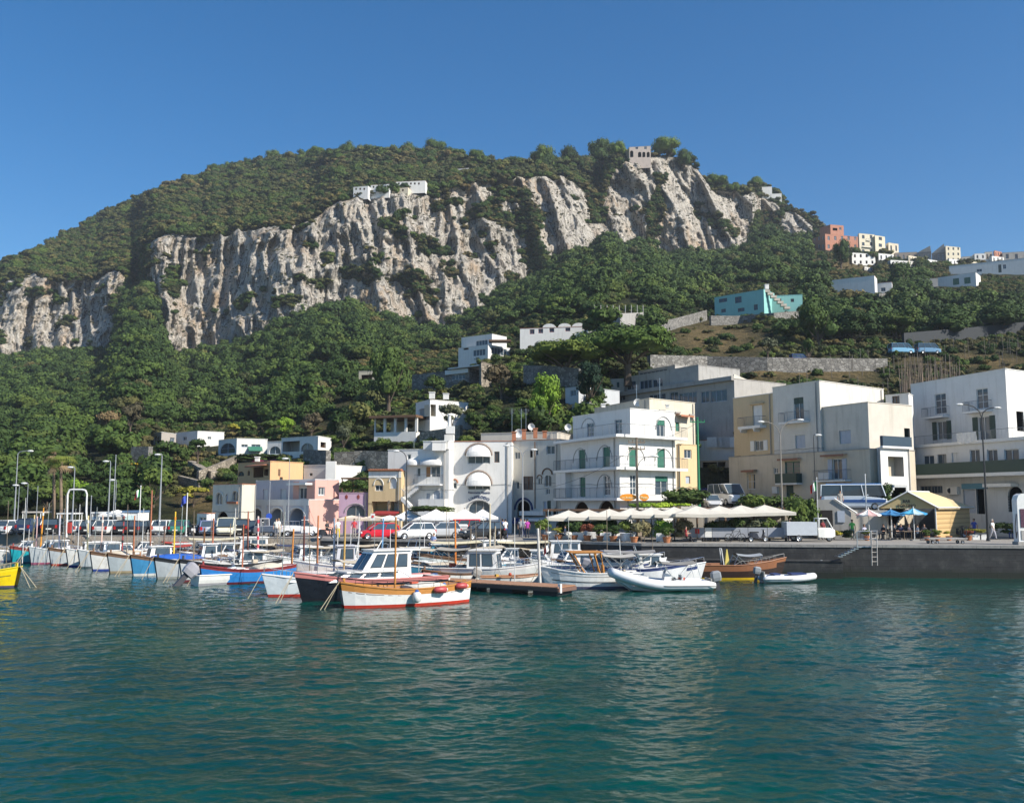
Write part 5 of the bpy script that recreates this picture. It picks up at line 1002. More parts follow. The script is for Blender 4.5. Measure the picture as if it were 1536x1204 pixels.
pole(1299, 712, 85, 'slim white pole standing before the parked bus', FRAME_W, r=.06, zb=4.9)
pole(1226, 717, 83, 'thin pole with small furled flag beside the grey hut', FRAME_W, flag='gwr', pyf=722, r=.04)
def wire(A, B, sag, label):
    m = MB(); m.path([(A.lerp(B, t / 10) - Vector((0, 0, sag * 4 * t / 10 * (1 - t / 10)))) for t in range(11)], .018, 3); c = (A + B) / 2
    tag(m.build('overhead_wire', DARK), label, 'wire')
wire(at(956, 662, 84), at(1048, 632, 93), .5, 'overhead wire between the wooden pole and the green pole'); wire(at(956, 668, 84), at(784, 735, 99), 1.0, 'overhead wire from the wooden pole to the tall cream house'); wire(at(-60, 730, 97), at(23, 725, 97), .2, 'overhead wire running out of the left edge'); wire(at(23, 725, 97), at(171, 742, 97), .8, 'overhead wire from the tall left lamp to the bare grey pole')
# hoist frame
o = thing('boat_hoist', 'white tubular boat hoist frame standing on the quay at left', 'hoist', (xy(112, 88, 4), 88.2, QZ)); s_ = F / 88; m = MB(); a, b = (98 - 112) / s_, (127 - 112) / s_; t = zz(734, 88.2) - QZ; m.path([(a + .1, 0, 0), (a, 0, t * .9), (a + .15, 0, t - .05), (a + .4, 0, t), (b - .5, 0, t), (b - .15, 0, t - .08), (b, 0, t * .9), (b, 0, t * .55), (b + .3, 0, 0)], .085, 8); m.build('frame', FRAME_W, o); m = MB(); m.tube((b + .05, 0, t * .9), (b + .15, 0, t * .35), .03, n=5); m.box((b + .15, 0, t * .33), (.25, .2, .35)); m.build('hook', STEEL, o)
m = MB(); m.box((a + .3, .1, .9), (.3, .3, 1.0)); m.build('winch', plain((.4, .05, .04), .5), o)
# ---------------------------------------------------------------- canopies, huts
def shelter(name, label, px0, px1, Y, pye, pyp, dep, mroof, style='pyr', zb=QZ, cat='canopy', mp=FRAME_W):
    x0, x1 = xy(px0, Y, 5), xy(px1, Y, 5); w = x1 - x0; o = thing(name, label, cat, ((x0 + x1) / 2, Y + dep / 2, zb)); he = zz(pye, Y) - zb; hp = zz(pyp, Y) - zb; m = MB(); a, d = w / 2, dep / 2
    if style == 'pyr': m.add([(-a, -d, he), (a, -d, he), (a, d, he), (-a, d, he), (-a * .3, 0, he + (hp - he) * .55), (0, 0, hp), (a * .3, 0, he + (hp - he) * .55)], [(0, 1, 6, 5), (0, 5, 4), (1, 2, 6), (2, 3, 4, 5), (2, 5, 6), (3, 0, 4)])
    else: m.box((0, 0, (he + hp) / 2), (w, dep, max(.08, hp - he)))
    if style == 'pyr':
        for P, Q in (((-a, -d), (a, -d)), ((a, -d), (a, d)), ((a, d), (-a, d)), ((-a, d), (-a, -d))): m.quad((*P, he), (*Q, he), (*Q, he - .22), (*P, he - .22))
    m.build('roof', mroof, o)
    for X, Yy in ((-a + .08, -d + .08), (a - .08, -d + .08), (a - .08, d - .08), (-a + .08, d - .08)): p = MB(); p.tube((X, Yy, 0), (X, Yy, he), .05, n=6); p.build('post', mp, o)
    return o, a, d, he
shelter('party_tent', 'white pointed tent canopy behind the parked cars at left', 148, 187, 97, 771.5, 764.5, 3, CLOTHW)
o, a, d, he = shelter('kiosk', 'grey glazed kiosk with flat roof under the white tent at left', 137, 166, 98.5, 770, 767.5, 3, FRAME_W, 'flat', cat='kiosk'); m = MB(); m.box((0, 0, he / 2), (a * 1.9, d * 1.9, he)); w_ = m.build('body', P_GREY, o); m = MB(); [m.box((-a * .62 + k * a * .62, -d * .96, he * .62), (a * .5, .05, he * .45)) for k in range(3)]; m.build('panes', glass((.12, .18, .24)), w_)
o, a, d, he = shelter('kiosk', 'white cabin with blue flat roof right of the white tent', 183, 208, 97.5, 768.5, 765.5, 3, plain((.10, .18, .30), .6), 'flat', cat='kiosk'); m = MB(); m.box((0, 0, he / 2), (a * 1.9, d * 1.9, he)); w_ = m.build('body', P_WHITE, o); m = MB(); m.box((-a * .1, -d * .96, he * .62), (a * 1.2, .05, he * .5)); m.build('panes', glass((.35, .45, .45)), w_)
shelter('frame_shelter', 'white square frame shelter between the palms and the hoist', 85, 108, 95, 771, 769, 2.5, FRAME_W, 'flat')
shelter('awning_shelter', 'faded white roof over the parked cars near the left lamp posts', 33, 62, 97, 769, 767, 3, plain((.55, .50, .44), .8), 'flat')
for x0, x1, Y, lab in ((506, 541, 90, 'sand coloured awning left of its twin before the lilac house'), (538, 573, 90.5, 'sand coloured awning before the gap of the lilac and yellow houses'), (566, 597, 91, 'cream awning with striped edge before the yellow house')): shelter('cafe_awning', lab, x0, x1, Y, 777.5, 773, 3.2, plain((.62, .52, .42), .8) if x0 < 560 else CLOTHW)
# ---------------------------------------------------------------- parasols
def parasol(px, pyp, Y, W, label, mats, zb=QZ, group=None, square=True, rise=.75, val=.18):
    hp = zz(pyp, Y) - zb; o = thing('parasol', label, 'parasol', (xy(px, Y, 5), Y, zb), group=group); m = MB(); n = 4 if square else 8; a = W / 2 * (1.414 if square else 1); rot = math.pi / 4 if square else math.pi / 8
    ring = lambda r, z: [(r * math.cos(rot + 2 * math.pi * k / n), r * math.sin(rot + 2 * math.pi * k / n), z) for k in range(n)]
    hs = hp - rise; R0, R1, R2, R3 = ring(.04, hp), ring(a * .5, hp - rise * .58), ring(a, hs), ring(a, hs - val)
    def half(r): # midpoints sag a little between the ribs
        out = []
        for k in range(n): p, q = r[k], r[(k + 1) % n]; out += [p, ((p[0] + q[0]) / 2 * .985, (p[1] + q[1]) / 2 * .985, (p[2] + q[2]) / 2 - (.06 if r is not R0 else 0))]
        return out
    rr = [half(R0), half(R1), half(R2), half(R3)]
    for j in range(3):
        for k in range(2 * n): m.quad(rr[j][k], rr[j][(k + 1) % (2 * n)], rr[j + 1][(k + 1) % (2 * n)], rr[j + 1][k], (k // 2) % len(mats))
    m.build('canopy', mats, o); p = MB(); p.tube((0, 0, 0), (0, 0, hp + .1), .035, n=7); p.ball((0, 0, hp + .1), .06, 6, 4); p.build('pole', POLEW if square else FRAME_W, o)
    b_ = MB(); b_.box((0, 0, .05), (.6, .6, .1)); b_.build('base', P_GREY, o); rb = MB()
    for q in R2: rb.tube((0, 0, hp - .12), (q[0] * .97, q[1] * .97, q[2] - .03), .014, n=3)
    rb.build('ribs', POLEW, o); return o
PG = 'big square parasols of the terrace restaurant'
for k, (px, py, Y, nm) in enumerate(((853, 765, 83, 'first'), (883, 764, 82.6, 'second'), (914, 763, 82.2, 'third'), (946, 762, 81.6, 'fourth'), (977, 760.5, 81, 'fifth'), (1011, 760, 80.4, 'sixth'), (1045, 758.5, 79, 'seventh'), (1079, 758.5, 80.5, 'eighth'), (1112, 757.5, 82, 'ninth'), (1147, 757, 83.5, 'tenth'))):
    parasol(px, py, Y, 3.9 if k < 6 else 4.3, nm + ' square cream parasol from the left in the long restaurant row' if k != 9 else 'square cream parasol at the right end of the long restaurant row', [plain((.60, .56, .48), .85, var=.08)], group=PG, rise=.62, val=.26)
for k, (px, Y, nm) in enumerate(((613, 91, 'leftmost'), (654, 88.5, 'second'), (697, 89, 'third'), (724, 91.5, 'rightmost'))):
    parasol(px, 763.5 if k else 764.5, Y, 3.4 if k < 3 else 3, nm + ' of the four white parasols behind the parked cars', [CLOTHW], group='white parasols behind the cars', rise=.8)
parasol(1302.5, 763.5, 81.5, 2.1, 'round parasol with pink and white panels beside the yellow kiosk', [CLOTHW, plain((.60, .38, .36), .8)], square=False, rise=.45, val=.1)
parasol(1336, 764, 84.5, 2.4, 'plain blue round parasol just under the kiosk gable', [plain((.04, .20, .42), .8)], square=False, rise=.4, val=.1)
parasol(1370, 762, 81, 2.2, 'round parasol with blue and white panels before the yellow kiosk', [plain((.03, .28, .55), .8), plain((.08, .42, .62), .8), plain((.45, .62, .72), .8)], square=False, rise=.42, val=.1)
# pergola strip behind the parasols
o = thing('terrace_pergola', 'long brown pergola roof behind the row of cream parasols', 'pergola', (xy(960, 86.5), 87, QZ)); A, B = P2(815, 88.3, 5), P2(1035, 85.3, 5); f = Fac(A, B); m = MB(); f.slab(m, 0, f.L, 4.85, 5.05, -2.2, .2); m.build('roof', BROWN, o, world=True)
for k in range(7): m = MB(); u = f.L * (k + .1) / 6.3; f.slab(m, u, u + .14, QZ, 4.85, -.1, .05); m.build('post', BROWN, o, world=True)
o = thing('terrace_pergola', 'brown pergola beam behind the right hand cream parasols', 'pergola', (xy(1090, 84), 85.5, QZ)); A, B = P2(1040, 84.8, 5), P2(1180, 85.2, 5); f = Fac(A, B); m = MB(); f.slab(m, 0, f.L, 4.95, 5.2, -1.2, .2); m.build('roof', BROWN, o, world=True)
for k in range(4): m = MB(); u = f.L * (k + .1) / 3.3; f.slab(m, u, u + .14, QZ, 4.95, -.1, .05); m.build('post', BROWN, o, world=True)
# oval signs
for px, w, lab in ((942, 1.5, 'wide oval orange sign with pale script lettering under the balcony'), (966, .85, 'small oval orange sign right of the wooden utility pole')):
    Y = 84.5 - .3; c = at(px, 745.5, Y); o = thing('restaurant_sign', lab, 'sign', tuple(c)); m = MB(); m.lathe([(.001, 0), (w / 2, 0), (w / 2, .08), (.001, .08)], (0, 0, 0), 24, sy=.62 / w if w > 1 else .75); m.v = [(a[0], -a[2], a[1]) for a in m.v]; m.build('board', plain((.85, .30, .02), .5), o)
    f = Fac((c.x - 1, Y - .08), (c.x + 1, Y - .08)); text_part('Lo Zodiaco' if w > 1 else 'Pizza', o, f, px, 747.5, w * .74, mat=plain((.85, .78, .45), .5), off=.02)
    m = MB(); m.tube((0, .05, -.3), (0, .05, c.z * -1 + QZ), .04, n=5); m.build('post', DARK, o)
# kiosk BAR FORTINO
K = plaster((.62, .46, .20), .25); YK = 85.5; A, B = P2(1318, YK, 4), P2(1404, YK - 1.2, 4); C_ = P2(1455, YK + 4.5, 4); f = Fac(A, B); o = thing('kiosk', 'yellow wooden bar kiosk with gabled front reading BAR FORTINO', 'kiosk', (B[0], B[1], QZ)); D = (A[0] + C_[0] - B[0], A[1] + C_[1] - B[1]); ze_ = zz(760.5, YK - 1.2); zr_ = zz(737, YK - .6); fr2 = Fac(B, C_)
wm = NT('kiosk boards'); sp = wm.n('SeparateXYZ'); wm.l(wm.pos(), sp.inputs[0]); wv = wm.n('TexWave', bands_direction='Z'); wv.inputs['Scale'].default_value = .75; wv.inputs['Distortion'].default_value = .3; wm.l(wm.pos(), wv.inputs['Vector']); wm.l(wm.mix(wm.ramp(wv.outputs['Fac'], [(.05, (.6, .6, .6)), (.25, (0, 0, 0))]), (.58, .41, .20), (.30, .18, .08)), wm.b.inputs['Base Color']); wm.bump(wv.outputs['Fac'], .5, .03)
m = MB(); fr2.slab(m, 0, fr2.L, QZ, ze_, -.1, 0); m.build('side_wall', wm.m, o, world=True); m = MB(); M_ = ((A[0] + B[0]) / 2 + .3, (A[1] + B[1]) / 2); apex = (at(1360, 739, YK - .6)); m.add([(*A, ze_), (*B, ze_), (apex.x, apex.y, zr_), (A[0], A[1] + .1, ze_), (B[0], B[1] + .1, ze_), (apex.x, apex.y + .1, zr_), (*A, ze_ - .12), (*B, ze_ - .12)], [(0, 1, 2), (3, 5, 4), (6, 7, 1, 0)]); m.build('gable', plain((.48, .36, .17), .8), o, world=True)
dv = Vector((C_[0] - B[0], C_[1] - B[1], 0)); m = MB(); E1 = Vector((B[0], B[1] - .25, ze_)) + Vector((.15, 0, -.05)); E2 = E1 + dv * 1.06; R1_ = Vector((apex.x, apex.y - .2, zr_)); R2_ = Vector((apex.x + dv.x * .62, apex.y + dv.y * .62, zr_)); W1 = Vector((A[0] - .1, A[1] - .2, ze_)); W2_ = W1 + dv
m.quad(E1, E2, R2_, R1_); m.quad(R1_, R2_, W2_, W1); m.quad(E1 - Vector((0, 0, .12)), E2 - Vector((0, 0, .12)), E2, E1); m.build('roof', plain((.62, .49, .28), .8), o, world=True); m = MB(); m.path([W1, R1_, E1], .06, 4); m.path([E1, E2], .06, 4); m.path([R1_, R2_], .08, 4); m.build('roof_edge', FRAME_W, o, world=True)
m = MB(); back = Fac(D, C_); back.slab(m, 0, back.L, QZ, ze_, -.1, 0); g_ = Fac(A, B); g_.slab(m, 0, g_.L, QZ, QZ + .9, -3.6, -3.5); m.build('back_wall', plain((.10, .12, .14), .8), o, world=True); 
for p in (A, B, ((A[0] + B[0]) / 2 - 1.2, A[1])): m = MB(); m.tube((p[0], p[1], QZ), (p[0], p[1], ze_), .06, n=6); m.build('post', FRAME_W, o, world=True)
text_part('BAR', o, f, 1300 + 388 / 6.508, 700 + 348 / 6.508, .62, mat=BLACK); text_part('FORTINO', o, f, 1300 + 390 / 6.508, 700 + 391 / 6.508, 1.5, mat=BLACK)
# grey hut with slanting white edge
A, B = P2(1226, 85, 4), P2(1277, 84.4, 4); f = Fac(A, B); o = thing('hut', 'grey hut with slanting white roof edge and notice boards left of the kiosk', 'hut', (B[0], B[1], QZ)); zl, zr2 = zz(749, 85), zz(768, 84.4); m = MB(); zq = f.uz(1253, 750)
m.poly([f.p(0, QZ), f.p(f.L, QZ), f.p(f.L, zr2), f.p(zq[0], zl), f.p(0, zl)]); m.quad(f.p(0, zl), f.p(zq[0], zl), f.p(zq[0], zl, -2.5), f.p(0, zl, -2.5)); m.quad(f.p(zq[0], zl), f.p(f.L, zr2), f.p(f.L, zr2, -2.5), f.p(zq[0], zl, -2.5)); m.quad(f.p(f.L, QZ), f.p(f.L, QZ, -2.5), f.p(f.L, zr2, -2.5), f.p(f.L, zr2)); m.build('wall', P_GREY, o, world=True)
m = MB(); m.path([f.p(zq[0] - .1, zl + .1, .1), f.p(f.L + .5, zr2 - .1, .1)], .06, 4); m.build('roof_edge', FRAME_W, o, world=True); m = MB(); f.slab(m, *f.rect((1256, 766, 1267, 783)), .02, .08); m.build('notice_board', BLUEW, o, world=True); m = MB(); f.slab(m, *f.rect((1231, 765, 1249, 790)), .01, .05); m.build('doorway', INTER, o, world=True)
# fuel pump at the right edge
o = thing('fuel_pump', 'white round topped fuel pump cabinet at the right edge of the quay', 'fuel pump', (xy(1541, 73.2), 73.4, QZ)); H_ = zz(740, 73.4) - QZ; m = MB(); m.box((0, 0, .12), (1.7, .9, .24)); m.build('plinth', P_GREY, o); m = MB(); pts = [(-.75, .24), (.75, .24), (.75, H_ - .5), (.62, H_ - .15), (.35, H_), (-.35, H_), (-.62, H_ - .15), (-.75, H_ - .5)]; m.loft([[(x, y, z) for x, z in pts] for y in (-.38, .38)]); m.build('cabinet', GELCOAT, o)
m = MB(); m.box((.02, -.40, H_ * .52), (1.15, .05, H_ * .36)); m.build('display', glass((.05, .02, .04)), o); m = MB(); m.box((.02, -.40, .75), (1.15, .05, .7)); m.build('hatch', P_GREY, o); m = MB(); m.path([(-.77, -.2, H_ * .6), (-.95, -.3, H_ * .35), (-.9, -.3, .5), (-.78, -.2, 1.0)], .03, 5); m.build('hose', RUBBER, o)
# quay stair railing and ladder
o = thing('quay_stairs', 'grey metal stairs with railing going down the quay wall right of centre', 'stairs', (xy(1290, 70.9), 71, 1.2)); m = MB(); pa, pb = at(1258, 834, 70.9), at(1286, 820, 70.9)
for k in range(7): p = pa.lerp(pb, k / 6); m.box((p.x, p.y, p.z), (.35, .8, .06))
m.path([pa, pb, at(1308, 820, 70.9)], .05, 4); m.build('steps', STEEL, o, world=True); m = MB()
for px in (1286, 1307, 1316): p = at(px, 820, 70.9); m.tube(p, p + Vector((0, 0, 1.15)), .04, n=5)
m.path([at(1286, 797, 70.9), at(1316, 796, 70.9)], .035, 5); m.path([at(1286, 808, 70.9), at(1316, 808, 70.9)], .03, 5); m.build('railing', STEEL, o, world=True)
o = thing('ladder', 'white and rusty ladder hanging from the quay edge beside the stairs', 'ladder', (xy(1309, 70.6), 70.7, 0)); m = MB(); [m.tube(at(px, 795, 70.6), at(px + 1, 848, 70.6), .035, n=5) for px in (1307, 1315)]; [m.tube(at(1307, 800 + k * 7, 70.6), at(1315.5, 800 + k * 7, 70.6), .025, n=4) for k in range(7)]; m.build('ladder_frame', plain((.55, .50, .46), .6, var=.4), o, world=True)
# barrier panels, cabinet
for k, (x0, x1, lab) in enumerate(((1033, 1057, 'grey barrier panel with red notice at the left end of the row'), (1057, 1068, 'bright white barrier panel second in the row'), (1068, 1122, 'long pale barrier panel behind the bicycle'), (1122, 1151, 'pale barrier panel behind the dark scooter'), (1151, 1182, 'pale barrier panel right of the dark scooter'))):
    Y = 79.2; a, b_ = xy(x0, Y, 3), xy(x1, Y, 3); o = thing('barrier', lab, 'barrier', ((a + b_) / 2, Y, QZ), group='panels along the restaurant terrace'); m = MB(); m.box((0, 0, .75), (b_ - a - .04, .08, .8)); m.build('panel', FRAME_W if k == 1 else plain((.30, .32, .36), .6), o); m = MB(); [m.box((q * (b_ - a) * .4, .0, .15), (.08, .5, .3)) for q in (-1, 1)]; m.build('feet', DARK, o)
    if k == 0: m = MB(); m.box((.05, -.06, .85), (.35, .03, .4)); m.build('notice', plain((.6, .03, .02), .6), o)
# ================================================================ VEHICLES (local: front towards +x)
_CAR = {}
PLATE = plain((.75, .75, .70), .5); REDL = plain((.45, .01, .01), .3); LENS = plain((.7, .7, .68), .15)
def wheel(par, x, y, r, w=.2):
    m = MB(); m.lathe([(r * .62, -w / 2), (r * .95, -w / 2), (r, -w * .3), (r, w * .3), (r * .95, w / 2), (r * .62, w / 2), (r * .62, -w / 2)], n=16); m.v = [(a[0], a[2], a[1]) for a in m.v]
    o = m.build('wheel', RUBBER, par, smooth=True, loc=(x, y, r)); s = MB(); sg = 1 if y > 0 else -1
    s.lathe([(.001, 0), (r * .18, .02), (r * .2, -.02), (r * .55, -.01), (r * .62, .03), (r * .62, -.05)], n=12); s.v = [(a[0], sg * (w / 2 - .02 + a[2]), a[1]) for a in s.v]; s.build('rim', STEEL, o, smooth=True); return o
def car(label, px, pyb, rz, col, kind='hatch', Y=None, z=QZ, group='cars parked on the quay', name='parked_car', cat='car', k=1.0):
    """kind: hatch, wagon, suv, sedan, van"""
    p = gr(px, pyb, z) if Y is None else Vector((xy(px, Y, z), Y, z)); o = thing(name, label, cat, tuple(p), R(rz), group)
    S = dict(hatch=(3.7, 1.65, 1.48, .0, .62), suv=(4.2, 1.8, 1.65, .05, .75), wagon=(4.4, 1.75, 1.5, .0, .6), sedan=(4.4, 1.75, 1.42, .0, .6), van=(4.6, 1.85, 2.0, .0, .7), minibus=(6.6, 2.1, 2.65, .0, .8))[kind]
    L, W, H, lift, belt = S; L *= k; W *= k; H *= k; hw = W / 2; r = .31 * k if kind not in ('suv', 'minibus') else .36 * k; zb = .22 + lift; paint = plain(col, .22, name='car paint', var=.05)
    hz = dict(hatch=.86, suv=1.0, wagon=.86, sedan=.86, van=1.05, minibus=1.32)[kind] * k; bz = dict(hatch=.92, suv=1.06, wagon=.92, sedan=.9, van=1.12, minibus=1.45)[kind] * k
    f = L / 2
    prof = [(-f, .42, zb + .12, bz - .2), (-f + .06, .88, zb, bz - .04), (-f + .35, .97, zb, bz), (-f * .35, 1, zb, bz), (f * .28, 1, zb, bz - .01), (f * .5, .98, zb, hz + .02), (f - .4, .93, zb, hz - .08), (f - .1, .82, zb + .02, hz - .2), (f, .6, zb + .1, hz - .32)]
    rings = []
    for x, w, a, b in prof:
        q = hw * w; rings.append([(x, -q * .9, a), (x, -q, a + .14), (x, -q, (a + b) / 2 + .05), (x, -q * .965, b - .05), (x, -q * .88, b), (x, q * .88, b), (x, q * .965, b - .05), (x, q, (a + b) / 2 + .05), (x, q, a + .14), (x, q * .9, a)])
    m = MB(); m.loft(rings); m.build('body', paint, o, smooth=False)
    G = dict(hatch=(-f + .12, -f + .42, f * .12, f * .52), suv=(-f + .12, -f + .4, f * .12, f * .5), wagon=(-f + .12, -f + .5, f * .1, f * .5), sedan=(-f * .78, -f * .42, f * .12, f * .5), van=(-f + .06, -f + .16, f * .42, f * .78), minibus=(-f + .05, -f + .1, f * .84, f * .95))[kind]
    x0, x1, x2, x3 = G; q0, q1 = hw * .93, hw * .78 if kind not in ('van', 'minibus') else hw * .9; bb = bz - .02
    m = MB(); V = [(x0, -q0, bb), (x3, -q0 * .96, bb), (x3, q0 * .96, bb), (x0, q0, bb), (x1, -q1, H - .06), (x2, -q1, H - .06), (x2, q1, H - .06), (x1, q1, H - .06)]
    m.add(V, [(0, 1, 5, 4), (1, 2, 6, 5), (2, 3, 7, 6), (3, 0, 4, 7)]); g = m.build('windows', GLASS, o)
    n = 2 if kind in ('sedan', 'hatch') else 3
    for sg in (-1, 1):
        for i in range(n + 1): t = i / n; m = MB(); ed = i in (0, n); m.tube((x0 + (x3 - x0) * t, sg * q0 * (.97 if ed else .985), bb), (x1 + (x2 - x1) * t, sg * q1 * (1.0 if ed else 1.005), H - .05), .048 if ed else .035, n=4); m.build('pillar', paint, g)
    m = MB(); m.loft([[(x, -q, H - .07), (x, -q * .82, H), (x, q * .82, H), (x, q, H - .07)] for x, q in ((x1 - .05, q1 * .96), (x1 + .25, q1 * 1.02), (x2 - .2, q1 * 1.02), (x2 + .05, q1 * .95))]); m.build('roof', paint, o)
    for x in (-f * .62, f * .62):
        for y in (-hw + .1, hw - .1): wheel(o, x, y, r)
    for y in (-hw * .72, hw * .72):
        m = MB(); m.ball((f - .13, y, hz - .24), .17, 8, 5, sc=(.6, 1, .6)); m.build('headlight', LENS, o); m = MB(); m.box((-f + .06, y * 1.05, bz - .2), (.12, .2, .3)); m.build('taillight', REDL, o)
    m = MB(); m.box((-f - .01, 0, bz - .42), (.05, .5, .13)); m.build('number_plate', PLATE, o); m = MB(); m.box((f - .02, 0, zb + .16), (.12, W * .8, .14)); m.build('bumper', DARK, o); m = MB(); m.box((-f + .02, 0, zb + .14), (.12, W * .86, .12)); m.build('bumper', DARK, o)
    for sg in (-1, 1): m = MB(); m.ball((f * .42, sg * (hw + .08), bz + .06), .1, 7, 5, sc=(.6, 1, .8)); m.build('side_mirror', paint, o)
    return o
WH, SV, BK, BL, RD = (.78, .78, .77), (.42, .44, .46), (.018, .019, .022), (.03, .05, .11), (.55, .015, .03)
for args in ((20, 801.5, 75, WH, 'hatch', 'white small car at the left end of the parked row'), (53, 801.5, 80, BL, 'suv', 'dark blue car second from the left in the parked row'), (82, 801.5, 100, BK, 'suv', 'black car parked behind the palms'), (108, 801.5, 140, WH, 'hatch', 'white car parked beyond the white hoist frame'),
    (139, 801.5, 95, BK, 'hatch', 'dark car between the hoist frame and the silver estate car'), (167, 801.5, 82, (.62, .62, .60), 'wagon', 'silver white estate car before the white tent canopy'), (192, 801.5, 90, BK, 'hatch', 'dark hatchback right of the silver white estate car'), (216, 801.5, 80, (.03, .035, .045), 'sedan', 'dark saloon car with pale boot left of the tallest pale lamp'),
    (246, 801.5, 92, WH, 'hatch', 'white hatchback with red lights right of the tallest pale lamp'), (272, 801.5, 90, (.05, .22, .17), 'hatch', 'green hatchback beside the row of motor scooters'), (311, 802.5, 110, (.20, .24, .40), 'wagon', 'lilac blue car before the small white hut'), (327, 802.5, 75, WH, 'sedan', 'white car partly behind the cream van'),
    (362, 802.5, 100, BK, 'suv', 'black car right of the cream van'), (380, 802.5, 90, BL, 'hatch', 'dark blue hatchback beside the three wheeled pickup')):
    car(args[5], args[0], args[1], args[2], args[3], args[4])
car('small cream van facing the water near the white hut', 340, 804, -80, (.66, .64, .50), 'van', name='parked_van', cat='van', k=.9)
car('red hatchback parked on the quay behind the orange mast', 568, 808.5, 200, RD, 'hatch', k=.98); car('white car with open tailgate right of the red hatchback', 621, 808.5, 205, WH, 'hatch', k=1.0)
car('silver car half hidden behind a grey box on the quay', 660, 807, 205, SV, 'hatch'); car('red van parked under the white parasols', 690, 806, 182, RD, 'van', name='parked_van', cat='van', k=.85); car('black car with pink bag on its bonnet left of the scooters', 722, 809, 208, BK, 'suv', k=.95)
PADZ = 5.0
car('silver grey car coming down the lane between the houses', 1067, 755, -88, (.50, .52, .54), 'hatch', Y=98, z=5.0, group=None); car('dark purple car parked under the garage at the top of the lane', 1057, 722, -100, (.05, .03, .09), 'hatch', Y=109, z=6.55, group=None); car('white minibus parked along the right side of the lane', 1091, 737, -75, (.70, .72, .74), 'van', Y=101, z=5.35, group=None, name='parked_van', cat='van', k=1.15)
b_ = car('large white and blue bus parked on the upper street before the tan house', 1281, 760, -20, (.60, .66, .72), 'minibus', Y=87.2, z=5.0, group=None, name='parked_bus', cat='bus', k=.88)
m = MB(); m.box((0, 0, .8), (5.5, 1.9, .26)); m.build('stripe', plain((.03, .10, .30), .3), b_); m = MB(); m.box((0, 0, 2.36), (4.8, 1.3, .12)); m.build('roof_unit', plain((.04, .20, .50), .4), b_)
for px, Y_, rz, lab, col in ((1352, None, 5, 'pale blue van on the upper road left of its twin', (.20, .42, .60)), (1392, None, 3, 'white roofed blue van on the upper road nearer the right edge', (.16, .30, .45))):
    p = hill(px, 533); car(lab, px, 531, rz, col, 'van', Y=p.y - 2.5, z=zz(531, p.y - 2.5), group='vans on the upper road', name='parked_van', cat='van', k=1.05)
p = hill(1198, 545); car('blue truck with white back on the upper road above the vegetable terrace', 1198, 543, 10, (.02, .06, .30), 'van', Y=p.y - 2, z=zz(543, p.y - 2), group=None, name='parked_van', cat='van', k=.7)
for px0, Y_, lab in ((0, 0, ''),): pass
m = MB(); m.ball((0, 0, 0), .3, 10, 6, sc=(1.1, .8, .7)); q = gr(712, 806, QZ); tag(m.build('bag', plain((.75, .05, .22), .6), loc=(q.x, q.y - 1.5, QZ + .85)), 'pink bag lying on the bonnet of the black car', 'bag')
def ape(label, px, pyb, rz, col, bed, k=1.0, tub=False):
    p = gr(px, pyb, QZ); o = thing('three_wheeler_truck', label, 'truck', tuple(p), R(rz), 'three wheeled trucks'); paint = plain(col, .3, var=.05); m = MB()
    m.loft([[(x, -w, z0), (x, -w, z1 - .1), (x, -w * .85, z1), (x, w * .85, z1), (x, w, z1 - .1), (x, w, z0)] for x, w, z0, z1 in ((.45, .58, .35, 1.0), (.9, .58, .3, 1.02), (1.45, .5, .3, .98), (1.75, .3, .4, .85))]); m.build('cab', paint, o)
    m = MB(); [m.path([(.5, s_ * .56, 1.0), (.55, s_ * .54, 1.65), (1.1, s_ * .5, 1.68), (1.5, s_ * .45, .98)], .045, 5) for s_ in (-1, 1)]; m.box((.82, 0, 1.69), (.66, 1.06, .06)); m.build('roof', paint, o); g = MB(); g.quad((1.13, -.46, 1.64), (1.13, .46, 1.64), (1.48, .42, 1.0), (1.48, -.42, 1.0)); g.build('windscreen', GLASS, o)
    m = MB(); m.box((-.75, 0, .72), (2.2, 1.35, .55)) if not tub else m.box((-.75, 0, .95), (2.2, 1.35, .95)); m.build('load_bed', plain(bed, .5), o); wheel(o, 1.4, 0, .24, .14); wheel(o, -1.0, -.6, .26, .16); wheel(o, -1.0, .6, .26, .16); m = MB(); m.ball((1.76, 0, .72), .1, 8, 5); m.build('headlight', LENS, o); m = MB(); m.box((.75, 0, .85), (.5, .9, .3)); m.build('seat', DARK, o); return o
ape('small grey three wheeled pickup before the arcade of the pink house', 403, 804, 150, (.45, .45, .47), (.35, .37, .42)); o = ape('white three wheeled truck with open cab and grey load box at the quay edge', 1215, 812, 0, (.78, .78, .74), (.50, .54, .58), tub=True); o.scale = (1.15,) * 3
o = thing('parked_pickup', 'white pickup with open load bed before the pink house', 'pickup', tuple(gr(452, 804, QZ)), R(4)); m = MB(); pw = plain(WH, .25, var=.05); m.loft([[(x, -w, .35), (x, -w, z1 - .1), (x, -w * .85, z1), (x, w * .85, z1), (x, w, z1 - .1), (x, w, .35)] for x, w, z1 in ((.1, .85, 1.0), (.9, .85, 1.0), (1.4, .8, .85), (1.85, .55, .7))]); m.build('cab', pw, o); m = MB(); m.loft([[(x, -w, z) for x, z in ((.1, 1.0), (1.1, .98), (.6, 1.55), (.15, 1.55))] for w in (-.78, .78)]); m.build('windows', GLASS, o); m = MB(); m.box((.38, 0, 1.57), (.6, 1.5, .06)); m.build('roof', pw, o)
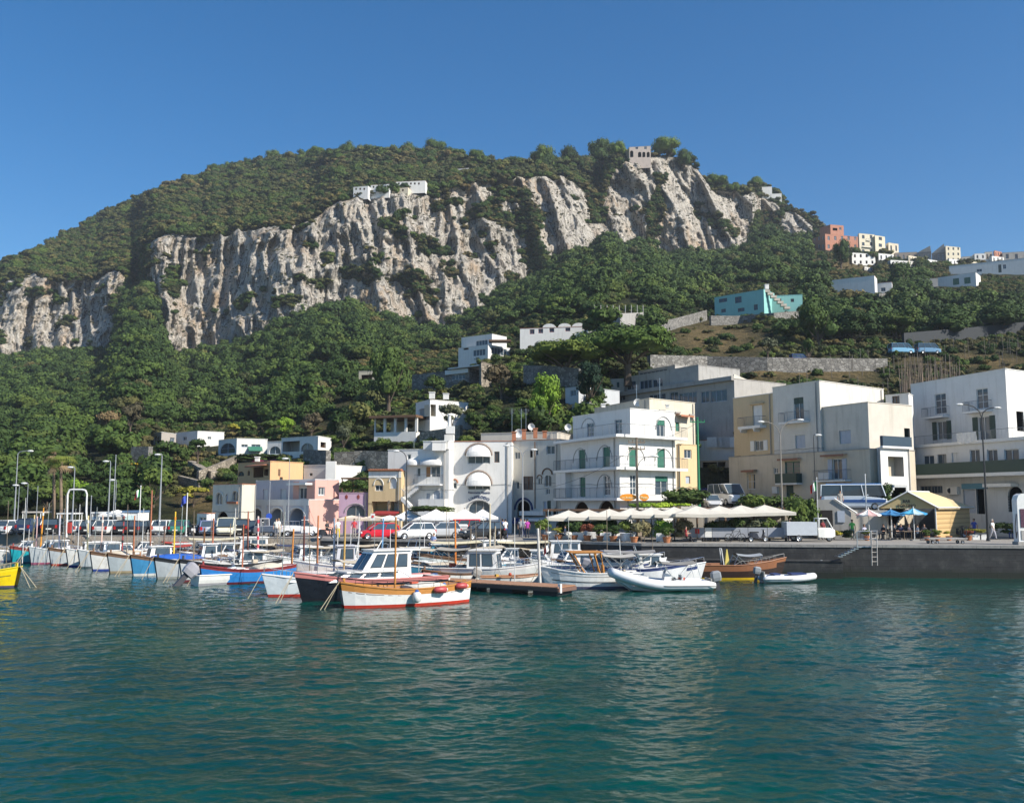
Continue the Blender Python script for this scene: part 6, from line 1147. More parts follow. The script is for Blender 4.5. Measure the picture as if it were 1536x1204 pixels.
m = MB(); m.box((-.95, 0, .55), (2.0, 1.6, .1)); [m.box((-.95, s_ * .8, .8), (2.0, .05, .45)) for s_ in (-1, 1)]; m.box((-1.95, 0, .8), (.05, 1.6, .45)); m.build('load_bed', pw, o); m = MB(); [m.tube((-1.9 + k * .6, s_ * .78, 1.0), (-1.9 + k * .6, s_ * .78, 1.45), .02, n=4) for k in range(4) for s_ in (-1, 1)]; [m.tube((-1.9, s_ * .78, 1.45), (-.1, s_ * .78, 1.45), .02, n=4) for s_ in (-1, 1)]; m.build('rack', STEEL, o); [wheel(o, x, y, .3) for x in (-1.2, 1.15) for y in (-.72, .72)]
def scooter(label, px, pyb, rz, col, group='scooters on the quay', z=QZ, tall=False):
    p = gr(px, pyb, z); o = thing('motor_scooter', label, 'scooter', tuple(p), R(rz), group); wheel(o, -.62, 0, .25, .12); wheel(o, .65, 0, .25, .12); c = plain(col, .3, var=.05)
    m = MB(); m.loft([[(x, -w, z0), (x, -w * .8, z1), (x, w * .8, z1), (x, w, z0)] for x, w, z0, z1 in ((-.85, .08, .55, .72), (-.5, .17, .35, .78), (-.1, .16, .3, .72), (.05, .14, .28, .4), (.35, .16, .28, .34))]); m.loft([[(x, -w, z), (x + .05, -w * .7, z), (x + .05, w * .7, z), (x, w, z)] for x, w, z in ((.36, .18, .3), (.5, .19, .7), (.48, .12, .98))]); m.build('body', c, o)
    m = MB(); m.box((-.32, 0, .80), (.72, .26, .1)); m.build('seat', BLACK, o); m = MB(); m.tube((.65, 0, .25), (.46, 0, .98), .035, n=6); m.tube((.46, -.3, 1.02), (.46, .3, 1.02), .02, n=5); m.build('handlebar', DARK, o); m = MB(); m.ball((.57, 0, .86), .08, 8, 5); m.build('headlight', LENS, o); return o
for k, (px, py, rz, col, lab) in enumerate(((286, 803, 80, BK, 'black motor scooter next to the green hatchback'), (291, 803.5, 95, WH, 'white motor scooter in the middle of the group beside the green hatchback'), (297, 803, 100, BL, 'dark blue motor scooter nearest the small white hut'), (741, 809, 70, BK, 'black motor scooter at the left of the row before the white restaurant front'), (748, 809, 95, SV, 'silver motor scooter in the row before the white restaurant front'),
    (755, 809, 110, BK, 'black motor scooter at the right of the row before the white restaurant front'), (1137, 812.5, 10, (.02, .02, .03), 'black motor scooter standing at the pale barrier panels'), (1437, 806, 15, BK, 'dark motor scooter before the plank side of the yellow kiosk'), (1447, 805, 150, (.25, .02, .02), 'red black motor scooter at the corner of the yellow kiosk'), (490, 808, 20, BK, 'dark motor scooter with rider left of the grey mooring pole'))): scooter(lab, px, py, rz, col)
o = thing('bicycle', 'dark bicycle leaning at the pale barrier panels', 'bicycle', tuple(gr(1103, 812.5, QZ)), R(8))
for x in (-.55, .55):
    m = MB(); N = 18; m.path([(x + .34 * math.cos(2 * math.pi * k / N), 0, .34 + .34 * math.sin(2 * math.pi * k / N)) for k in range(N + 1)], .028, 5); w = m.build('wheel', RUBBER, o); s_ = MB(); [s_.tube((x, 0, .34), (x + .33 * math.cos(k * .7), 0, .34 + .33 * math.sin(k * .7)), .006, n=3) for k in range(9)]; s_.build('spokes', STEEL, w)
m = MB(); m.path([(-.55, 0, .34), (-.2, 0, .85), (.42, 0, .88), (-.12, 0, .34), (-.55, 0, .34)], .022, 5); m.tube((-.12, 0, .34), (-.22, 0, .92), .022, n=5); m.tube((.55, 0, .34), (.40, 0, 1.0), .022, n=5); m.build('frame', BLACK, o); m = MB(); m.box((-.24, 0, .95), (.26, .13, .06)); m.build('saddle', BLACK, o); m = MB(); m.path([(.38, -.28, 1.05), (.40, 0, 1.0), (.38, .28, 1.05)], .018, 5); m.build('handlebar', STEEL, o)
o = thing('luggage_cart', 'long flat grey luggage trailer on small wheels at the quay edge before the kiosk', 'trailer', tuple(gr(1418, 815, QZ)), R(2)); m = MB(); m.box((0, 0, .42), (3.1, 1.1, .09)); m.build('platform', P_GREY, o); m = MB(); m.path([(1.5, -.4, .45), (1.62, -.4, 1.4), (1.62, .4, 1.4), (1.5, .4, .45)], .03, 5); m.build('handle', DARK, o); [wheel(o, x, y, .14, .08) for x in (-1.2, -.85, 1.2) for y in (-.4, .4)]
for px, py, w, h, c, lab in ((660, 806.5, 1.9, 1.1, (.22, .24, .27), 'grey rubbish container in front of the silver car'), (678, 806.5, 1.0, 1.0, (.24, .26, .30), 'smaller grey rubbish container beside the white box on the quay'), (691, 806, 1.4, 1.25, (.72, .72, .70), 'white cabinet on the quay before the red van')):
    p = gr(px, py, QZ); o = thing('container', lab, 'container', (p.x, p.y - .6, QZ), R(-4)); m = MB(); m.loft([[(-w / 2 * s, -.4 * s, z), (w / 2 * s, -.4 * s, z), (w / 2 * s, .4 * s, z), (-w / 2 * s, .4 * s, z)] for s, z in ((.9, .12), (1, h * .85))]); m.build('body', plain(c, .5), o); m = MB(); m.loft([[(-w / 2 * s, -.42 * s, z), (w / 2 * s, -.42 * s, z), (w / 2 * s, .42 * s, z), (-w / 2 * s, .42 * s, z)] for s, z in ((1.03, h * .85), (1.0, h * .93), (.85, h))]); m.build('lid', plain(tuple(min(1, q * 1.15) for q in c), .4), o)
p = gr(594, 808, QZ); o = thing('barrier', 'bright red plastic barrier post right of the red hatchback', 'barrier', tuple(p)); m = MB(); m.loft([[(-.32 * s, -.2 * s, z), (.32 * s, -.2 * s, z), (.32 * s, .2 * s, z), (-.32 * s, .2 * s, z)] for s, z in ((1.1, 0), (1, .1), (.85, 1.15), (.7, 1.2))]); m.build('body', plain((.65, .02, .01), .4), o); m = MB(); m.box((0, 0, .75), (.62, .42, .12)); m.build('band', FRAME_W, o)
p = gr(560, 797, QZ); o = thing('notice_sign', 'white notice sign with red emblem above the red hatchback', 'sign', (xy(559, 89, 4), 89, QZ)); m = MB(); m.box((0, 0, 1.9), (.42, .04, .62)); m.build('board', FRAME_W, o); m = MB(); m.lathe([(.001, 0), (.12, 0), (.12, .02), (.001, .02)], n=12); m.v = [(a[0], -.03 - a[2], 1.92 + a[1]) for a in m.v]; m.build('emblem', plain((.6, .05, .05), .5), o); m = MB(); m.tube((0, 0, 0), (0, 0, 1.6), .03, n=5); m.build('post', STEEL, o)
# ================================================================ PEOPLE
def body_mesh(name, J, E, Rd):
    me = bpy.data.meshes.new(name); me.from_pydata(J, E, []); o = bpy.data.objects.new(name, me); COL.objects.link(o); md = o.modifiers.new('s', 'SKIN')
    for v, r in zip(me.skin_vertices[0].data, Rd): v.radius = (r, r)
    me.skin_vertices[0].data[0].use_root = True; sb = o.modifiers.new('b', 'SUBSURF'); sb.levels = 1; dg = bpy.context.evaluated_depsgraph_get(); r = bpy.data.meshes.new_from_object(o.evaluated_get(dg)); bpy.data.objects.remove(o); return r
def pose(kind):
    # facing -y. joints: pelvis, chest, neck, head base, head top, nose; arms, legs
    hip, kn = {'stand': ((0, 0), (0, 0)), 'walk': ((.22, -.02), (-.2, .1)), 'sit': ((0, 0), (0, 0)), 'lean': ((.05, 0), (-.05, 0))}[kind]
    pz = .93 if kind != 'sit' else .52
    J = [(0, 0, pz), (0, -.01, pz + .22), (0, .0, pz + .45), (0, 0, pz + .55), (0, -.02, pz + .66), (0, -.01, pz + .78)]; Rd = [.135, .12, .14, .055, .095, .07]; E = [(0, 1), (1, 2), (2, 3), (3, 4), (4, 5)]
    def add(p, r, par): J.append(p); Rd.append(r); E.append((par, len(J) - 1)); return len(J) - 1
    for s in (-1, 1):
        if kind == 'sit': a = add((s * .10, -.08, pz), .1, 0); a = add((s * .13, -.42, pz + .02), .07, a); a = add((s * .14, -.42, .1), .048, a); a = add((s * .14, -.55, .05), .042, a)
        else:
            d = (hip if s > 0 else kn)[0] if kind == 'walk' else .02 * s; a = add((s * .10, 0, pz - .08), .1, 0); a = add((s * .11, -d * .55 - .02, .50), .065, a); a = add((s * .11, -d + (.06 if d < 0 else 0), .09), .045, a); a = add((s * .12, -d - .12, .05), .04, a)
        a = add((s * .19, .0, pz + .47), .06, 2)
        if kind == 'stand': b = add((s * .25, .02, pz + .2), .042, a); b = add((s * .25, -.06, pz - .03), .034, b); ang = .0
        elif kind == 'walk': b = add((s * .25, s * .12, pz + .22), .042, a); b = add((s * .26, s * .2 - .08, pz + .0), .034, b)
        else: b = add((s * .25, -.05, pz + .22), .042, a); b = add((s * .17, -.28, pz + .22), .034, b)
        e = J[b]; dz = -.075 if kind in ('stand', 'walk') else 0; dy = -.075 if kind not in ('stand', 'walk') else 0
        h = add((e[0], e[1] + dy * .6, e[2] + dz * .6), .03, b)
        for q in range(4): add((e[0] + (q - 1.5) * .018, e[1] + dy * 1.9 - .01, e[2] + dz * (1.7 + .25 * (q in (1, 2)))), .009, h)
        add((e[0] - s * .03, e[1] - .03 + dy, e[2] + dz * .9), .009, h)
    me = body_mesh('person_' + kind, J, E, Rd)
    hz_ = [v.co.copy() for v in me.vertices]; n = len(me.polygons)
    for p in me.polygons:
        c = p.center; top = pz + .56; ax = abs(c.x)
        if c.z > top: k = 0
        elif ax > .215 and c.z < pz + .30: k = 0
        elif kind in ('lean',) and c.y < -.2 and c.z > pz: k = 0
        elif c.z > pz - .01 and not (kind == 'sit' and c.y < -.12): k = 1
        elif kind == 'sit' and c.y < -.12 and c.z > .5 and ax > .16 and c.z > pz + .1: k = 0
        elif c.z > .12: k = 2
        else: k = 3
        p.material_index = k
    for p in me.polygons: p.use_smooth = True
    hm = MB(); hm.ball((0, .012, pz + .755), .105, 10, 6, sc=(.95, 1.05, .95)); hm.v = [v if not (v[1] < -.03 and v[2] < pz + .76) else (v[0], -.03, v[2]) for v in hm.v]
    fm = MB()
    for s in (-1, 1): fm.ball((s * .035, -.098, pz + .72), .012, 6, 4)
    fm.box((0, -.112, pz + .69), (.02, .03, .035)); fm.box((0, -.1, pz + .655), (.05, .01, .01))
    return me, hm, fm
POSE = {k: pose(k) for k in ('stand', 'walk', 'sit')}; HM = {}
def skin(c): return plain(c, .6, name='skin', var=.05)
def person(label, px, Y, rz, k, shirt, trousers, hair=(.03, .02, .015), z=QZ, sk=(.48, .28, .19), group=None, s=1.0, p=None):
    p = p or (xy(px, Y, z), Y, z); me, hm, fm = POSE[k]; o = bpy.data.objects.new('person', me.copy()); COL.objects.link(o); o.location = p; o.rotation_euler = (0, 0, R(rz)); o.scale = (s, s, s); tag(o, label, 'person', group)
    
    for m_ in (skin(sk), plain(shirt, .85, name='cloth'), plain(trousers, .85, name='cloth'), DARK): o.data.materials.append(m_)
    if k not in HM: HM[k] = (hm.build('hair', plain(hair, .7), o), fm.build('face', plain((.10, .04, .03), .6), o))
    else:
        for c, mt in zip(HM[k], (plain(hair, .7), None)):
            d = c.copy(); COL.objects.link(d); d.parent = o
            if mt: d.data = c.data.copy(); d.data.materials.clear(); d.data.materials.append(mt)
    return o
W_, K_, N_ = (.75, .75, .73), (.03, .03, .035), (.05, .08, .25)
person('person in dark clothes riding toward the scooter left of the grey pole', 490, 84.6, 60, 'sit', K_, K_, z=QZ + .3)
person('person in white top and yellow skirt walking before the lilac house', 506.5, 85.5, 20, 'walk', W_, (.65, .45, .03))
person('person in red top with dark trousers under the sand awning', 531, 86.5, 10, 'stand', (.55, .05, .06), (.35, .33, .30))
person('person in white cap and cream shirt standing by the arcade', 414, 87.5, 0, 'stand', (.70, .68, .60), (.15, .16, .18)); person('person in cream trousers next to the white capped person', 417.5, 88, 30, 'stand', W_, (.55, .50, .42), hair=(.3, .2, .1))
person('person in pale blue shirt and navy shorts sitting on the boat before the quay', 650.5, 79.8, -30, 'sit', (.35, .45, .70), (.05, .07, .15), z=1.75, hair=(.05, .03, .02))
person('person in blue shirt right of the scooter row', 754, 86, 160, 'stand', (.15, .25, .5), K_); person('person in white shirt with bag before the blue awning', 758, 85.6, 200, 'walk', W_, N_)
person('person in white top beside the purple shirted person under the white awning', 787, 87, 160, 'stand', W_, N_); person('person in purple top under the white awning', 791, 86.6, 200, 'stand', (.40, .05, .32), K_); person('person in grey shirt in the doorway below the blue awning', 781, 88.5, 0, 'stand', (.35, .36, .38), K_)
person('person in blue clothes right of the kiosk bending to the stall', 1462, 86.5, -60, 'walk', (.03, .08, .40), N_); person('person in white hat and pale shirt right of the dark lamp post', 1490, 83, 30, 'walk', W_, (.45, .45, .5), hair=(.7, .65, .55)); person('person in pale blue shirt sitting in the shade near the right edge', 1513, 85.5, 0, 'sit', (.45, .55, .65), N_); person('person in dark red shirt sitting beside the pale blue shirted person', 1520, 86, 20, 'sit', (.30, .04, .04), K_)
person('person in bright green top standing right of the notice boards', 1279, 82.6, -20, 'stand', (.15, .6, .12), (.25, .3, .3)); person('person in white shirt before the grey hut doorway', 1246, 83, 0, 'sit', W_, K_); person('person in dark red top beside the grey hut doorway', 1235, 83.4, 20, 'stand', (.20, .03, .04), K_)
person('person standing on the upper street near the parked bus', 1261, 86.4, 0, 'stand', (.35, .32, .28), (.5, .5, .48), z=5.0)
person('person in white top and purple skirt at the right end of the olive hedge', 1185, 79.6, 0, 'stand', (.55, .75, .75), (.35, .3, .5))
for k, (px, Y, c, lab) in enumerate(((1297, 83, (.45, .45, .6), 'seated guest in lilac shirt under the pink and white parasol'), (1326, 83.5, K_, 'seated guest in black shirt at the left kiosk table'), (1342, 83, (.3, .25, .2), 'seated guest in brown shirt at the second kiosk table'), (1352, 84, (.05, .06, .12), 'seated guest in navy shirt behind the second kiosk table'), (1364, 83.6, (.10, .08, .1), 'seated guest in dark top left of the blue parasol pole'), (1377, 83, W_, 'seated guest in white shirt right of the blue parasol pole'), (1387, 84, (.04, .04, .05), 'seated guest in black top at the right kiosk table'))):
    person(lab, px, Y, [20, -60, 90, -20, 40, -90, 0][k], 'sit', c, K_, group='guests seated before the kiosk')
for k, (px, Y, c, lab) in enumerate(((836, 81.5, (.5, .5, .5), 'seated diner in grey at the left end of the terrace restaurant'), (848, 80.5, (.45, .5, .6), 'seated diner in pale blue near the left terracotta pots'), (862, 81.8, (.6, .55, .5), 'seated diner in beige between the left terracotta pots'), (902, 80.3, (.3, .3, .32), 'seated diner in dark grey beside the white table'), (926, 80.8, (.5, .45, .4), 'seated diner in sand colour in the middle of the terrace'), (1006, 78.6, (.62, .5, .5), 'diner with fair hair before the cream wall of the terrace'), (1029, 77.4, (.5, .08, .08), 'person in red bending by the grey barrier panel'))):
    person(lab, px, Y, [90, -90, 30, 80, -70, 20, 90][k], 'sit', c, K_, group='diners on the restaurant terrace', hair=(.35, .2, .1) if k == 5 else (.03, .02, .015))
# ================================================================ TABLES, POTS, PLANTS
def table(label, px, Y, cl, group, z=QZ, w=.85):
    o = thing('table', label, 'table', (xy(px, Y, 3), Y, z), R(random.uniform(-20, 20)), group); m = MB(); m.box((0, 0, .72), (w, w, .04)); m.build('tabletop', POLEW, o)
    for sx in (-1, 1):
        for sy in (-1, 1): m = MB(); m.tube((sx * w * .42, sy * w * .42, 0), (sx * w * .42, sy * w * .42, .7), .022, n=5); m.build('leg', POLEW, o)
    if cl:
        m = MB(); a = w / 2 + .03; n = 6; ring = []
        P = [(-a, -a), (a, -a), (a, a), (-a, a)]
        for k in range(4):
            for i in range(n): t = i / n; ring.append((P[k][0] + (P[(k + 1) % 4][0] - P[k][0]) * t, P[k][1] + (P[(k + 1) % 4][1] - P[k][1]) * t))
        m.loft([[(x * .98, y * .98, .75) for x, y in ring], [(x * (1.02 + .04 * math.sin(i * 1.9)), y * (1.02 + .04 * math.sin(i * 1.9)), .12 + .05 * math.sin(i)) for i, (x, y) in enumerate(ring)]]); c = m.build('tablecloth', CLOTHW, o)
def chair(label, px, Y, rz, group, mat=None):
    o = thing('chair', label, 'chair', (xy(px, Y, 3), Y, QZ), R(rz), group); mt = mat or POLEW; m = MB(); m.box((0, 0, .45), (.42, .42, .05)); m.build('seat', mt, o); m = MB(); m.box((0, .2, .74), (.42, .04, .42)); m.build('backrest', mt, o)
    for sx in (-1, 1):
        for sy in (-1, 1): m = MB(); m.tube((sx * .18, sy * .18, 0), (sx * .18, sy * .18, .45), .02, n=4); m.build('leg', mt, o)
GTab = 'white clothed tables on the restaurant terrace'; NM = ['first', 'second', 'third', 'fourth', 'fifth', 'sixth', 'seventh', 'eighth']
for k, px in enumerate((826, 849, 867, 888, 908, 930, 941, 993)): table('table under a white cloth on the restaurant terrace, ' + NM[k] + ' from the left', px, ex(px) + 1.9 + .5 * (k % 2), True, GTab)
for k, px in enumerate((838, 858, 876, 899, 919, 950, 962, 1003)): chair('wooden chair on the restaurant terrace, ' + NM[k] + ' from the left', px, ex(px) + 1.7 + .6 * ((k + 1) % 2), [90, -80, 60, 100, -90, 80, 30, 10][k], 'chairs on the restaurant terrace')
for k, px in enumerate((1300, 1334, 1358, 1382)): table('bare dark table before the kiosk, ' + NM[k] + ' from the left', px, 83 + .4 * (k % 2), False, 'bare tables before the kiosk')
for k, px in enumerate((1308, 1328, 1346, 1368, 1392, 1400)): chair('dark chair before the kiosk, ' + NM[k] + ' from the left', px, 82.6 + .6 * (k % 2), [60, -90, 90, -60, 80, 0][k], 'chairs before the kiosk', DARK)
TERRA = plain((.45, .18, .08), .85, var=.3)
SHR = {}
def shrub_mesh(kind, seed=0):
    key = (kind, seed)
    if key not in SHR:
        f, n, lobes, flat, leaf, spread = {'green': (F_SHRUB, 700, 7, .8, .085, .45), 'dark': (F_OAK, 800, 8, .8, .08, .5), 'olive': (F_OLIVE, 700, 7, .8, .075, .5), 'lime': (F_LIME, 1500, 12, .95, .06, .5), 'pine': (F_PINE, 3400, 26, .34, .036, .72), 'yellow': (foliage((.22, .20, .03), (.42, .36, .05)), 420, 6, .5, .08, .6), 'brown': (F_BROWN, 900, 9, .8, .07, .6), 'red': (foliage((.20, .05, .03), (.32, .10, .06)), 500, 6, .6, .08, .6), 'magenta': (foliage((.45, .02, .16), (.60, .05, .25)), 500, 7, .4, .09, .8), 'hedge': (F_SHRUB, 700, 9, .6, .08, .55), 'big': (F_OAK, 2600, 20, .95, .045, .6), 'cedar': (foliage((.012, .035, .02), (.03, .065, .035)), 1800, 16, 1.0, .05, .5), 'grass': (F_LIME, 500, 8, .25, .07, .9)}[kind]
        SHR[key] = crown_mesh(kind + '_crown', 100 + seed, n, lobes, flat, leaf, f, spread)
    return SHR[key]
def plant(label, p, r, h, kind='green', pot=None, seed=0, group=None, name='shrub', cat='shrub', trunk=0, sq=None, tr=.06, lean=0):
    """p world point at the foot; crown of radius r and height h; pot radius; trunk height"""
    o = thing(name, label, cat, tuple(p), random.uniform(0, 6), group); z = 0
    if name == 'potted_plant': h *= .8; r *= 1.1
    if pot: m = MB(); m.lathe([(.001, 0), (pot * .7, 0), (pot, pot * 1.35), (pot * 1.12, pot * 1.4), (pot * 1.12, pot * 1.6), (pot * .95, pot * 1.6), (pot * .9, pot * 1.45), (.001, pot * 1.45)], n=12); m.build('pot', TERRA, o); z = pot * 1.4
    if trunk or name == 'tree':
        m = MB(); lx = lean; m.tube((0, 0, z - .4), (lx * .6, 0, z + trunk * .6), tr * 1.3, tr, 7); m.tube((lx * .6, 0, z + trunk * .6), (lx, 0, z + trunk + h * .25), tr, tr * .7, 7)
        for q in range(6): a = q * 1.05 + seed; m.path([(lx * .8, 0, z + trunk * .85), (lx + r * .35 * math.cos(a), r * .35 * math.sin(a), z + trunk + h * .25), (lx + r * .7 * math.cos(a), r * .7 * math.sin(a), z + trunk + h * (.45 + .1 * (q % 2)))], tr * .5, 5, r1=tr * .18)
        m.build('trunk', plain((.12, .09, .065), .9, var=.4), o)
    me = shrub_mesh(kind, seed); c = bpy.data.objects.new('crown', me); COL.objects.link(c); c.parent = o; c.location = (lean, 0, z + trunk + h * (.42 if kind != 'pine' else .55)); c.scale = (r / .95, r / .95, h / (1.55 if kind not in ('pine', 'grass') else .75)); return o
# pots along the terrace
for k, (px, sz, kd) in enumerate(((818, 1.25, 'green'), (838, .55, 'yellow'), (861, 1.0, 'dark'), (881, .9, 'red'), (900, .8, 'green'), (920, .7, 'dark'), (951, 1.0, 'olive'), (1000, .55, 'dark'))):
    Y = ex(px) + 1.3; plant('shrub in a terracotta pot along the restaurant terrace, ' + NM[k] + ' from the left', (xy(px, Y, 3), Y, QZ), .45 + sz * .42, .6 + sz * 1.0, kd, .32, k % 3, 'potted plants along the restaurant terrace', 'potted_plant', 'potted plant')
for k, (px, r, h, kd) in enumerate(((845, 1.3, 2.0, 'dark'), (868, 1.3, 2.1, 'green'), (893, 1.3, 2.0, 'dark'), (918, 1.2, 2.0, 'dark'), (940, 1.1, 1.9, 'green'), (967, 1.0, 1.9, 'olive'), (995, 1.2, 1.9, 'lime'), (1025, 1.2, 2.0, 'olive'))):
    Y = ex(px) + 4.6; plant('bush between the parasol poles behind the terrace tables, ' + NM[k] + ' from the left', (xy(px, Y, 3), Y, QZ), r, h, kd, None, k % 3, 'bushes behind the terrace tables')
for k, (px, r, h, kd) in enumerate(((1066, 1.1, 1.8, 'green'), (1083, 1.1, 1.9, 'olive'), (1100, 1.2, 2.1, 'green'), (1118, 1.2, 2.2, 'olive'), (1136, 1.2, 2.1, 'olive'), (1153, 1.2, 2.0, 'green'), (1172, 1.2, 1.9, 'olive'))):
    Y = 80.6; plant('olive green bush in the row behind the pale barrier panels, ' + NM[k] + ' from the left', (xy(px, Y, 3), Y, QZ), r, h, kd, None, k % 3, 'bushes behind the barrier panels')
for px, pz, Y, r, h, kd, lab in ((1022, 4.9, 88.5, 2.6, 2.5, 'hedge', 'trimmed dark green hedge beside the green pole, left half'), (1036, 4.9, 88.5, 2.2, 2.4, 'hedge', 'trimmed dark green hedge beside the green pole, right half'), (981, 5.0, 85.5, 2.0, .8, 'grass', 'bright green planting on the pergola roof, left part'), (997, 5.0, 85.3, 2.0, .8, 'grass', 'bright green planting on the pergola roof, right part'), (1128, 4.4, 86.6, 1.9, 2.2, 'green', 'leafy hedge below the tan house, left clump'), (1148, 4.4, 86.4, 2.0, 2.3, 'hedge', 'leafy hedge below the tan house, middle clump'), (1168, 4.4, 86.2, 1.8, 2.0, 'dark', 'leafy hedge below the tan house, right clump'), (1195, QZ, 83.5, 1.8, 4.2, 'dark', 'dark bush climbing the wall right of the double armed lamp'), (1212, QZ, 83.8, 1.5, 3.9, 'dark', 'dark bush climbing the wall beside the thin dark lamp'), (641, 4.6, 90.5, 2.6, .9, 'hedge', 'clipped hedge over the terrace before the white house, left part'), (664, 4.6, 90.3, 2.0, .8, 'hedge', 'clipped hedge over the terrace before the white house, right part'),
    (1333, 5, 87.6, 1.3, 2.6, 'dark', 'dark shrub beside the outside stairs behind the bus'), (1347, QZ + 2, 87.2, 1.4, 2.3, 'dark', 'dark shrub below the outside stairs left of the kiosk roof'), (1235, QZ, 82.2, 1.0, 1.0, 'yellow', 'yellow green bush before the grey hut, left one'), (1251, QZ, 82.4, 1.0, 1.1, 'yellow', 'yellow green bush before the grey hut, middle one'), (1268, QZ, 82.2, .9, .95, 'green', 'green yellow bush before the grey hut, right one'),
    (1466, QZ + .4, 83.2, 1.1, .75, 'yellow', 'yellow flowers in the white boxes right of the kiosk'), (1504, QZ + .3, 83.6, 1.2, 1.3, 'green', 'green hedge plant near the fuel pump, left clump'), (1519, QZ + .3, 83.6, 1.1, 1.2, 'green', 'green hedge plant near the fuel pump, right clump'), (519, 6.7, 97.5, 1.0, 1.3, 'dark', 'leafy climber on the lilac house terrace, left clump'), (538, 6.7, 97.2, 1.3, 1.4, 'dark', 'leafy climber on the lilac house terrace, right clump')):
    plant(lab, (xy(px, Y, pz), Y, pz), r, h, kd, None, int(px) % 3, None, 'hedge' if 'hedge' in lab else 'shrub', 'hedge' if 'hedge' in lab else 'shrub')
for k, (px, kd) in enumerate(((1300, 'green'), (1390, 'green'), (1406, 'green'), (1423, 'yellow'), (1453, 'red'))): Y = 81.2; plant('plant in a terracotta pot before the kiosk, ' + NM[k] + ' from the left', (xy(px, Y, 3), Y, QZ), .5, .8, kd, .24, k % 3, 'potted plants before the kiosk', 'potted_plant', 'potted plant')
for k, px in enumerate((1463, 1474)): m = MB(); m.box((0, 0, .2), (.75, .5, .4)); m.box((0, 0, .42), (.8, .55, .06)); tag(m.build('planter_box', FRAME_W, loc=(xy(px, 83, 3), 83, QZ)), 'white planter box of yellow flowers right of the kiosk, ' + ('left one' if k == 0 else 'right one'), 'planter', 'white planter boxes')
# ---------------------------------------------------------------- trees that stand out
def tree(label, px, pyb, r, h, kind, trunk, seed=0, tr=.2, lean=0, name='tree', cat='tree', group=None, dy=0, zc=None):
    p = hill(px, pyb); p.y += dy; return plant(label, p, r, h, kind, None, seed, group, name, cat, trunk, tr=tr, lean=lean)
def sz(px, pyb, w, h): s = F / hY(px, pyb); return w / s / 2, h / s
def TR(label, px, pyb, w, h, kind, tf=.35, seed=0, group=None, lean=0, name='tree', cat='tree', tr=None):
    r, H_ = sz(px, pyb, w, h); return tree(label, px, pyb, r, H_ * (1 - tf), kind, H_ * tf, seed, tr or max(.12, H_ * .028), lean, name, cat, group)
TR('huge umbrella pine with dense rounded crown right of the red window house', 942, 575, 140, 80, 'pine', .40, 0, 'umbrella pines on the middle slope', tr=.5)
TR('umbrella pine with open lower branches below the red window house', 850, 580, 120, 66, 'pine', .42, 1, 'umbrella pines on the middle slope', tr=.45); TR('smaller umbrella pine crown between the two large ones', 898, 566, 90, 60, 'pine', .4, 2, 'umbrella pines on the middle slope')
TR('dark drooping cedar before the grey industrial building', 886, 618, 56, 78, 'cedar', .25, 0); TR('bright lime green round tree above the cream house front', 820, 640, 58, 82, 'lime', .15, 0); TR('pale lime green tree top left of the round lime tree', 806, 650, 36, 60, 'lime', .2, 1)
TR('very tall dark tree left of the low stone based house', 583, 618, 66, 105, 'big', .12, 1); TR('dark broad tree between the tall dark tree and the villa', 648, 602, 48, 42, 'dark', .15, 0); TR('round grey green tree before the white villa with grey shutter', 677, 648, 46, 46, 'olive', .2, 1); TR('green bushy tree right of the white villa with grey shutter', 712, 652, 38, 36, 'dark', .2, 2)
TR('brown leafed tree between the villa and the lime tree', 752, 600, 56, 60, 'brown', .2, 0); TR('green tree above the brown leafed tree', 743, 562, 32, 34, 'green', .2, 1); TR('dark pointed tree left of the cream tower', 545, 640, 40, 42, 'dark', .2, 2); TR('grey olive tree beside the carport bungalow', 515, 678, 36, 42, 'olive', .25, 0)
TR('brown bare looking tree on the slope above the small grey house', 165, 668, 56, 56, 'brown', .2, 1); TR('brownish tree left of the small grey house', 195, 650, 40, 50, 'brown', .2, 2); TR('bright green shrub tree low on the slope behind the palms', 70, 770, 66, 48, 'green', .15, 0); TR('round green tree behind the white hoist frame', 118, 768, 40, 50, 'lime', .15, 2)
TR('green bush mass below the small grey house', 230, 760, 70, 62, 'green', .12, 1); TR('dark bush mass beside the leafy pergola', 250, 698, 62, 40, 'dark', .1, 2); TR('pink stemmed small tree in front of the white bungalow', 296, 706, 34, 50, 'dark', .5, 1); TR('dark garden tree left of the pink stemmed tree', 271, 704, 36, 36, 'green', .1, 0)
TR('brown bush among the garden above the carport bungalow', 467, 655, 40, 40, 'brown', .15, 0); TR('palm like light green bush above the white bungalows', 428, 655, 34, 30, 'lime', .1, 1); TR('green garden bush above the link house', 400, 655, 42, 26, 'green', .1, 2); TR('yellowish garden bush above the long low white house', 345, 652, 36, 22, 'yellow', .1, 0); TR('green garden bush above the small grey house row', 375, 655, 34, 26, 'green', .1, 0)
TR('round dark tree on the saddle below the town', 1352, 437, 34, 42, 'dark', .25, 0); TR('dark tall tree before the orange red building', 1262, 402, 30, 46, 'big', .1, 2); TR('olive tree standing on the roadside above the industrial building', 1152, 548, 34, 44, 'olive', .45, 0); TR('slim green tree by the road right of the olive tree', 1213, 553, 24, 50, 'green', .3, 0)
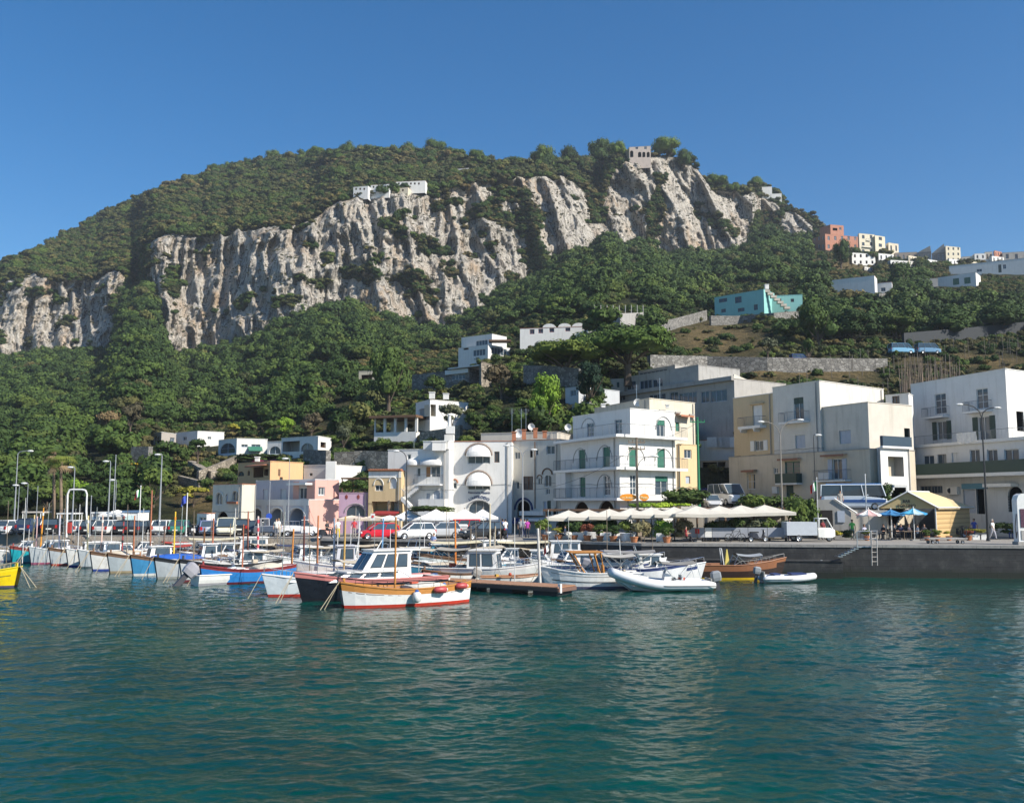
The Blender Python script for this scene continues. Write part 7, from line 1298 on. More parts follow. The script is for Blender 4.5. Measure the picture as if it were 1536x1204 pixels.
TR('broad dark tree right of the turquoise house', 1228, 520, 70, 75, 'big', .1, 0, 'dark trees right of the turquoise house'); TR('second broad dark tree below the windowless white house', 1282, 515, 80, 56, 'big', .1, 1, 'dark trees right of the turquoise house'); TR('broad dark tree in the middle of the right slope', 1345, 515, 80, 54, 'big', .1, 2, 'dark trees right of the turquoise house'); TR('broad dark tree below the green shuttered white house', 1415, 512, 90, 52, 'big', .1, 0, 'dark trees right of the turquoise house'); TR('broad dark tree at the right edge of the slope', 1500, 505, 90, 56, 'big', .1, 1, 'dark trees right of the turquoise house')
TR('green bush left of the turquoise house', 985, 482, 34, 28, 'green', .1, 0); TR('dark tree row behind the red window house', 840, 488, 60, 30, 'dark', .1, 1)
TR('flat green leafy pergola vine before the white bungalows', 385, 694, 105, 16, 'hedge', .1, 1, name='shrub', cat='shrub'); TR('magenta bougainvillea on the terrace above the peach house', 403, 697, 62, 11, 'magenta', .1, 0, name='shrub', cat='shrub'); TR('reddish bush on the slope behind the bare grey pole', 186, 700, 34, 18, 'red', .1, 1, name='shrub', cat='shrub'); TR('yellow green bush beside the low cream garden wall', 205, 706, 40, 16, 'yellow', .1, 2, name='shrub', cat='shrub')
TR('long clipped hedge beside the pergola house', 585, 676, 70, 14, 'hedge', .1, 2, name='hedge', cat='hedge'); TR('dry yellow bush above the car park left of the pale cream house', 290, 760, 56, 40, 'yellow', .1, 1, name='shrub', cat='shrub'); TR('green slope bush above the small white hut', 312, 745, 40, 30, 'green', .1, 2, name='shrub', cat='shrub')
# palms
def palm(label, px, pyt, Y, tr=.16, n=26, R_=1.55, zb=QZ, group='tall palms by the car park', hb=None):
    H_ = zz(pyt, Y) - zb; o = thing('palm_tree', label, 'palm', (xy(px, Y, 8), Y, zb), group=group); m = MB(); N = 14
    m.path([(.10 * math.sin(k * .4), 0, H_ * k / N) for k in range(N + 1)], tr * 1.2, 8, r1=tr * .8); m.build('trunk', plain((.22, .16, .11), .9, var=.5), o); top = (.10 * math.sin(N * .4), 0, H_); rn = random.Random(int(px)); m = MB(); dd = MB()
    for k in range(n):
        a = k * 2.4; el = rn.uniform(-.5, 1.2); L = R_ * rn.uniform(.8, 1.1); pts = [(top[0] + math.cos(a) * L * t * math.cos(el * (1 - t * .6)), math.sin(a) * L * t * math.cos(el * (1 - t * .6)), top[2] + L * (math.sin(el) * t - .75 * t * t)) for t in (0, .3, .6, .8)]
        tgt = m if el > -.1 else dd; tgt.path(pts[:3], .02, 3); c = Vector(pts[2]); dr = (Vector(pts[3]) - c).normalized(); sd = dr.cross(Vector((0, 0, 1))).normalized()
        for q in range(11): t = (q - 5) / 5 * 1.35; d = dr * math.cos(t) + sd * math.sin(t); e = c + d * L * .48 + Vector((0, 0, -.16 * L)); w = sd * math.cos(t) - dr * math.sin(t); tgt.add([c, c + d * L * .25 + w * .045, e, c + d * L * .25 - w * .045], [(0, 1, 2, 3)])
    m.build('fronds', foliage((.05, .085, .02), (.13, .17, .04)), o); dd.build('dead_fronds', plain((.24, .17, .09), .9), o) if dd.v else None; return o
palm('tall slim palm, the left of the two by the car park', 81.5, 677, 99); palm('tall slim palm with fuller crown, the right of the two by the car park', 92.5, 690, 98, R_=1.75)
p = hill(775, 640); o = palm('broad leafed palm like plant behind the roof antennas', 775, 618, p.y - 2, tr=.14, R_=2.3, zb=p.z, group=None)
# umbrella pines and bushy trees along the skyline
RT = 'trees along the ridge line'
for k, (px, w, h, kd, lab) in enumerate(((255, 18, 12, 'big', 'bushy tree on the lower left shoulder of the skyline'), (322, 22, 16, 'pine', 'flat topped pine on the left slope of the skyline'), (338, 20, 16, 'big', 'round tree just right of the flat topped pine on the left slope'), (371, 20, 15, 'big', 'small round tree in the middle of the left skyline slope'), (412, 30, 20, 'big', 'wide tree group before the highest part of the left skyline'), (474, 24, 18, 'pine', 'flat pine left of the highest tree clump'), (518, 36, 26, 'big', 'tall tree clump standing above the left end of the cliff edge houses'), (560, 40, 16, 'big', 'low tree clump above the cliff edge houses'), (654, 34, 24, 'pine', 'broad umbrella pine in the middle of the skyline'), (682, 18, 16, 'big', 'narrow tree right of the broad middle umbrella pine'), (715, 26, 18, 'pine', 'small pine above the pair of white ridge houses'), (812, 44, 34, 'big', 'large round tree standing clear on the skyline'), (858, 42, 34, 'big', 'second large round tree standing clear on the skyline'), (905, 50, 36, 'big', 'big dark tree mass left of the pink villa'), (928, 24, 24, 'pine', 'dark pine touching the pink villa on its left'), (1000, 46, 28, 'pine', 'dark umbrella pines touching the pink villa on its right'), (1026, 26, 22, 'big', 'dark tree at the right end of the villa rock'), (1076, 34, 18, 'pine', 'pine clump on the saddle right of the villa rock'), (1100, 20, 14, 'pine', 'small pine clump before the lone pine'), (1133, 24, 20, 'pine', 'lone flat pine on the last rock tower'), (1268, 16, 12, 'big', 'small tree behind the orange red building'), (610, 44, 20, 'big', 'low bushy trees behind the white cliff edge houses'), (770, 40, 18, 'big', 'low dark trees left of the large round skyline tree'))):
    fr_ = 1.0 if px < 870 else .4; Y = topY(px, fr_) - 3; py = float(I(px, RIDGE)) + 4; s_ = F / Y; p = at(px, py, Y); p.z -= 4.0; H_ = h / s_ + 4.5; w *= 1.05; plant(lab, p, w / s_ / 2, H_ * (.7 if kd == 'pine' else .95), kd, None, k % 3, RT, 'tree', 'tree', H_ * (.3 if kd == 'pine' else .05), tr=.25)
# ================================================================ BOATS (local: bow towards +x, waterline z = 0)
VARN = wood((.50, .22, .05)); TEAK = wood((.38, .20, .11)); CANVAS = plain((.50, .44, .34), .85); REDB = plain((.42, .06, .04), .6); ROPE = plain((.45, .38, .26), .9); CHROME = plain((.7, .7, .7), .2, .9)
def paint(c): return plain(c, .25, name='boat paint', var=.18)
def dock(px, py):
    p = gr(px, py, 0); lim = ex(px) - (4.4 if 840 < px < 1262 else 3.0)
    return p if p.y < lim else Vector((xy(px, lim, 0), lim, 0))
class Boat:
    def __init__(s, label, px, py, rz, L, B, D, kind='gozzo', top=(.78, .77, .74), boot=(.42, .06, .04), strake=None, deck=None, at_='bow', name='boat', cat='boat', group=None, rise=.45, inner=None, stf=.84):
        h = R(rz); p = dock(px, py) if group == BG else gr(px, py, 0); c = Vector((p.x - math.cos(h) * L * .47, p.y - math.sin(h) * L * .47, 0)) if at_ == 'bow' else p
        s.L, s.B, s.D, s.kind, s.rise = L, B, D, kind, rise; s.o = thing(name, label, cat, tuple(c), h, group); s.deck = deck or GELCOAT
        m = MB(); N = 14; rows = []
        for i in range(N + 1):
            t = i / N; w, zs = s.w(t), s.sheer(t); P = []
            for k, (wf, z) in enumerate(((0, -.45), (.55, -.3), (.86, .0), (.90, .17), (.96, zs * .55), (.985, zs * stf), (1.0, zs))):
                P.append((s.x(t, z), w * wf, z))
            rows.append([(x, -y, z) for x, y, z in P[::-1]] + P[1:])
        n = len(rows[0]); mi = [3, 0, 0, 2, 2, 2, 2, 2, 2, 0, 0, 3]
        for i in range(N):
            for k in range(n - 1): m.add([rows[i][k], rows[i + 1][k], rows[i + 1][k + 1], rows[i][k + 1]], [(0, 1, 2, 3)], mi[k])
        m.poly(rows[0][::-1], 0)
        m.build('hull', [paint(top), paint(top), paint(boot), strake or paint(top)], s.o, smooth=False)
        # gunwale, foredeck and sunken cockpit
        m = MB()
        for sg in (-1, 1): m.path([(s.x(i / N, s.sheer(i / N)), sg * s.w(i / N), s.sheer(i / N) + .02) for i in range(N + 1)], .045, 5)
        m.build('gunwale', strake or s.deck, s.o)
        fd = .62 if kind == 'gozzo' else .55; m = MB(); ds = [i / N for i in range(N + 1)]
        def row(t, ins, z): w = max(.01, s.w(t) - ins); return [(s.x(t, s.sheer(t)), -w, z), (s.x(t, s.sheer(t)), w, z)]
        for i in range(N):
            t0, t1 = ds[i], ds[i + 1]
            if t0 >= fd - 1e-6 or t1 <= .12: m.quad(*row(t0, .03, s.sheer(t0) - .01), *row(t1, .03, s.sheer(t1) - .01)[::-1])
            else:
                f0, f1 = s.sheer(t0) * .35, s.sheer(t1) * .35; a, b = row(t0, .03, s.sheer(t0) - .01), row(t1, .03, s.sheer(t1) - .01); c_, d = row(t0, .28, s.sheer(t0) - .01), row(t1, .28, s.sheer(t1) - .01); e, g = row(t0, .3, f0), row(t1, .3, f1)
                m.quad(a[0], c_[0], d[0], b[0]); m.quad(c_[1], a[1], b[1], d[1]); m.quad(c_[0], e[0], g[0], d[0]); m.quad(e[1], c_[1], d[1], g[1]); m.quad(e[0], e[1], g[1], g[0])
        m.build('deck', s.deck, s.o)
        if kind == 'gozzo':
            m = MB(); [m.box((L * (t - .5), 0, s.sheer(t) - .18), (.28, s.w(t) * 1.9 - .1, .05)) for t in (.25, .42)]; m.build('thwarts', TEAK, s.o); m = MB(); m.box((s.x(1, 0) - .0, 0, s.sheer(1) + .06), (.12, .12, .4)); m.build('stem_post', strake or s.deck, s.o)
    def w(s, t):
        b = s.B / 2
        if s.kind == 'gozzo': return b * max(.02, (math.sin(math.pi * (.04 + .94 * t)))) ** .62
        return b * (.84 + .16 * min(1, t / .4)) if t < .45 else b * max(.02, 1 - ((t - .45) / .55) ** 2.3)
    def sheer(s, t): return s.D * (1 + (.22 * (1 - t * 2) ** 2 if t < .5 and s.kind == 'gozzo' else 0) + (s.rise * (t * 2 - 1) ** 2 if t > .5 else 0))
    def x(s, t, z): return s.L * (t - .5) + (z * (.32 if s.kind != 'gozzo' else .18) if t > .8 else (-z * .10 if t < .1 and s.kind == 'gozzo' else 0)) * (1 if t > .99 or t < .1 else .5)
    def X(s, t): return s.L * (t - .5)
    def mast(s, t, h, mat=None, r=.06, lean=0, name='mast'):
        m = MB(); z = s.sheer(t) * .5; m.tube((s.X(t), 0, z), (s.X(t) + lean, 0, z + h), r, r * .7, 8); m.ball((s.X(t) + lean, 0, z + h), r, 6, 4); return m.build(name, mat or VARN, s.o)
    def cabin(s, t0, t1, h, wf=.72, style='cuddy', mat=None, nwin=2, roof=None, z=None):
        x0, x1 = s.X(t0), s.X(t1); w = s.B / 2 * wf; zb = (s.sheer((t0 + t1) / 2) - .1) if z is None else z; mt = mat or GELCOAT
        rk0, rk1 = {'cuddy': (.1, .9), 'hardtop': (.0, 1.1), 'house': (.03, .22), 'low': (.2, 1.2)}[style]; m = MB()
        A = [(x0, -w, zb), (x1, -w * .8, zb), (x1, w * .8, zb), (x0, w, zb)]; T = [(x0 + rk0, -w * .86, zb + h), (x1 - rk1, -w * .7, zb + h), (x1 - rk1, w * .7, zb + h), (x0 + rk0, w * .86, zb + h)]
        m.loft([A, T]); c = m.build('cabin', mt, s.o); lp = lambda a, b, u: tuple(a[i] + (b[i] - a[i]) * u for i in range(3))
        def win(P0, P1, Q1, Q0, u0, u1, v0, v1, nm='window'):
            a, b, d, e = (lp(lp(P0, P1, u), lp(Q0, Q1, u), v) for u, v in ((u0, v0), (u1, v0), (u1, v1), (u0, v1))); nr = (Vector(b) - Vector(a)).cross(Vector(e) - Vector(a)).normalized() * .015; g = MB(); a, b, d, e = (tuple(Vector(q) + nr) for q in (a, b, d, e)); k = lambda q: lp(q, lp(a, d, .5), .12)
            g.poly([a, b, d, e]); f = g.build(nm, DARK, c); g = MB(); n2 = nr * .5; g.poly([tuple(Vector(k(q)) + n2) for q in (a, b, d, e)]); g.build('pane', GLASS, f)
        v0, v1 = (.38, .88)
        for i in range(nwin): u0, u1 = .08 + .84 * i / nwin, .08 + .84 * (i + .86) / nwin; win(A[0], A[1], T[1], T[0], u0, u1, v0, v1); win(A[2], A[3], T[3], T[2], 1 - u1, 1 - u0, v0, v1)
        win(A[1], A[2], T[2], T[1], .06, .47, v0 - .1, v1, 'windscreen'); win(A[1], A[2], T[2], T[1], .53, .94, v0 - .1, v1, 'windscreen'); win(A[3], A[0], T[0], T[3], .2, .8, v0, v1)
        m = MB(); e = .12; zt = zb + h; ext = .5 if style == 'hardtop' else 0; m.loft([[(x0 + rk0 - e - ext, -w * .9 - e, z_), (x1 - rk1 + e, -w * .72 - e, z_), (x1 - rk1 + e, w * .72 + e, z_), (x0 + rk0 - e - ext, w * .9 + e, z_)] for z_ in (zt, zt + .07)]); m.build('cabin_roof', roof or mt, s.o); return zt + .07
    def rails(s, t0=.5, h=.55, mat=None):
        m = MB()
        for sg in (-1, 1):
            pts = [(s.x(t0 + (1 - t0) * i / 7, s.D), sg * max(.05, s.w(t0 + (1 - t0) * i / 7) - .08), s.sheer(t0 + (1 - t0) * i / 7) + h * (1 if i else .1)) for i in range(8)]; m.path(pts, .018, 4)
            for p, i in zip(pts[1:], range(7)): m.tube((p[0], p[1], p[2] - h), p, .014, n=4)
        m.build('rail', mat or CHROME, s.o)
    def bimini(s, t0, t1, z, mat=None, wf=.85, posts=True, sag=.1):
        x0, x1 = s.X(t0), s.X(t1); w = s.B / 2 * wf; m = MB(); g = [[(x0 + (x1 - x0) * i / 6, -w + 2 * w * j / 6, z + .16 * math.cos((j - 3) / 3 * 1.3) - sag * math.sin(math.pi * i / 6) ) for i in range(7)] for j in range(7)]; m.loft(g, closed=False); m.loft([[(a[0], a[1], a[2] - .03) for a in r] for r in g[::-1]], closed=False); m.build('awning', mat or CANVAS, s.o)
        if posts:
            m = MB(); zd = s.D; xm = (x0 + x1) / 2
            for sg in (-1, 1): m.tube((xm - .1, sg * w, zd * .9), (x0, sg * w, z), .02, n=5); m.tube((xm + .1, sg * w, zd * .9), (x1, sg * w, z), .02, n=5); m.tube((x0, sg * w, z), (x0 - .35, sg * w, zd * .9), .015, n=4)
            m.build('awning_frame', CHROME, s.o)
    def outboard(s, mat=None, up=0.0, k=1.0, y=0):
        m = MB(); X0 = s.X(0) - .28 * k; z0 = s.D + .25; c, d = math.cos(up), math.sin(up); T = lambda p: (X0 + (p[0] * c - p[2] * d) * k, y + p[1] * k, z0 + (p[0] * d + p[2] * c) * k - .1)
        rg = [[T((a * w_, b * v_, z)) for a, b in ((-1, -.6), (-.7, -1), (.7, -1), (1, -.6), (1, .6), (.7, 1), (-.7, 1), (-1, .6))] for w_, v_, z in ((.24, .15, -.08), (.28, .19, .1), (.27, .18, .36), (.16, .1, .46))]; m.loft(rg); e = m.build('outboard_motor', mat or DARK, s.o); m = MB(); m.loft([[T((a, b, z)) for a, b in ((-.1, -.06), (.1, -.06), (.12, .06), (-.12, .06))] for z in (-.08, -.5, -.95)]); m.tube(T((-.2, 0, -.85)), T((.16, 0, -.85)), .06 * k, .03, 6); m.build('motor_leg', plain((.06, .06, .07), .4), e)
        m = MB(); [m.box(T((-.24, .1 * math.cos(q), -.85 + .12 * math.sin(q))), (.03, .12, .1)) for q in (0, 2.1, 4.2)]; m.build('propeller', STEEL, e)
    def cover(s, t0, t1, h, mat):
        m = MB(); n = 8; rr = []
        for i in range(n + 1): t = t0 + (t1 - t0) * i / n; w = s.w(t) * .96; z = s.sheer(t) + .03; k = h * math.sin(math.pi * (i + .5) / (n + 1)) ** .6; rr.append([(s.X(t), -w, z - .1), (s.X(t), -w, z), (s.X(t), -w * .5, z + k * .8 + .02 * math.sin(i * 2)), (s.X(t), 0, z + k), (s.X(t), w * .5, z + k * .8), (s.X(t), w, z), (s.X(t), w, z - .1)])
        m.loft(rr, closed=False); m.poly(rr[0]); m.poly(rr[-1][::-1]); m.build('cover', mat, s.o)
    def console(s, t, mat=None, col=None):
        m = MB(); X0, zf = s.X(t), s.D * .35; m.loft([[(X0 - .3, -.35, zf), (X0 + .35, -.35, zf), (X0 + .35, .35, zf), (X0 - .3, .35, zf)], [(X0 - .2, -.33, zf + .85), (X0 + .15, -.33, zf + .95), (X0 + .15, .33, zf + .95), (X0 - .2, .33, zf + .85)]]); c = m.build('console', mat or GELCOAT, s.o); m = MB(); m.quad((X0 + .15, -.33, zf + .95), (X0 + .15, .33, zf + .95), (X0 - .02, .28, zf + 1.3), (X0 - .02, -.28, zf + 1.3)); m.build('windscreen', glass((.2, .25, .28)), c); m = MB(); m.box((X0 - .75, 0, zf + .35), (.45, .9, .35)); m.box((X0 - .95, 0, zf + .65), (.1, .9, .35)); m.build('seat', col or FRAME_W, s.o)
    def stripe(s, z0, z1, mat, t0=0.02, t1=.97):
        m = MB(); N = 14
        for sg in (-1, 1):
            for i in range(N):
                P = []
                for t, zf in ((t0 + (t1 - t0) * i / N, z0), (t0 + (t1 - t0) * (i + 1) / N, z0), (t0 + (t1 - t0) * (i + 1) / N, z1), (t0 + (t1 - t0) * i / N, z1)): z = s.sheer(t) * zf; wf = .9 + .1 * zf; P.append((s.x(t, z), sg * (s.w(t) * wf + .012), z))
                m.quad(*P) if sg < 0 else m.quad(*P[::-1])
        m.build('stripe', mat, s.o)
    def rope(s, dx=-.6, dy=0, n=2):
        m = MB(); b = (s.x(1, s.sheer(1)), 0, s.sheer(1) + .05)
        for k in range(n): e = (b[0] + .9 + k * .35, dy + .25 * k, -.2); m.path([b, ((b[0] * .45 + e[0] * .55), (b[1] + e[1]) / 2, (b[2] + e[2]) / 2 - .08), e], .022, 4)
        m.build('mooring_rope', ROPE, s.o)
    def clutter(s, n=6, seed=0):
        r = random.Random(seed + int(s.L * 100)); cs = [FRAME_W, DARK, plain((.45, .08, .04), .6), plain((.05, .15, .4), .6), CANVAS, plain((.5, .3, .05), .7)]
        for k in range(n): m = MB(); t = r.uniform(.14, .5); q = r.uniform(.12, .3); X0 = s.X(t); y = r.uniform(-.4, .4) * s.B * .5; z = (s.D * .35 if k % 3 else s.D * 1.0) + q / 2 + .02; (m.box((X0, y, z), (q * 1.5, q, q), r.random()) if k % 2 else m.ball((X0, y, z), q * .5, 8, 5)); m.build('locker' if k % 2 else 'float', cs[r.randrange(6)], s.o)
BG = 'boats moored behind the pontoon'
GREYH, WHH = (.46, .50, .52), (.70, .70, .67)  # hull grey darkened: the bow row's shade side is put into the paint
# ---- the row of bows on the near side of the pontoon
b = Boat('white and varnished wooden double ended boat in front with orange mast and three fenders', 521, 911.5, 208, 7.4, 2.4, .95, 'gozzo', (.78, .78, .76), (.50, .05, .03), VARN, TEAK, stf=.70); b.mast(.60, 4.35, VARN, .07); b.stripe(.64, .67, BROWN); b.rope(); b.cover(.22, .5, .22, plain((.66, .62, .54), .8)); b.rails(.08, .28, BLACK); b.clutter(5, 1); G0 = b
b = Boat('black hulled cabin cruiser with pink gunwale and big side windows beside the wooden boat', 460, 901.5, 213, 9.0, 2.9, 1.15, 'motor', (.012, .014, .02), (.015, .015, .02), plain((.55, .20, .18), .5), GELCOAT); zc_ = b.cabin(.36, .86, .5, .8, 'low', nwin=3); b.cabin(.28, .66, 1.6, .74, 'hardtop', nwin=3, z=1.2); b.rails(.3, .55); b.rope(); b.clutter(4, 2); m = MB(); m.tube((0, 0, 2.6), (-.5, 0, 3.4), .03, n=5); m.ball((-.2, 0, 2.75), .25, 8, 5, sc=(1, 1, .4)); m.build('radar', FRAME_W, b.o)
b = Boat('white sports boat with red bottom and folded beige canvas left of the black cruiser', 408, 895, 212, 7.4, 2.5, .95, 'motor', (.62, .68, .72), (.45, .05, .04), None, GELCOAT); b.cabin(.42, .86, .45, .78, 'low', nwin=2); b.bimini(.12, .42, 1.95, CANVAS); b.rails(.5, .4); b.rope(n=1); b.cover(.1, .34, .5, CANVAS); b.clutter(4, 3)
b = Boat('small white boat with big grey outboard motor tilted up toward the viewer', 396, 872, 38, 5.2, 2.1, .7, 'motor', WHH, (.3, .3, .32)); b.outboard(plain((.30, .30, .33), .4), -.75, 1.7); b.console(.5); b.cabin(.5, .85, .4, .7, 'low'); b.clutter(3, 4)
b = Boat('bright blue boat with dark red top strake between grey boats and the outboard boat', 308, 877, 215, 6.6, 2.3, .95, 'gozzo', (.03, .20, .52), (.10, .02, .03), plain((.22, .03, .03), .4), GELCOAT); b.mast(.58, 3.6, plain((.38, .12, .06), .6), .06); b.rope(n=1); b.clutter(5, 5); b.cover(.15, .45, .35, plain((.55, .50, .40), .8))
for k, (px, py, L, col, boot, stk, lab, feat) in enumerate(((22, 845, 6.6, (.02, .34, .40), (.01, .10, .16), plain((.25, .05, .04), .5), 'turquoise wooden boat with dark red gunwale at the left end of the bow row', 'h'),
        (50, 846, 6.2, GREYH, (.40, .12, .20), None, 'grey white boat just right of the turquoise boat', 'm'), (80, 848, 6.0, GREYH, (.45, .06, .04), BROWN, 'grey white boat with bright red bottom and brown gunwale', 'm'), (106, 850, 6.0, WHH, (.03, .05, .25), None, 'white boat with dark blue waterline right of the red bottomed one', 'h'),
        (124, 852, 5.8, GREYH, (.10, .12, .14), None, 'small grey boat with dark bottom behind the leaning rope', 'c'), (143, 856, 6.4, WHH, (.05, .08, .30), BROWN, 'white boat with thin blue waterline and brown gunwale', 'm'), (169, 859, 6.6, (.40, .45, .47), (.35, .28, .18), BROWN, 'dark grey sided boat with beige bottom left of the blue hull', 'h'),
        (204, 863, 6.6, (.06, .26, .48), (.70, .70, .68), BROWN, 'steel blue boat with white boot line and blue tarpaulin', 't'), (240, 868, 6.4, GREYH, (.30, .32, .30), DARK, 'pale grey boat with dark stripe right of the steel blue boat', 'm'), (278, 872.5, 6.6, (.60, .62, .62), (.18, .04, .05), DARK, 'white grey boat with maroon bottom left of the bright blue boat', 'm'))):
    b = Boat(lab, px, py, 222 - k * .8, L + .6, 2.35, 1.12, 'gozzo', col, boot, stk, GELCOAT, group='boats moored bow out in a row', inner=0); b.rope(n=1 + k % 2); b.clutter(4, 10 + k)
    if 'm' in feat: b.cover(.5, .85, .12, plain((.60, .58, .52), .7)); b.mast(.62, 2.1, POLEW, .045)
    if 'h' in feat: b.cabin(.35, .6, 1.0, .6, 'house', nwin=1)
    if 'c' in feat: b.cover(.2, .7, .3, CANVAS)
    if 't' in feat: b.cover(.25, .8, .45, plain((.02, .10, .42), .6)); b.cabin(.12, .3, 1.2, .6, 'house', nwin=1)
b = Boat('bright yellow boat bow entering the frame at the left edge', 19, 881, -6, 7.0, 2.4, .95, 'gozzo', (.80, .58, .01), (.10, .08, .12), plain((.80, .62, .02), .35), TEAK); b.stripe(.60, .66, plain((.25, .2, .02), .5)); b.rope(n=2); b.rails(.7, .35, ROPE); b.clutter(2, 6)
# ---- far side of the pontoon, sterns and cabins
BG = 'boats moored behind the pontoon'
b = Boat('white cabin cruiser with sloping windscreen behind the grey bows', 272, 852, 192, 7.6, 2.5, 1.05, 'motor', WHH, (.2, .2, .22), None, GELCOAT, group=BG); b.cabin(.38, .72, 1.15, .75, 'hardtop', nwin=2); b.rails(.6, .4); b.outboard(DARK, -.4, 1.2); b.clutter(3, 7)
b = Boat('white fishing boat with boxy wheelhouse and maroon panel behind the black cruiser', 452, 868, 200, 6.8, 2.4, .95, 'motor', WHH, (.1, .1, .3), None, GELCOAT, group=BG); b.cabin(.4, .62, 1.55, .7, 'house', nwin=1, mat=plain((.55, .56, .60), .5)); b.rails(.6, .4); b.clutter(3, 8); b.mast(.4, 3.2, FRAME_W, .03, -.5, 'aerial')
b = Boat('white open boat under a large sand coloured canvas stretched to a wooden mast', 588, 872, 196, 8.6, 2.8, .95, 'gozzo', (.05, .22, .34), (.15, .05, .05), None, GELCOAT, group=BG); b.bimini(.02, .92, 2.35, CANVAS, .95, False, .25); b.mast(.12, 5.0, plain((.55, .48, .34), .6), .08); b.mast(.85, 1.9, plain((.55, .48, .34), .6), .05, 0, 'support'); b.clutter(5, 9)
b = Boat('blue and white wheelhouse boat behind the sand coloured canvas', 612, 844, 190, 6.4, 2.4, 1.1, 'motor', (.05, .30, .45), (.2, .05, .05), FRAME_W, GELCOAT, group=BG); b.cabin(.35, .7, 1.15, .75, 'house', mat=plain((.06, .32, .48), .4), nwin=3, roof=FRAME_W)
b = Boat('grey and white fishing boat with square wheelhouse right of the wooden boat stern', 806, 874, -12, 7.6, 2.7, 1.0, 'motor', (.62, .64, .62), (.25, .25, .25), FRAME_W, GELCOAT, group=BG); b.cabin(.32, .62, 1.75, .78, 'house', nwin=2, mat=FRAME_W, roof=FRAME_W, z=.5); b.bimini(.02, .34, 2.3, plain((.32, .30, .26), .8)); b.rails(.55, .5); b.mast(.45, 4.0, STEEL, .03, 0, 'aerial'); b.clutter(4, 11)
b = Boat('wheelhouse boat with cream roof awning behind the white pole', 742, 846, 184, 8.0, 2.7, 1.1, 'motor', (.55, .60, .58), (.1, .2, .2), BROWN, GELCOAT, group=BG); b.cabin(.1, .42, 1.5, .8, 'house', nwin=3); b.bimini(.42, .95, 2.4, plain((.62, .56, .38), .8)); b.mast(.5, 3.2, POLEW, .05); b.clutter(4, 12)
b = Boat('small motor boat with white cabin and maroon side behind the wooden framed boat', 872, 858, -4, 6.4, 2.3, .95, 'motor', (.14, .03, .07), (.1, .1, .12), FRAME_W, GELCOAT, group=BG); b.cabin(.35, .65, 1.1, .75, 'cuddy', nwin=2); b.clutter(3, 13)
b = Boat('white motor boat with varnished wooden cabin frame and canvas right of the pontoon', 824, 882, 187, 6.4, 2.4, 1.0, 'motor', (.76, .77, .76), (.12, .12, .2), None, GELCOAT); b.stripe(.42, .47, DARK); b.stripe(.78, .82, P_GREY)
m = MB()
for sg in (-1, 1): m.path([(b.X(.62), sg * .85, 1.05), (b.X(.74), sg * .8, 2.35), (b.X(.45), sg * .85, 2.38), (b.X(.42), sg * .9, 1.0)], .05, 4); m.tube((b.X(.52), sg * .85, 2.36), (b.X(.46), sg * .9, 1.0), .05, n=4)
m.box((b.X(.60), 0, 2.4), (2.2, 1.9, .07)); m.box((b.X(.42), .5, 1.25), (.08, .8, .6)); m.build('wooden_cabin_frame', VARN, b.o); m = MB(); m.quad((b.X(.63), -.8, 1.25), (b.X(.63), .8, 1.25), (b.X(.73), .75, 2.3), (b.X(.73), -.75, 2.3)); m.build('windscreen', glass((.12, .16, .18)), b.o); b.bimini(.08, .42, 2.1, plain((.42, .40, .36), .8)); b.rails(.6, .45); b.rope(n=1); b.clutter(4, 14); b.mast(.2, 2.7, FRAME_W, .03, .1, 'aerial')
def rib(label, px, py, rz, L, B, r, col, up=.5, at_='bow', bim=False, mot=1.2, group=None):
    h = R(rz); p = gr(px, py, 0); c = Vector((p.x - math.cos(h) * L * .5, p.y - math.sin(h) * L * .5, 0)); o = thing('inflatable_boat', label, 'inflatable boat', tuple(c), h, group); tb = plain(col, .35, var=.06)
    def path(sg, k=22):
        out = []
        for i in range(k + 1): t = i / k; y = (B / 2 - r) * (1 if t < .55 else math.cos((t - .55) / .45 * math.pi / 2) ** .7); out.append((L * (t - .5), sg * y, r * 1.2 + up * max(0, (t - .45) / .55) ** 1.8))
        return out
    for sg in (-1, 1):
        P = path(sg); m = MB(); n = 12; rings = []
        for i, p_ in enumerate(P): q = P[min(i + 1, len(P) - 1)]; q0 = P[max(i - 1, 0)]; d = Vector(q) - Vector(q0); sd = Vector((-d.y, d.x, 0)).normalized(); upv = Vector((0, 0, 1)); rr = r * (1 if 1 < i else .55 + .22 * i); rings.append([tuple(Vector(p_) + sd * math.cos(2 * math.pi * a / n) * rr + upv * math.sin(2 * math.pi * a / n) * rr) for a in range(n)])
        m.loft(rings); m.build('tube', tb, o, smooth=True); m = MB(); m.path([(p_[0], p_[1] + sg * (r + .01) * (1 if i < 12 else .8), p_[2]) for i, p_ in enumerate(P[:-2])], .03, 4); m.build('rubbing_strake', P_GREY, o)
    m = MB(); m.loft([[(x, -w, z + .25), (x, -w * .7, z), (x, 0, z - .12), (x, w * .7, z), (x, w, z + .25)] for x, w, z in ((-L * .48, B / 2 - r, -.05), (0, B / 2 - r, -.05), (L * .3, B * .3, .1), (L * .46, .1, .35 + up * .5))], closed=False); m.build('hull', GELCOAT, o); m = MB(); m.box((-L * .06, 0, .3), (L * .75, (B - 3.2 * r), .06)); m.box((-L * .47, 0, .5), (.08, B - 3 * r, .6)); m.build('floor', P_GREY, o)
    s_ = Boat.__new__(Boat); s_.L, s_.B, s_.D, s_.kind, s_.rise, s_.o = L, B, .55, 'motor', .3, o; s_.outboard(plain((.25, .27, .29), .4), -.15, mot)
    if bim: s_.console(.45); s_.bimini(.18, .52, 1.75, plain((.24, .23, .21), .8), .7)
    return o, s_
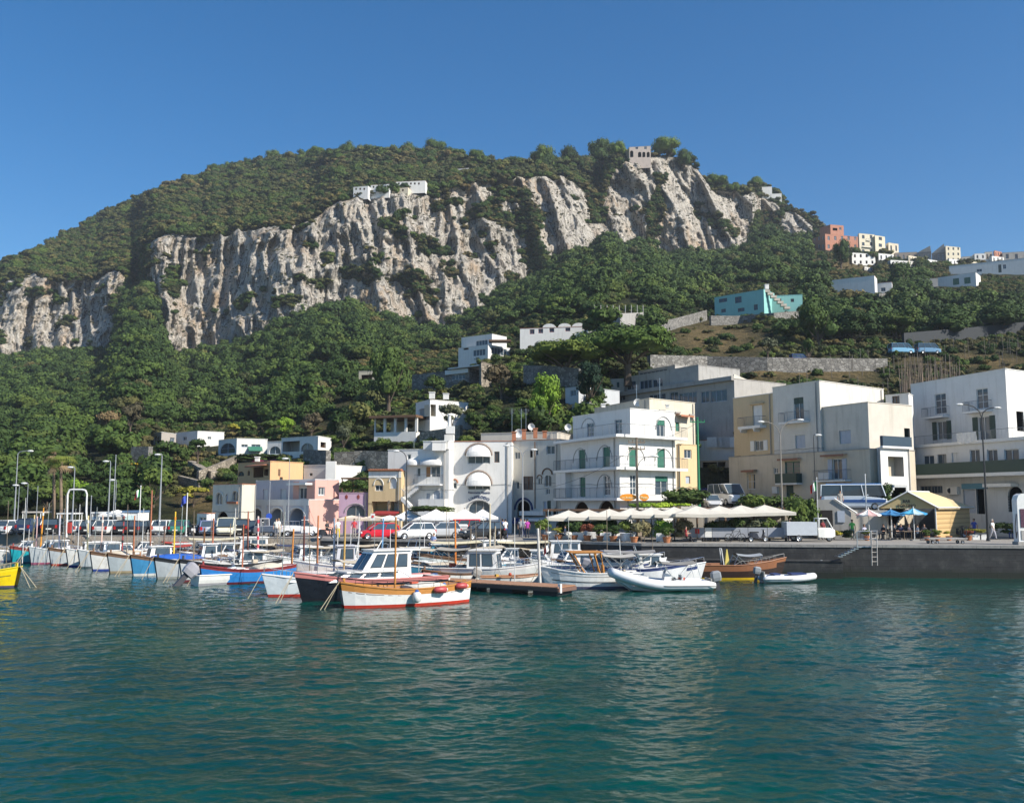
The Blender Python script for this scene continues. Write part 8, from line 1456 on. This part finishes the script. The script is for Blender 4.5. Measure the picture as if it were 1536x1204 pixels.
o, s_ = rib('large white inflatable boat with raised bow and console right of centre', 917, 886, 184, 6.6, 2.5, .33, (.74, .75, .76), .8, bim=True); s_.clutter(4, 20); m = MB(); m.box((1.2, 0, .7), (.5, .9, .5)); m.build('bow_locker', GELCOAT, o); m = MB(); m.ball((3.2, 0, 1.25), .2, 8, 5); m.build('bow_cap', NAVY, o)
o, s_ = rib('small white inflatable tender with dark blue seat beside the dark wooden launch', 1221, 873, 4, 3.9, 1.7, .24, (.74, .74, .75), .15, mot=.95); m = MB(); m.box((.7, 0, .62), (1.1, .9, .12)); m.box((-.9, 0, .6), (.5, .9, .12)); m.build('seat', NAVY, o)
b = Boat('long varnished wooden launch with dark stern and yellow waterline by the quay', 1166, 868, 1, 7.4, 2.2, 1.05, 'motor', (.045, .028, .022), (.70, .45, .02), wood((.30, .12, .05)), TEAK, rise=.5); b.stripe(.60, .95, wood((.26, .105, .045))); b.rails(.5, .3, P_GREY); b.clutter(6, 21); m = MB(); m.path([(b.X(.42), -.4, 1.0), (b.X(.4), -.3, 2.25), (b.X(.4), .3, 2.25), (b.X(.42), .4, 1.0)], .04, 5); m.build('arch_frame', FRAME_W, b.o); m = MB(); m.loft([[(b.X(.42) + .1, -.25, .9), (b.X(.42) + .5, -.25, .9), (b.X(.42) + .5, .25, .9), (b.X(.42) + .1, .25, .9)], [(b.X(.42) + .3, -.04, 2.2), (b.X(.42) + .36, -.04, 2.2), (b.X(.42) + .36, .04, 2.2), (b.X(.42) + .3, .04, 2.2)]]); m.build('furled_canvas', plain((.62, .50, .12), .8), b.o); b.bimini(.55, .8, 1.75, plain((.30, .32, .34), .7), .7)
b = Boat('white flat motor yacht with dark window band behind the large inflatable boat', 985, 866, -3, 8.4, 2.7, 1.1, 'motor', (.74, .74, .72), (.05, .06, .25), None, GELCOAT, group=BG); b.cabin(.25, .8, .85, .8, 'low', nwin=3); b.stripe(.80, .92, NAVY); b.rails(.45, .45); b.mast(.2, 2.6, CHROME, .03, -.9, 'outrigger'); mk_flag(b.o, 'wr', (b.X(.03), 0, 2.6), .7, .5); m = MB(); m.tube((b.X(.05), 0, 1.0), (b.X(.03), 0, 2.7), .025, n=5); m.build('flagstaff', POLEW, b.o)
b = Boat('white boat under grey canvas awning between the yacht and the wooden launch', 1020, 873, -4, 6.6, 2.4, .95, 'motor', (.70, .71, .72), (.05, .06, .2), NAVY, GELCOAT, group=BG); b.bimini(.15, .7, 2.15, plain((.25, .24, .23), .8)); b.console(.55); b.outboard(plain((.25, .25, .28), .4), -.3, 1.3); b.clutter(5, 22)
b = Boat('white speedboat with dark blue hull stripe behind the grey canvas awning', 1047, 862, -2, 6.2, 2.2, .9, 'motor', (.72, .72, .72), (.1, .1, .12), None, GELCOAT, group=BG); b.stripe(.7, .9, NAVY); b.cabin(.45, .8, .5, .75, 'low'); b.rails(.5, .4); m = MB(); [m.path([(b.X(.3), sg * .8, .9), (b.X(.22), sg * .7, 2.5), (b.X(.22), 0, 2.55)], .03, 5) for sg in (-1, 1)]; m.build('roll_bar', CHROME, b.o)
for k, (px, py, rz, L, D, kind, col, boot, feat, lab) in enumerate(((640, 876, 205, 5.6, .7, 'gozzo', WHH, (.4, .1, .08), 'e', 'open white rowing boat directly behind the front wooden boat'), (688, 872, 200, 5.2, .7, 'motor', (.6, .6, .62), (.2, .2, .2), 'o', 'small grey white boat with covered motor near the pontoon post'), (630, 861, 195, 5.8, .75, 'motor', (.55, .30, .14), (.2, .1, .05), 'e', 'varnished brown open boat below the sand coloured canvas'), (700, 858, 190, 5.4, .7, 'motor', (.06, .10, .12), (.1, .1, .1), 'cx', 'dark open boat under a pale cover left of the grey wheelhouse boat'), (730, 868, 10, 4.6, .6, 'motor', WHH, (.3, .3, .3), 'o', 'small white dinghy with round fenders beside the pontoon post'),
        (165, 838, 205, 6.2, .9, 'motor', WHH, (.2, .2, .3), 'h', 'white boat with box cabin behind the beige bottomed boat'), (105, 833, 205, 6.0, .9, 'motor', WHH, (.2, .2, .3), 'h', 'white boat with pointed cabin window behind the hoist frame'), (335, 858, 210, 6.0, .85, 'motor', WHH, (.3, .3, .35), 'o', 'white open boat with black and red outboard behind the bright blue boat'), (215, 842, 208, 5.8, .85, 'gozzo', GREYH, (.3, .1, .1), 'r', 'grey boat with brown canvas roof behind the pale grey bows'), (365, 852, 200, 6.4, .9, 'motor', WHH, (.1, .1, .3), 'b', 'white boat with dark folded awning below the striped pole'), (410, 857, 205, 6.6, .95, 'motor', WHH, (.1, .1, .2), 'bh', 'white cruiser with raised beige roof behind the sports boat'),
        (520, 862, 198, 6.6, .95, 'motor', (.5, .54, .56), (.1, .1, .12), 'h', 'grey blue boat with tall windscreen behind the black cruiser stern'), (560, 858, 200, 5.6, .8, 'motor', (.20, .22, .25), (.1, .1, .1), 'o', 'dark grey speedboat with black outboard behind the orange mast'), (800, 858, 186, 5.6, .8, 'gozzo', (.62, .62, .58), (.3, .1, .08), 'c', 'pale boat with rolled net behind the square wheelhouse'), (862, 848, 186, 6.0, .85, 'motor', (.10, .16, .30), (.2, .2, .2), 'h', 'navy hulled boat with white cabin near the landing ledge'), (925, 862, 186, 5.4, .8, 'motor', (.50, .56, .55), (.1, .1, .1), 'o', 'pale green grey boat just behind the inflatable boat bow'), (690, 846, 186, 6.4, .9, 'motor', (.08, .20, .22), (.1, .1, .1), 'b', 'dark green boat with long canvas behind the pontoon boats'), (585, 846, 196, 5.6, .85, 'motor', WHH, (.3, .05, .05), 'tx', 'white boat with bright blue cover below the quay behind the canvas'), (480, 850, 200, 6.0, .9, 'motor', GREYH, (.1, .1, .1), 'b', 'grey boat with navy folded hood below the pink house'), (60, 833, 205, 5.6, .85, 'gozzo', WHH, (.2, .3, .3), 'm', 'white double ended boat behind the grey bows near the cream poles'))):
    b = Boat(lab, px, py, rz, L, 2.1, D, kind, col, boot, None if k % 3 else BROWN, GELCOAT if k % 4 else TEAK, group=BG); b.clutter(4, 30 + k)
    if k % 2: b.mast(.45, 2.6 + .5 * (k % 5), [POLEW, CHROME, FRAME_W][k % 3], .03, 0, 'pole')
    if 'o' in feat: b.outboard(plain((.05, .05, .06), .35) if k % 2 else P_GREY, -.5, 1.15)
    if 'h' in feat: b.cabin(.38, .68, 1.1, .7, 'cuddy' if k % 2 else 'house', nwin=2); b.rails(.6, .4)
    if 'b' in feat: b.bimini(.15, .55, 1.9, plain((.04, .05, .10), .8) if k % 2 else CANVAS); b.rails(.55, .4)
    if 'c' in feat: b.cover(.2, .75, .3, CANVAS)
    if 't' in feat: b.cover(.15, .8, .4, plain((.02, .16, .50), .6))
    if 'r' in feat: b.bimini(.3, .7, 1.9, REDB)
    if 'm' in feat: b.mast(.5, 2.4, POLEW, .05)
    if 'e' in feat: b.rope(n=1)
b = Boat('narrow pale kayak stored on the ledge by the small inflatable tender', 1232, 867, -25, 1.9, .6, .25, 'gozzo', (.62, .60, .52), (.6, .58, .5), None, GELCOAT, name='kayak', cat='kayak'); b.o.location.z = .75
SRC = {o_['label'][:22]: o_ for o_ in list(COL.objects) if o_.name.startswith('boat') and o_.parent is None and 'label' in o_}
def again(key, px, py, rz, lab):
    s_ = [v for k, v in SRC.items() if k.startswith(key)][0]; c = copy_tree(s_); p = dock(px, py); c.location = p; c.rotation_euler.z = R(rz); c['label'] = lab; c['group'] = BG
for a_ in (('white boat with box ca', 188, 846, 40, 'white boat with box cabin moored stern out left of the tallest red brown pole'), ('white open boat with b', 232, 850, 220, 'white open boat with outboard just right of the tallest red brown pole'), ('white cabin cruiser wi', 305, 846, 200, 'white cabin cruiser with high windscreen behind the rust brown poles'), ('grey boat with brown c', 262, 852, 215, 'grey boat with brown roof beside the yellow and orange pole'), ('white boat with dark f', 345, 862, 212, 'white boat with dark hood between the blue boat and the arches'), ('white cruiser with rai', 378, 864, 208, 'white cruiser with raised roof just behind the big tilted outboard'),
        ('white boat with pointe', 140, 840, 215, 'white boat with small cabin behind the cream mooring pole'), ('white double ended boa', 88, 838, 215, 'white double ended boat behind the lilac mooring pole'), ('white boat with box ca', 36, 834, 210, 'white boat with box cabin behind the turquoise boat'), ('grey blue boat with ta', 500, 852, 200, 'grey blue boat with windscreen under the crossed spars'), ('small motor boat with', 760, 852, 186, 'small motor boat with white cabin below the scooters'), ('white speedboat with d', 545, 866, 203, 'white speedboat with dark blue stripe beside the black cruiser stern'),
        ('open white rowing boat', 612, 884, 206, 'open white rowing boat close behind the varnished stern'), ('dark open boat under a', 668, 862, 196, 'dark open boat with pale cover right of the wooden canvas mast'), ('white boat with dark f', 905, 850, 186, 'white boat with dark hood under the terracotta pots'), ('small white dinghy wit', 770, 878, 8, 'small white dinghy right behind the pontoon end'), ('navy hulled boat with', 975, 858, 186, 'navy hulled boat with white cabin near the flag')): again(*a_)
KS = ('white boat with box ca', 'white open boat with b', 'white boat with dark f', 'white double ended boa', 'grey blue boat with ta', 'white boat with pointe', 'grey boat with navy fo', 'open white rowing boat', 'white speedboat with d', 'wheelhouse boat with c')
KW = ('white boat with box cabin', 'white open outboard boat', 'white boat with dark hood', 'white double ended boat', 'grey blue boat with windscreen', 'white boat with small cabin', 'grey boat with folded hood', 'white rowing boat', 'white speedboat with blue stripe', 'wheelhouse boat with cream awning')
for k, (px, lm) in enumerate(((72, 'the palms'), (118, 'the hoist frame'), (160, 'the silver white estate car'), (200, 'the dark hatchback'), (238, 'the tallest pale lamp'), (274, 'the green hatchback'), (310, 'the lilac blue car'), (344, 'the cream van'), (380, 'the dark blue hatchback'), (415, 'the person in the white cap'), (450, 'the white pickup'), (486, 'the scooter rider'), (520, 'the lilac house'), (556, 'the red hatchback'), (592, 'the red barrier post'), (628, 'the white car'), (664, 'the rubbish containers'), (706, 'the black car'), (780, 'the blue awning'), (818, 'the first potted shrub'), (852, 'the left terracotta pots'))):
    Y = ex(px) - 2.6 - (k % 2); again(KS[(k * 7) % 10], px, 752 + 5.75 * F / Y, 195 + (k * 37) % 25, KW[(k * 7) % 10] + ' moored against the quay wall below ' + lm)
for k, (px, y0, Y, lm) in enumerate(((12, 752, 88, 'left of the turquoise boat'), (36, 748, 87, 'above the turquoise boat'), (70, 756, 86, 'beside the pale lilac pole'), (98, 744, 86, 'inside the hoist frame'), (118, 758, 84, 'right of the hoist hook'), (142, 762, 82, 'before the white tent edge'), (192, 758, 79, 'between the two dark hatchbacks'), (214, 764, 77, 'left of the flag pole car'), (270, 760, 72, 'before the green hatchback'), (292, 768, 70, 'before the scooter group'), (352, 764, 68, 'before the cream van'), (424, 770, 64, 'before the pickup cab'), (466, 764, 63, 'before the pink wall'), (538, 772, 62, 'left of the red hatchback'), (628, 776, 64, 'before the white car'), (716, 782, 62, 'before the black car'), (772, 778, 64, 'before the blue awning'))):
    x = xy(px, Y, 3); o = thing('boat_mast', 'thin bare mast of a moored boat rising ' + lm, 'mast', (x, Y, .1), group='thin masts in the marina'); m = MB(); H_ = zz(y0, Y); q = (k % 3 - 1) * .12; m.tube((0, 0, 0), (q, 0, H_), .035, .022, 6); m.tube((q * .8, -.5, H_ * .8), (q * .8, .5, H_ * .8), .012, n=4) if k % 2 else None; m.build('spar', [POLEW, FRAME_W, CHROME][k % 3], o); m = MB(); m.tube((q, 0, H_ - .1), (1.6, 0, .8), .008, n=3); m.tube((q, 0, H_ - .1), (-1.4, 0, .8), .008, n=3); m.build('stay', DARK, o)
# fenders hung on the front boat
L_ = G0.o.location; h_ = R(208)
def fender(t, sg, z, r, l, col, lab, vert=False, bt=G0):
    p = Vector((bt.X(t), sg * (bt.w(t) + r * .9), 0)); p.rotate(__import__('mathutils').Euler((0, 0, bt.o.rotation_euler.z))); p += bt.o.location; o = thing('fender', lab, 'fender', (p.x, p.y, z), bt.o.rotation_euler.z, 'fenders of the front boats'); m = MB()
    prof = [(.02, -l / 2 - .05), (r * .5, -l / 2), (r * .95, -l * .38), (r, 0), (r * .95, l * .38), (r * .5, l / 2), (.02, l / 2 + .05)]; m.lathe(prof, n=12)
    if not vert: m.v = [(a[2], a[1], -a[0]) for a in m.v]
    m.build('body', plain(col, .45, var=.2), o, smooth=True); c = MB(); c.ball((0, 0, l / 2) if vert else (-l / 2 + .02, 0, 0), r * .55, 8, 5); c.build('end_cap', plain((.03, .10, .35), .5) if vert else FRAME_W, o); m = MB(); m.tube((0, 0, r), (0, -sg * .0, .45), .012, n=4); m.build('line', ROPE, o)
fender(.50, 1, .55, .24, .55, (.72, .72, .70), 'white round fender with blue top on the middle of the front wooden boat', True); fender(.30, 1, .86, .19, .75, (.42, .06, .06), 'dark red cylinder fender on the varnished strake, middle one'); fender(.10, 1, .98, .18, .7, (.42, .06, .06), 'dark red cylinder fender near the stern of the front wooden boat')
# pontoon
PA, PB = Vector((3.4, 58.6, 0)), Vector((-40, 87, 0)); f = Fac(PA, PB); o = thing('pontoon', 'floating pontoon with brown plank deck on dark floats running back to the quay', 'pontoon', (3.4, 58.6, 0)); m = MB(); n = 90
for k in range(n): f.slab(m, f.L * k / n + .02, f.L * (k + 1) / n - .01, .50, .56, -1.1, 1.1)
m.build('deck', TEAK, o, world=True); m = MB(); f.slab(m, 0, f.L, .28, .49, -1.12, -1.02); f.slab(m, 0, f.L, .28, .49, 1.02, 1.12); f.slab(m, -.06, .02, .26, .49, -1.1, 1.1); m.build('edge_beam', plain((.16, .09, .07), .8), o, world=True)
for k in range(16): m = MB(); f.slab(m, f.L * k / 16 + .2, f.L * k / 16 + 1.9, -.4, .27, -.95, .95); m.build('float', DARK, o, world=True)
m = MB(); f.slab(m, -.08, .1, .2, .75, -.95, -.75); m.build('corner_block', FRAME_W, o, world=True)
def yp(px): return 60.9 / (1 + .000469 * (px - 768))
MP = 'mooring poles along the pontoon'
for k, (px, yt, c, lab) in enumerate(((48.5, 773, (.65, .50, .25), 'thin cream yellow mooring pole, leftmost of the coloured poles'), (56, 775, (.70, .45, .42), 'short pink white mooring pole left of the orange one'), (61, 762, (.70, .30, .03), 'taller orange mooring pole near the left edge'), (89.5, 773, (.60, .58, .66), 'pale lilac mooring pole left of the hoist frame'), (132, 774, (.68, .58, .32), 'cream mooring pole just right of the hoist frame'), (152, 773, (.66, .46, .38), 'rosy cream mooring pole left of the silver estate car'), (183, 774, (.35, .05, .05), 'dark red and black banded mooring pole'), (201, 774, (.45, .16, .07), 'red brown mooring pole right of the banded pole'), (226, 736, (.40, .15, .08), 'tallest red brown pole rising above the cars'), (246, 790, (.55, .32, .20), 'short brown pole before the white hatchback'), (261, 768, (.75, .50, .04), 'yellow and orange pole beside the green hatchback'), (306, 792, (.50, .20, .06), 'short rust brown pole near the lilac blue car'), (319, 778, (.38, .13, .07), 'rust brown pole before the cream van'), (372, 768, (.36, .12, .07), 'tall rust brown pole below the pink house arches'), (388, 775, (.70, .55, .52), 'white and pink spiral striped pole'), (437, 794, (.62, .25, .05), 'orange pole left of the white pickup'), (456, 775, (.40, .12, .08), 'thin rust pole crossing the white pickup'), (476, 774, (.50, .18, .07), 'rust orange pole right of the white pickup'), (502, 778, (.25, .32, .42), 'grey blue pole near the yellow skirted person'), (516, 775, (.55, .35, .10), 'wooden pole beside the crossed spars'), (572, 778, (.15, .35, .60), 'light blue pole crossing the red hatchback'), (684, 780, (.72, .22, .03), 'bright orange post before the red van'), (740, 790, (.40, .34, .25), 'short wooden post before the scooters'))):
    Y = yp(px) if px < 560 else 74; x = xy(px, Y, 2.5); o = thing('mooring_pole', lab, 'pole', (x, Y, -.8), group=MP); H_ = zz(yt, Y) + .8; m = MB(); rn = random.Random(k); lx = rn.uniform(-.12, .16); m.tube((0, 0, 0), (lx, 0, H_), .085, .06, 8); m.ball((lx, 0, H_), .065, 6, 4); m.build('shaft', plain(c, .6, var=.35), o)
    if k in (0, 2, 4, 5, 6, 10, 14): m = MB(); c2 = {6: (.03, .03, .03), 14: (.6, .08, .1), 10: (.6, .22, .02)}.get(k, (.72, .70, .64)); [m.tube((lx * q, 0, H_ * q), (lx * (q + .05), 0, H_ * (q + .05)), .09, n=8) for q in ((.55, .67, .79, .91) if k in (6, 14) else (.88,))]; m.build('band', plain(c2, .6), o)
o = thing('mooring_pole', 'tall weathered white pole left of the wooden framed motor boat', 'pole', (xy(811, 62.5, 1), 62.5, -.8)); m = MB(); m.tube((0, 0, 0), (-.18, 0, zz(792, 62.5) + .8), .11, .08, 8); m.build('shaft', plain((.62, .60, .56), .6, var=.4), o)
for px, py, lab in ((737, 862, 'short dark wooden post at the pontoon edge'), (740 + 55, 858, 'pale wooden post on the pontoon near the wheelhouse boat')):
    p = gr(px, py, .5); o = thing('pontoon_post', lab, 'post', tuple(p)); m = MB(); m.box((0, 0, .35), (.22, .22, .9)); m.box((0, 0, .83), (.28, .28, .06)); m.build('post', wood((.30, .20, .13)) if px < 790 else plain((.6, .58, .5), .7), o)
# ================================================================ AIR
hz = bpy.data.materials.new('haze'); hz.use_nodes = True; nt = hz.node_tree; nt.nodes.remove(nt.nodes['Principled BSDF']); pv = nt.nodes.new('ShaderNodeVolumePrincipled'); pv.inputs['Color'].default_value = (.80, .88, 1, 1); pv.inputs['Density'].default_value = .00014; pv.inputs['Anisotropy'].default_value = .1
nt.links.new(pv.outputs[0], nt.nodes['Material Output'].inputs['Volume']); m = MB(); m.box((0, 560, 172), (2700, 2300, 360)); tag(m.build('haze', hz), kind='stuff')
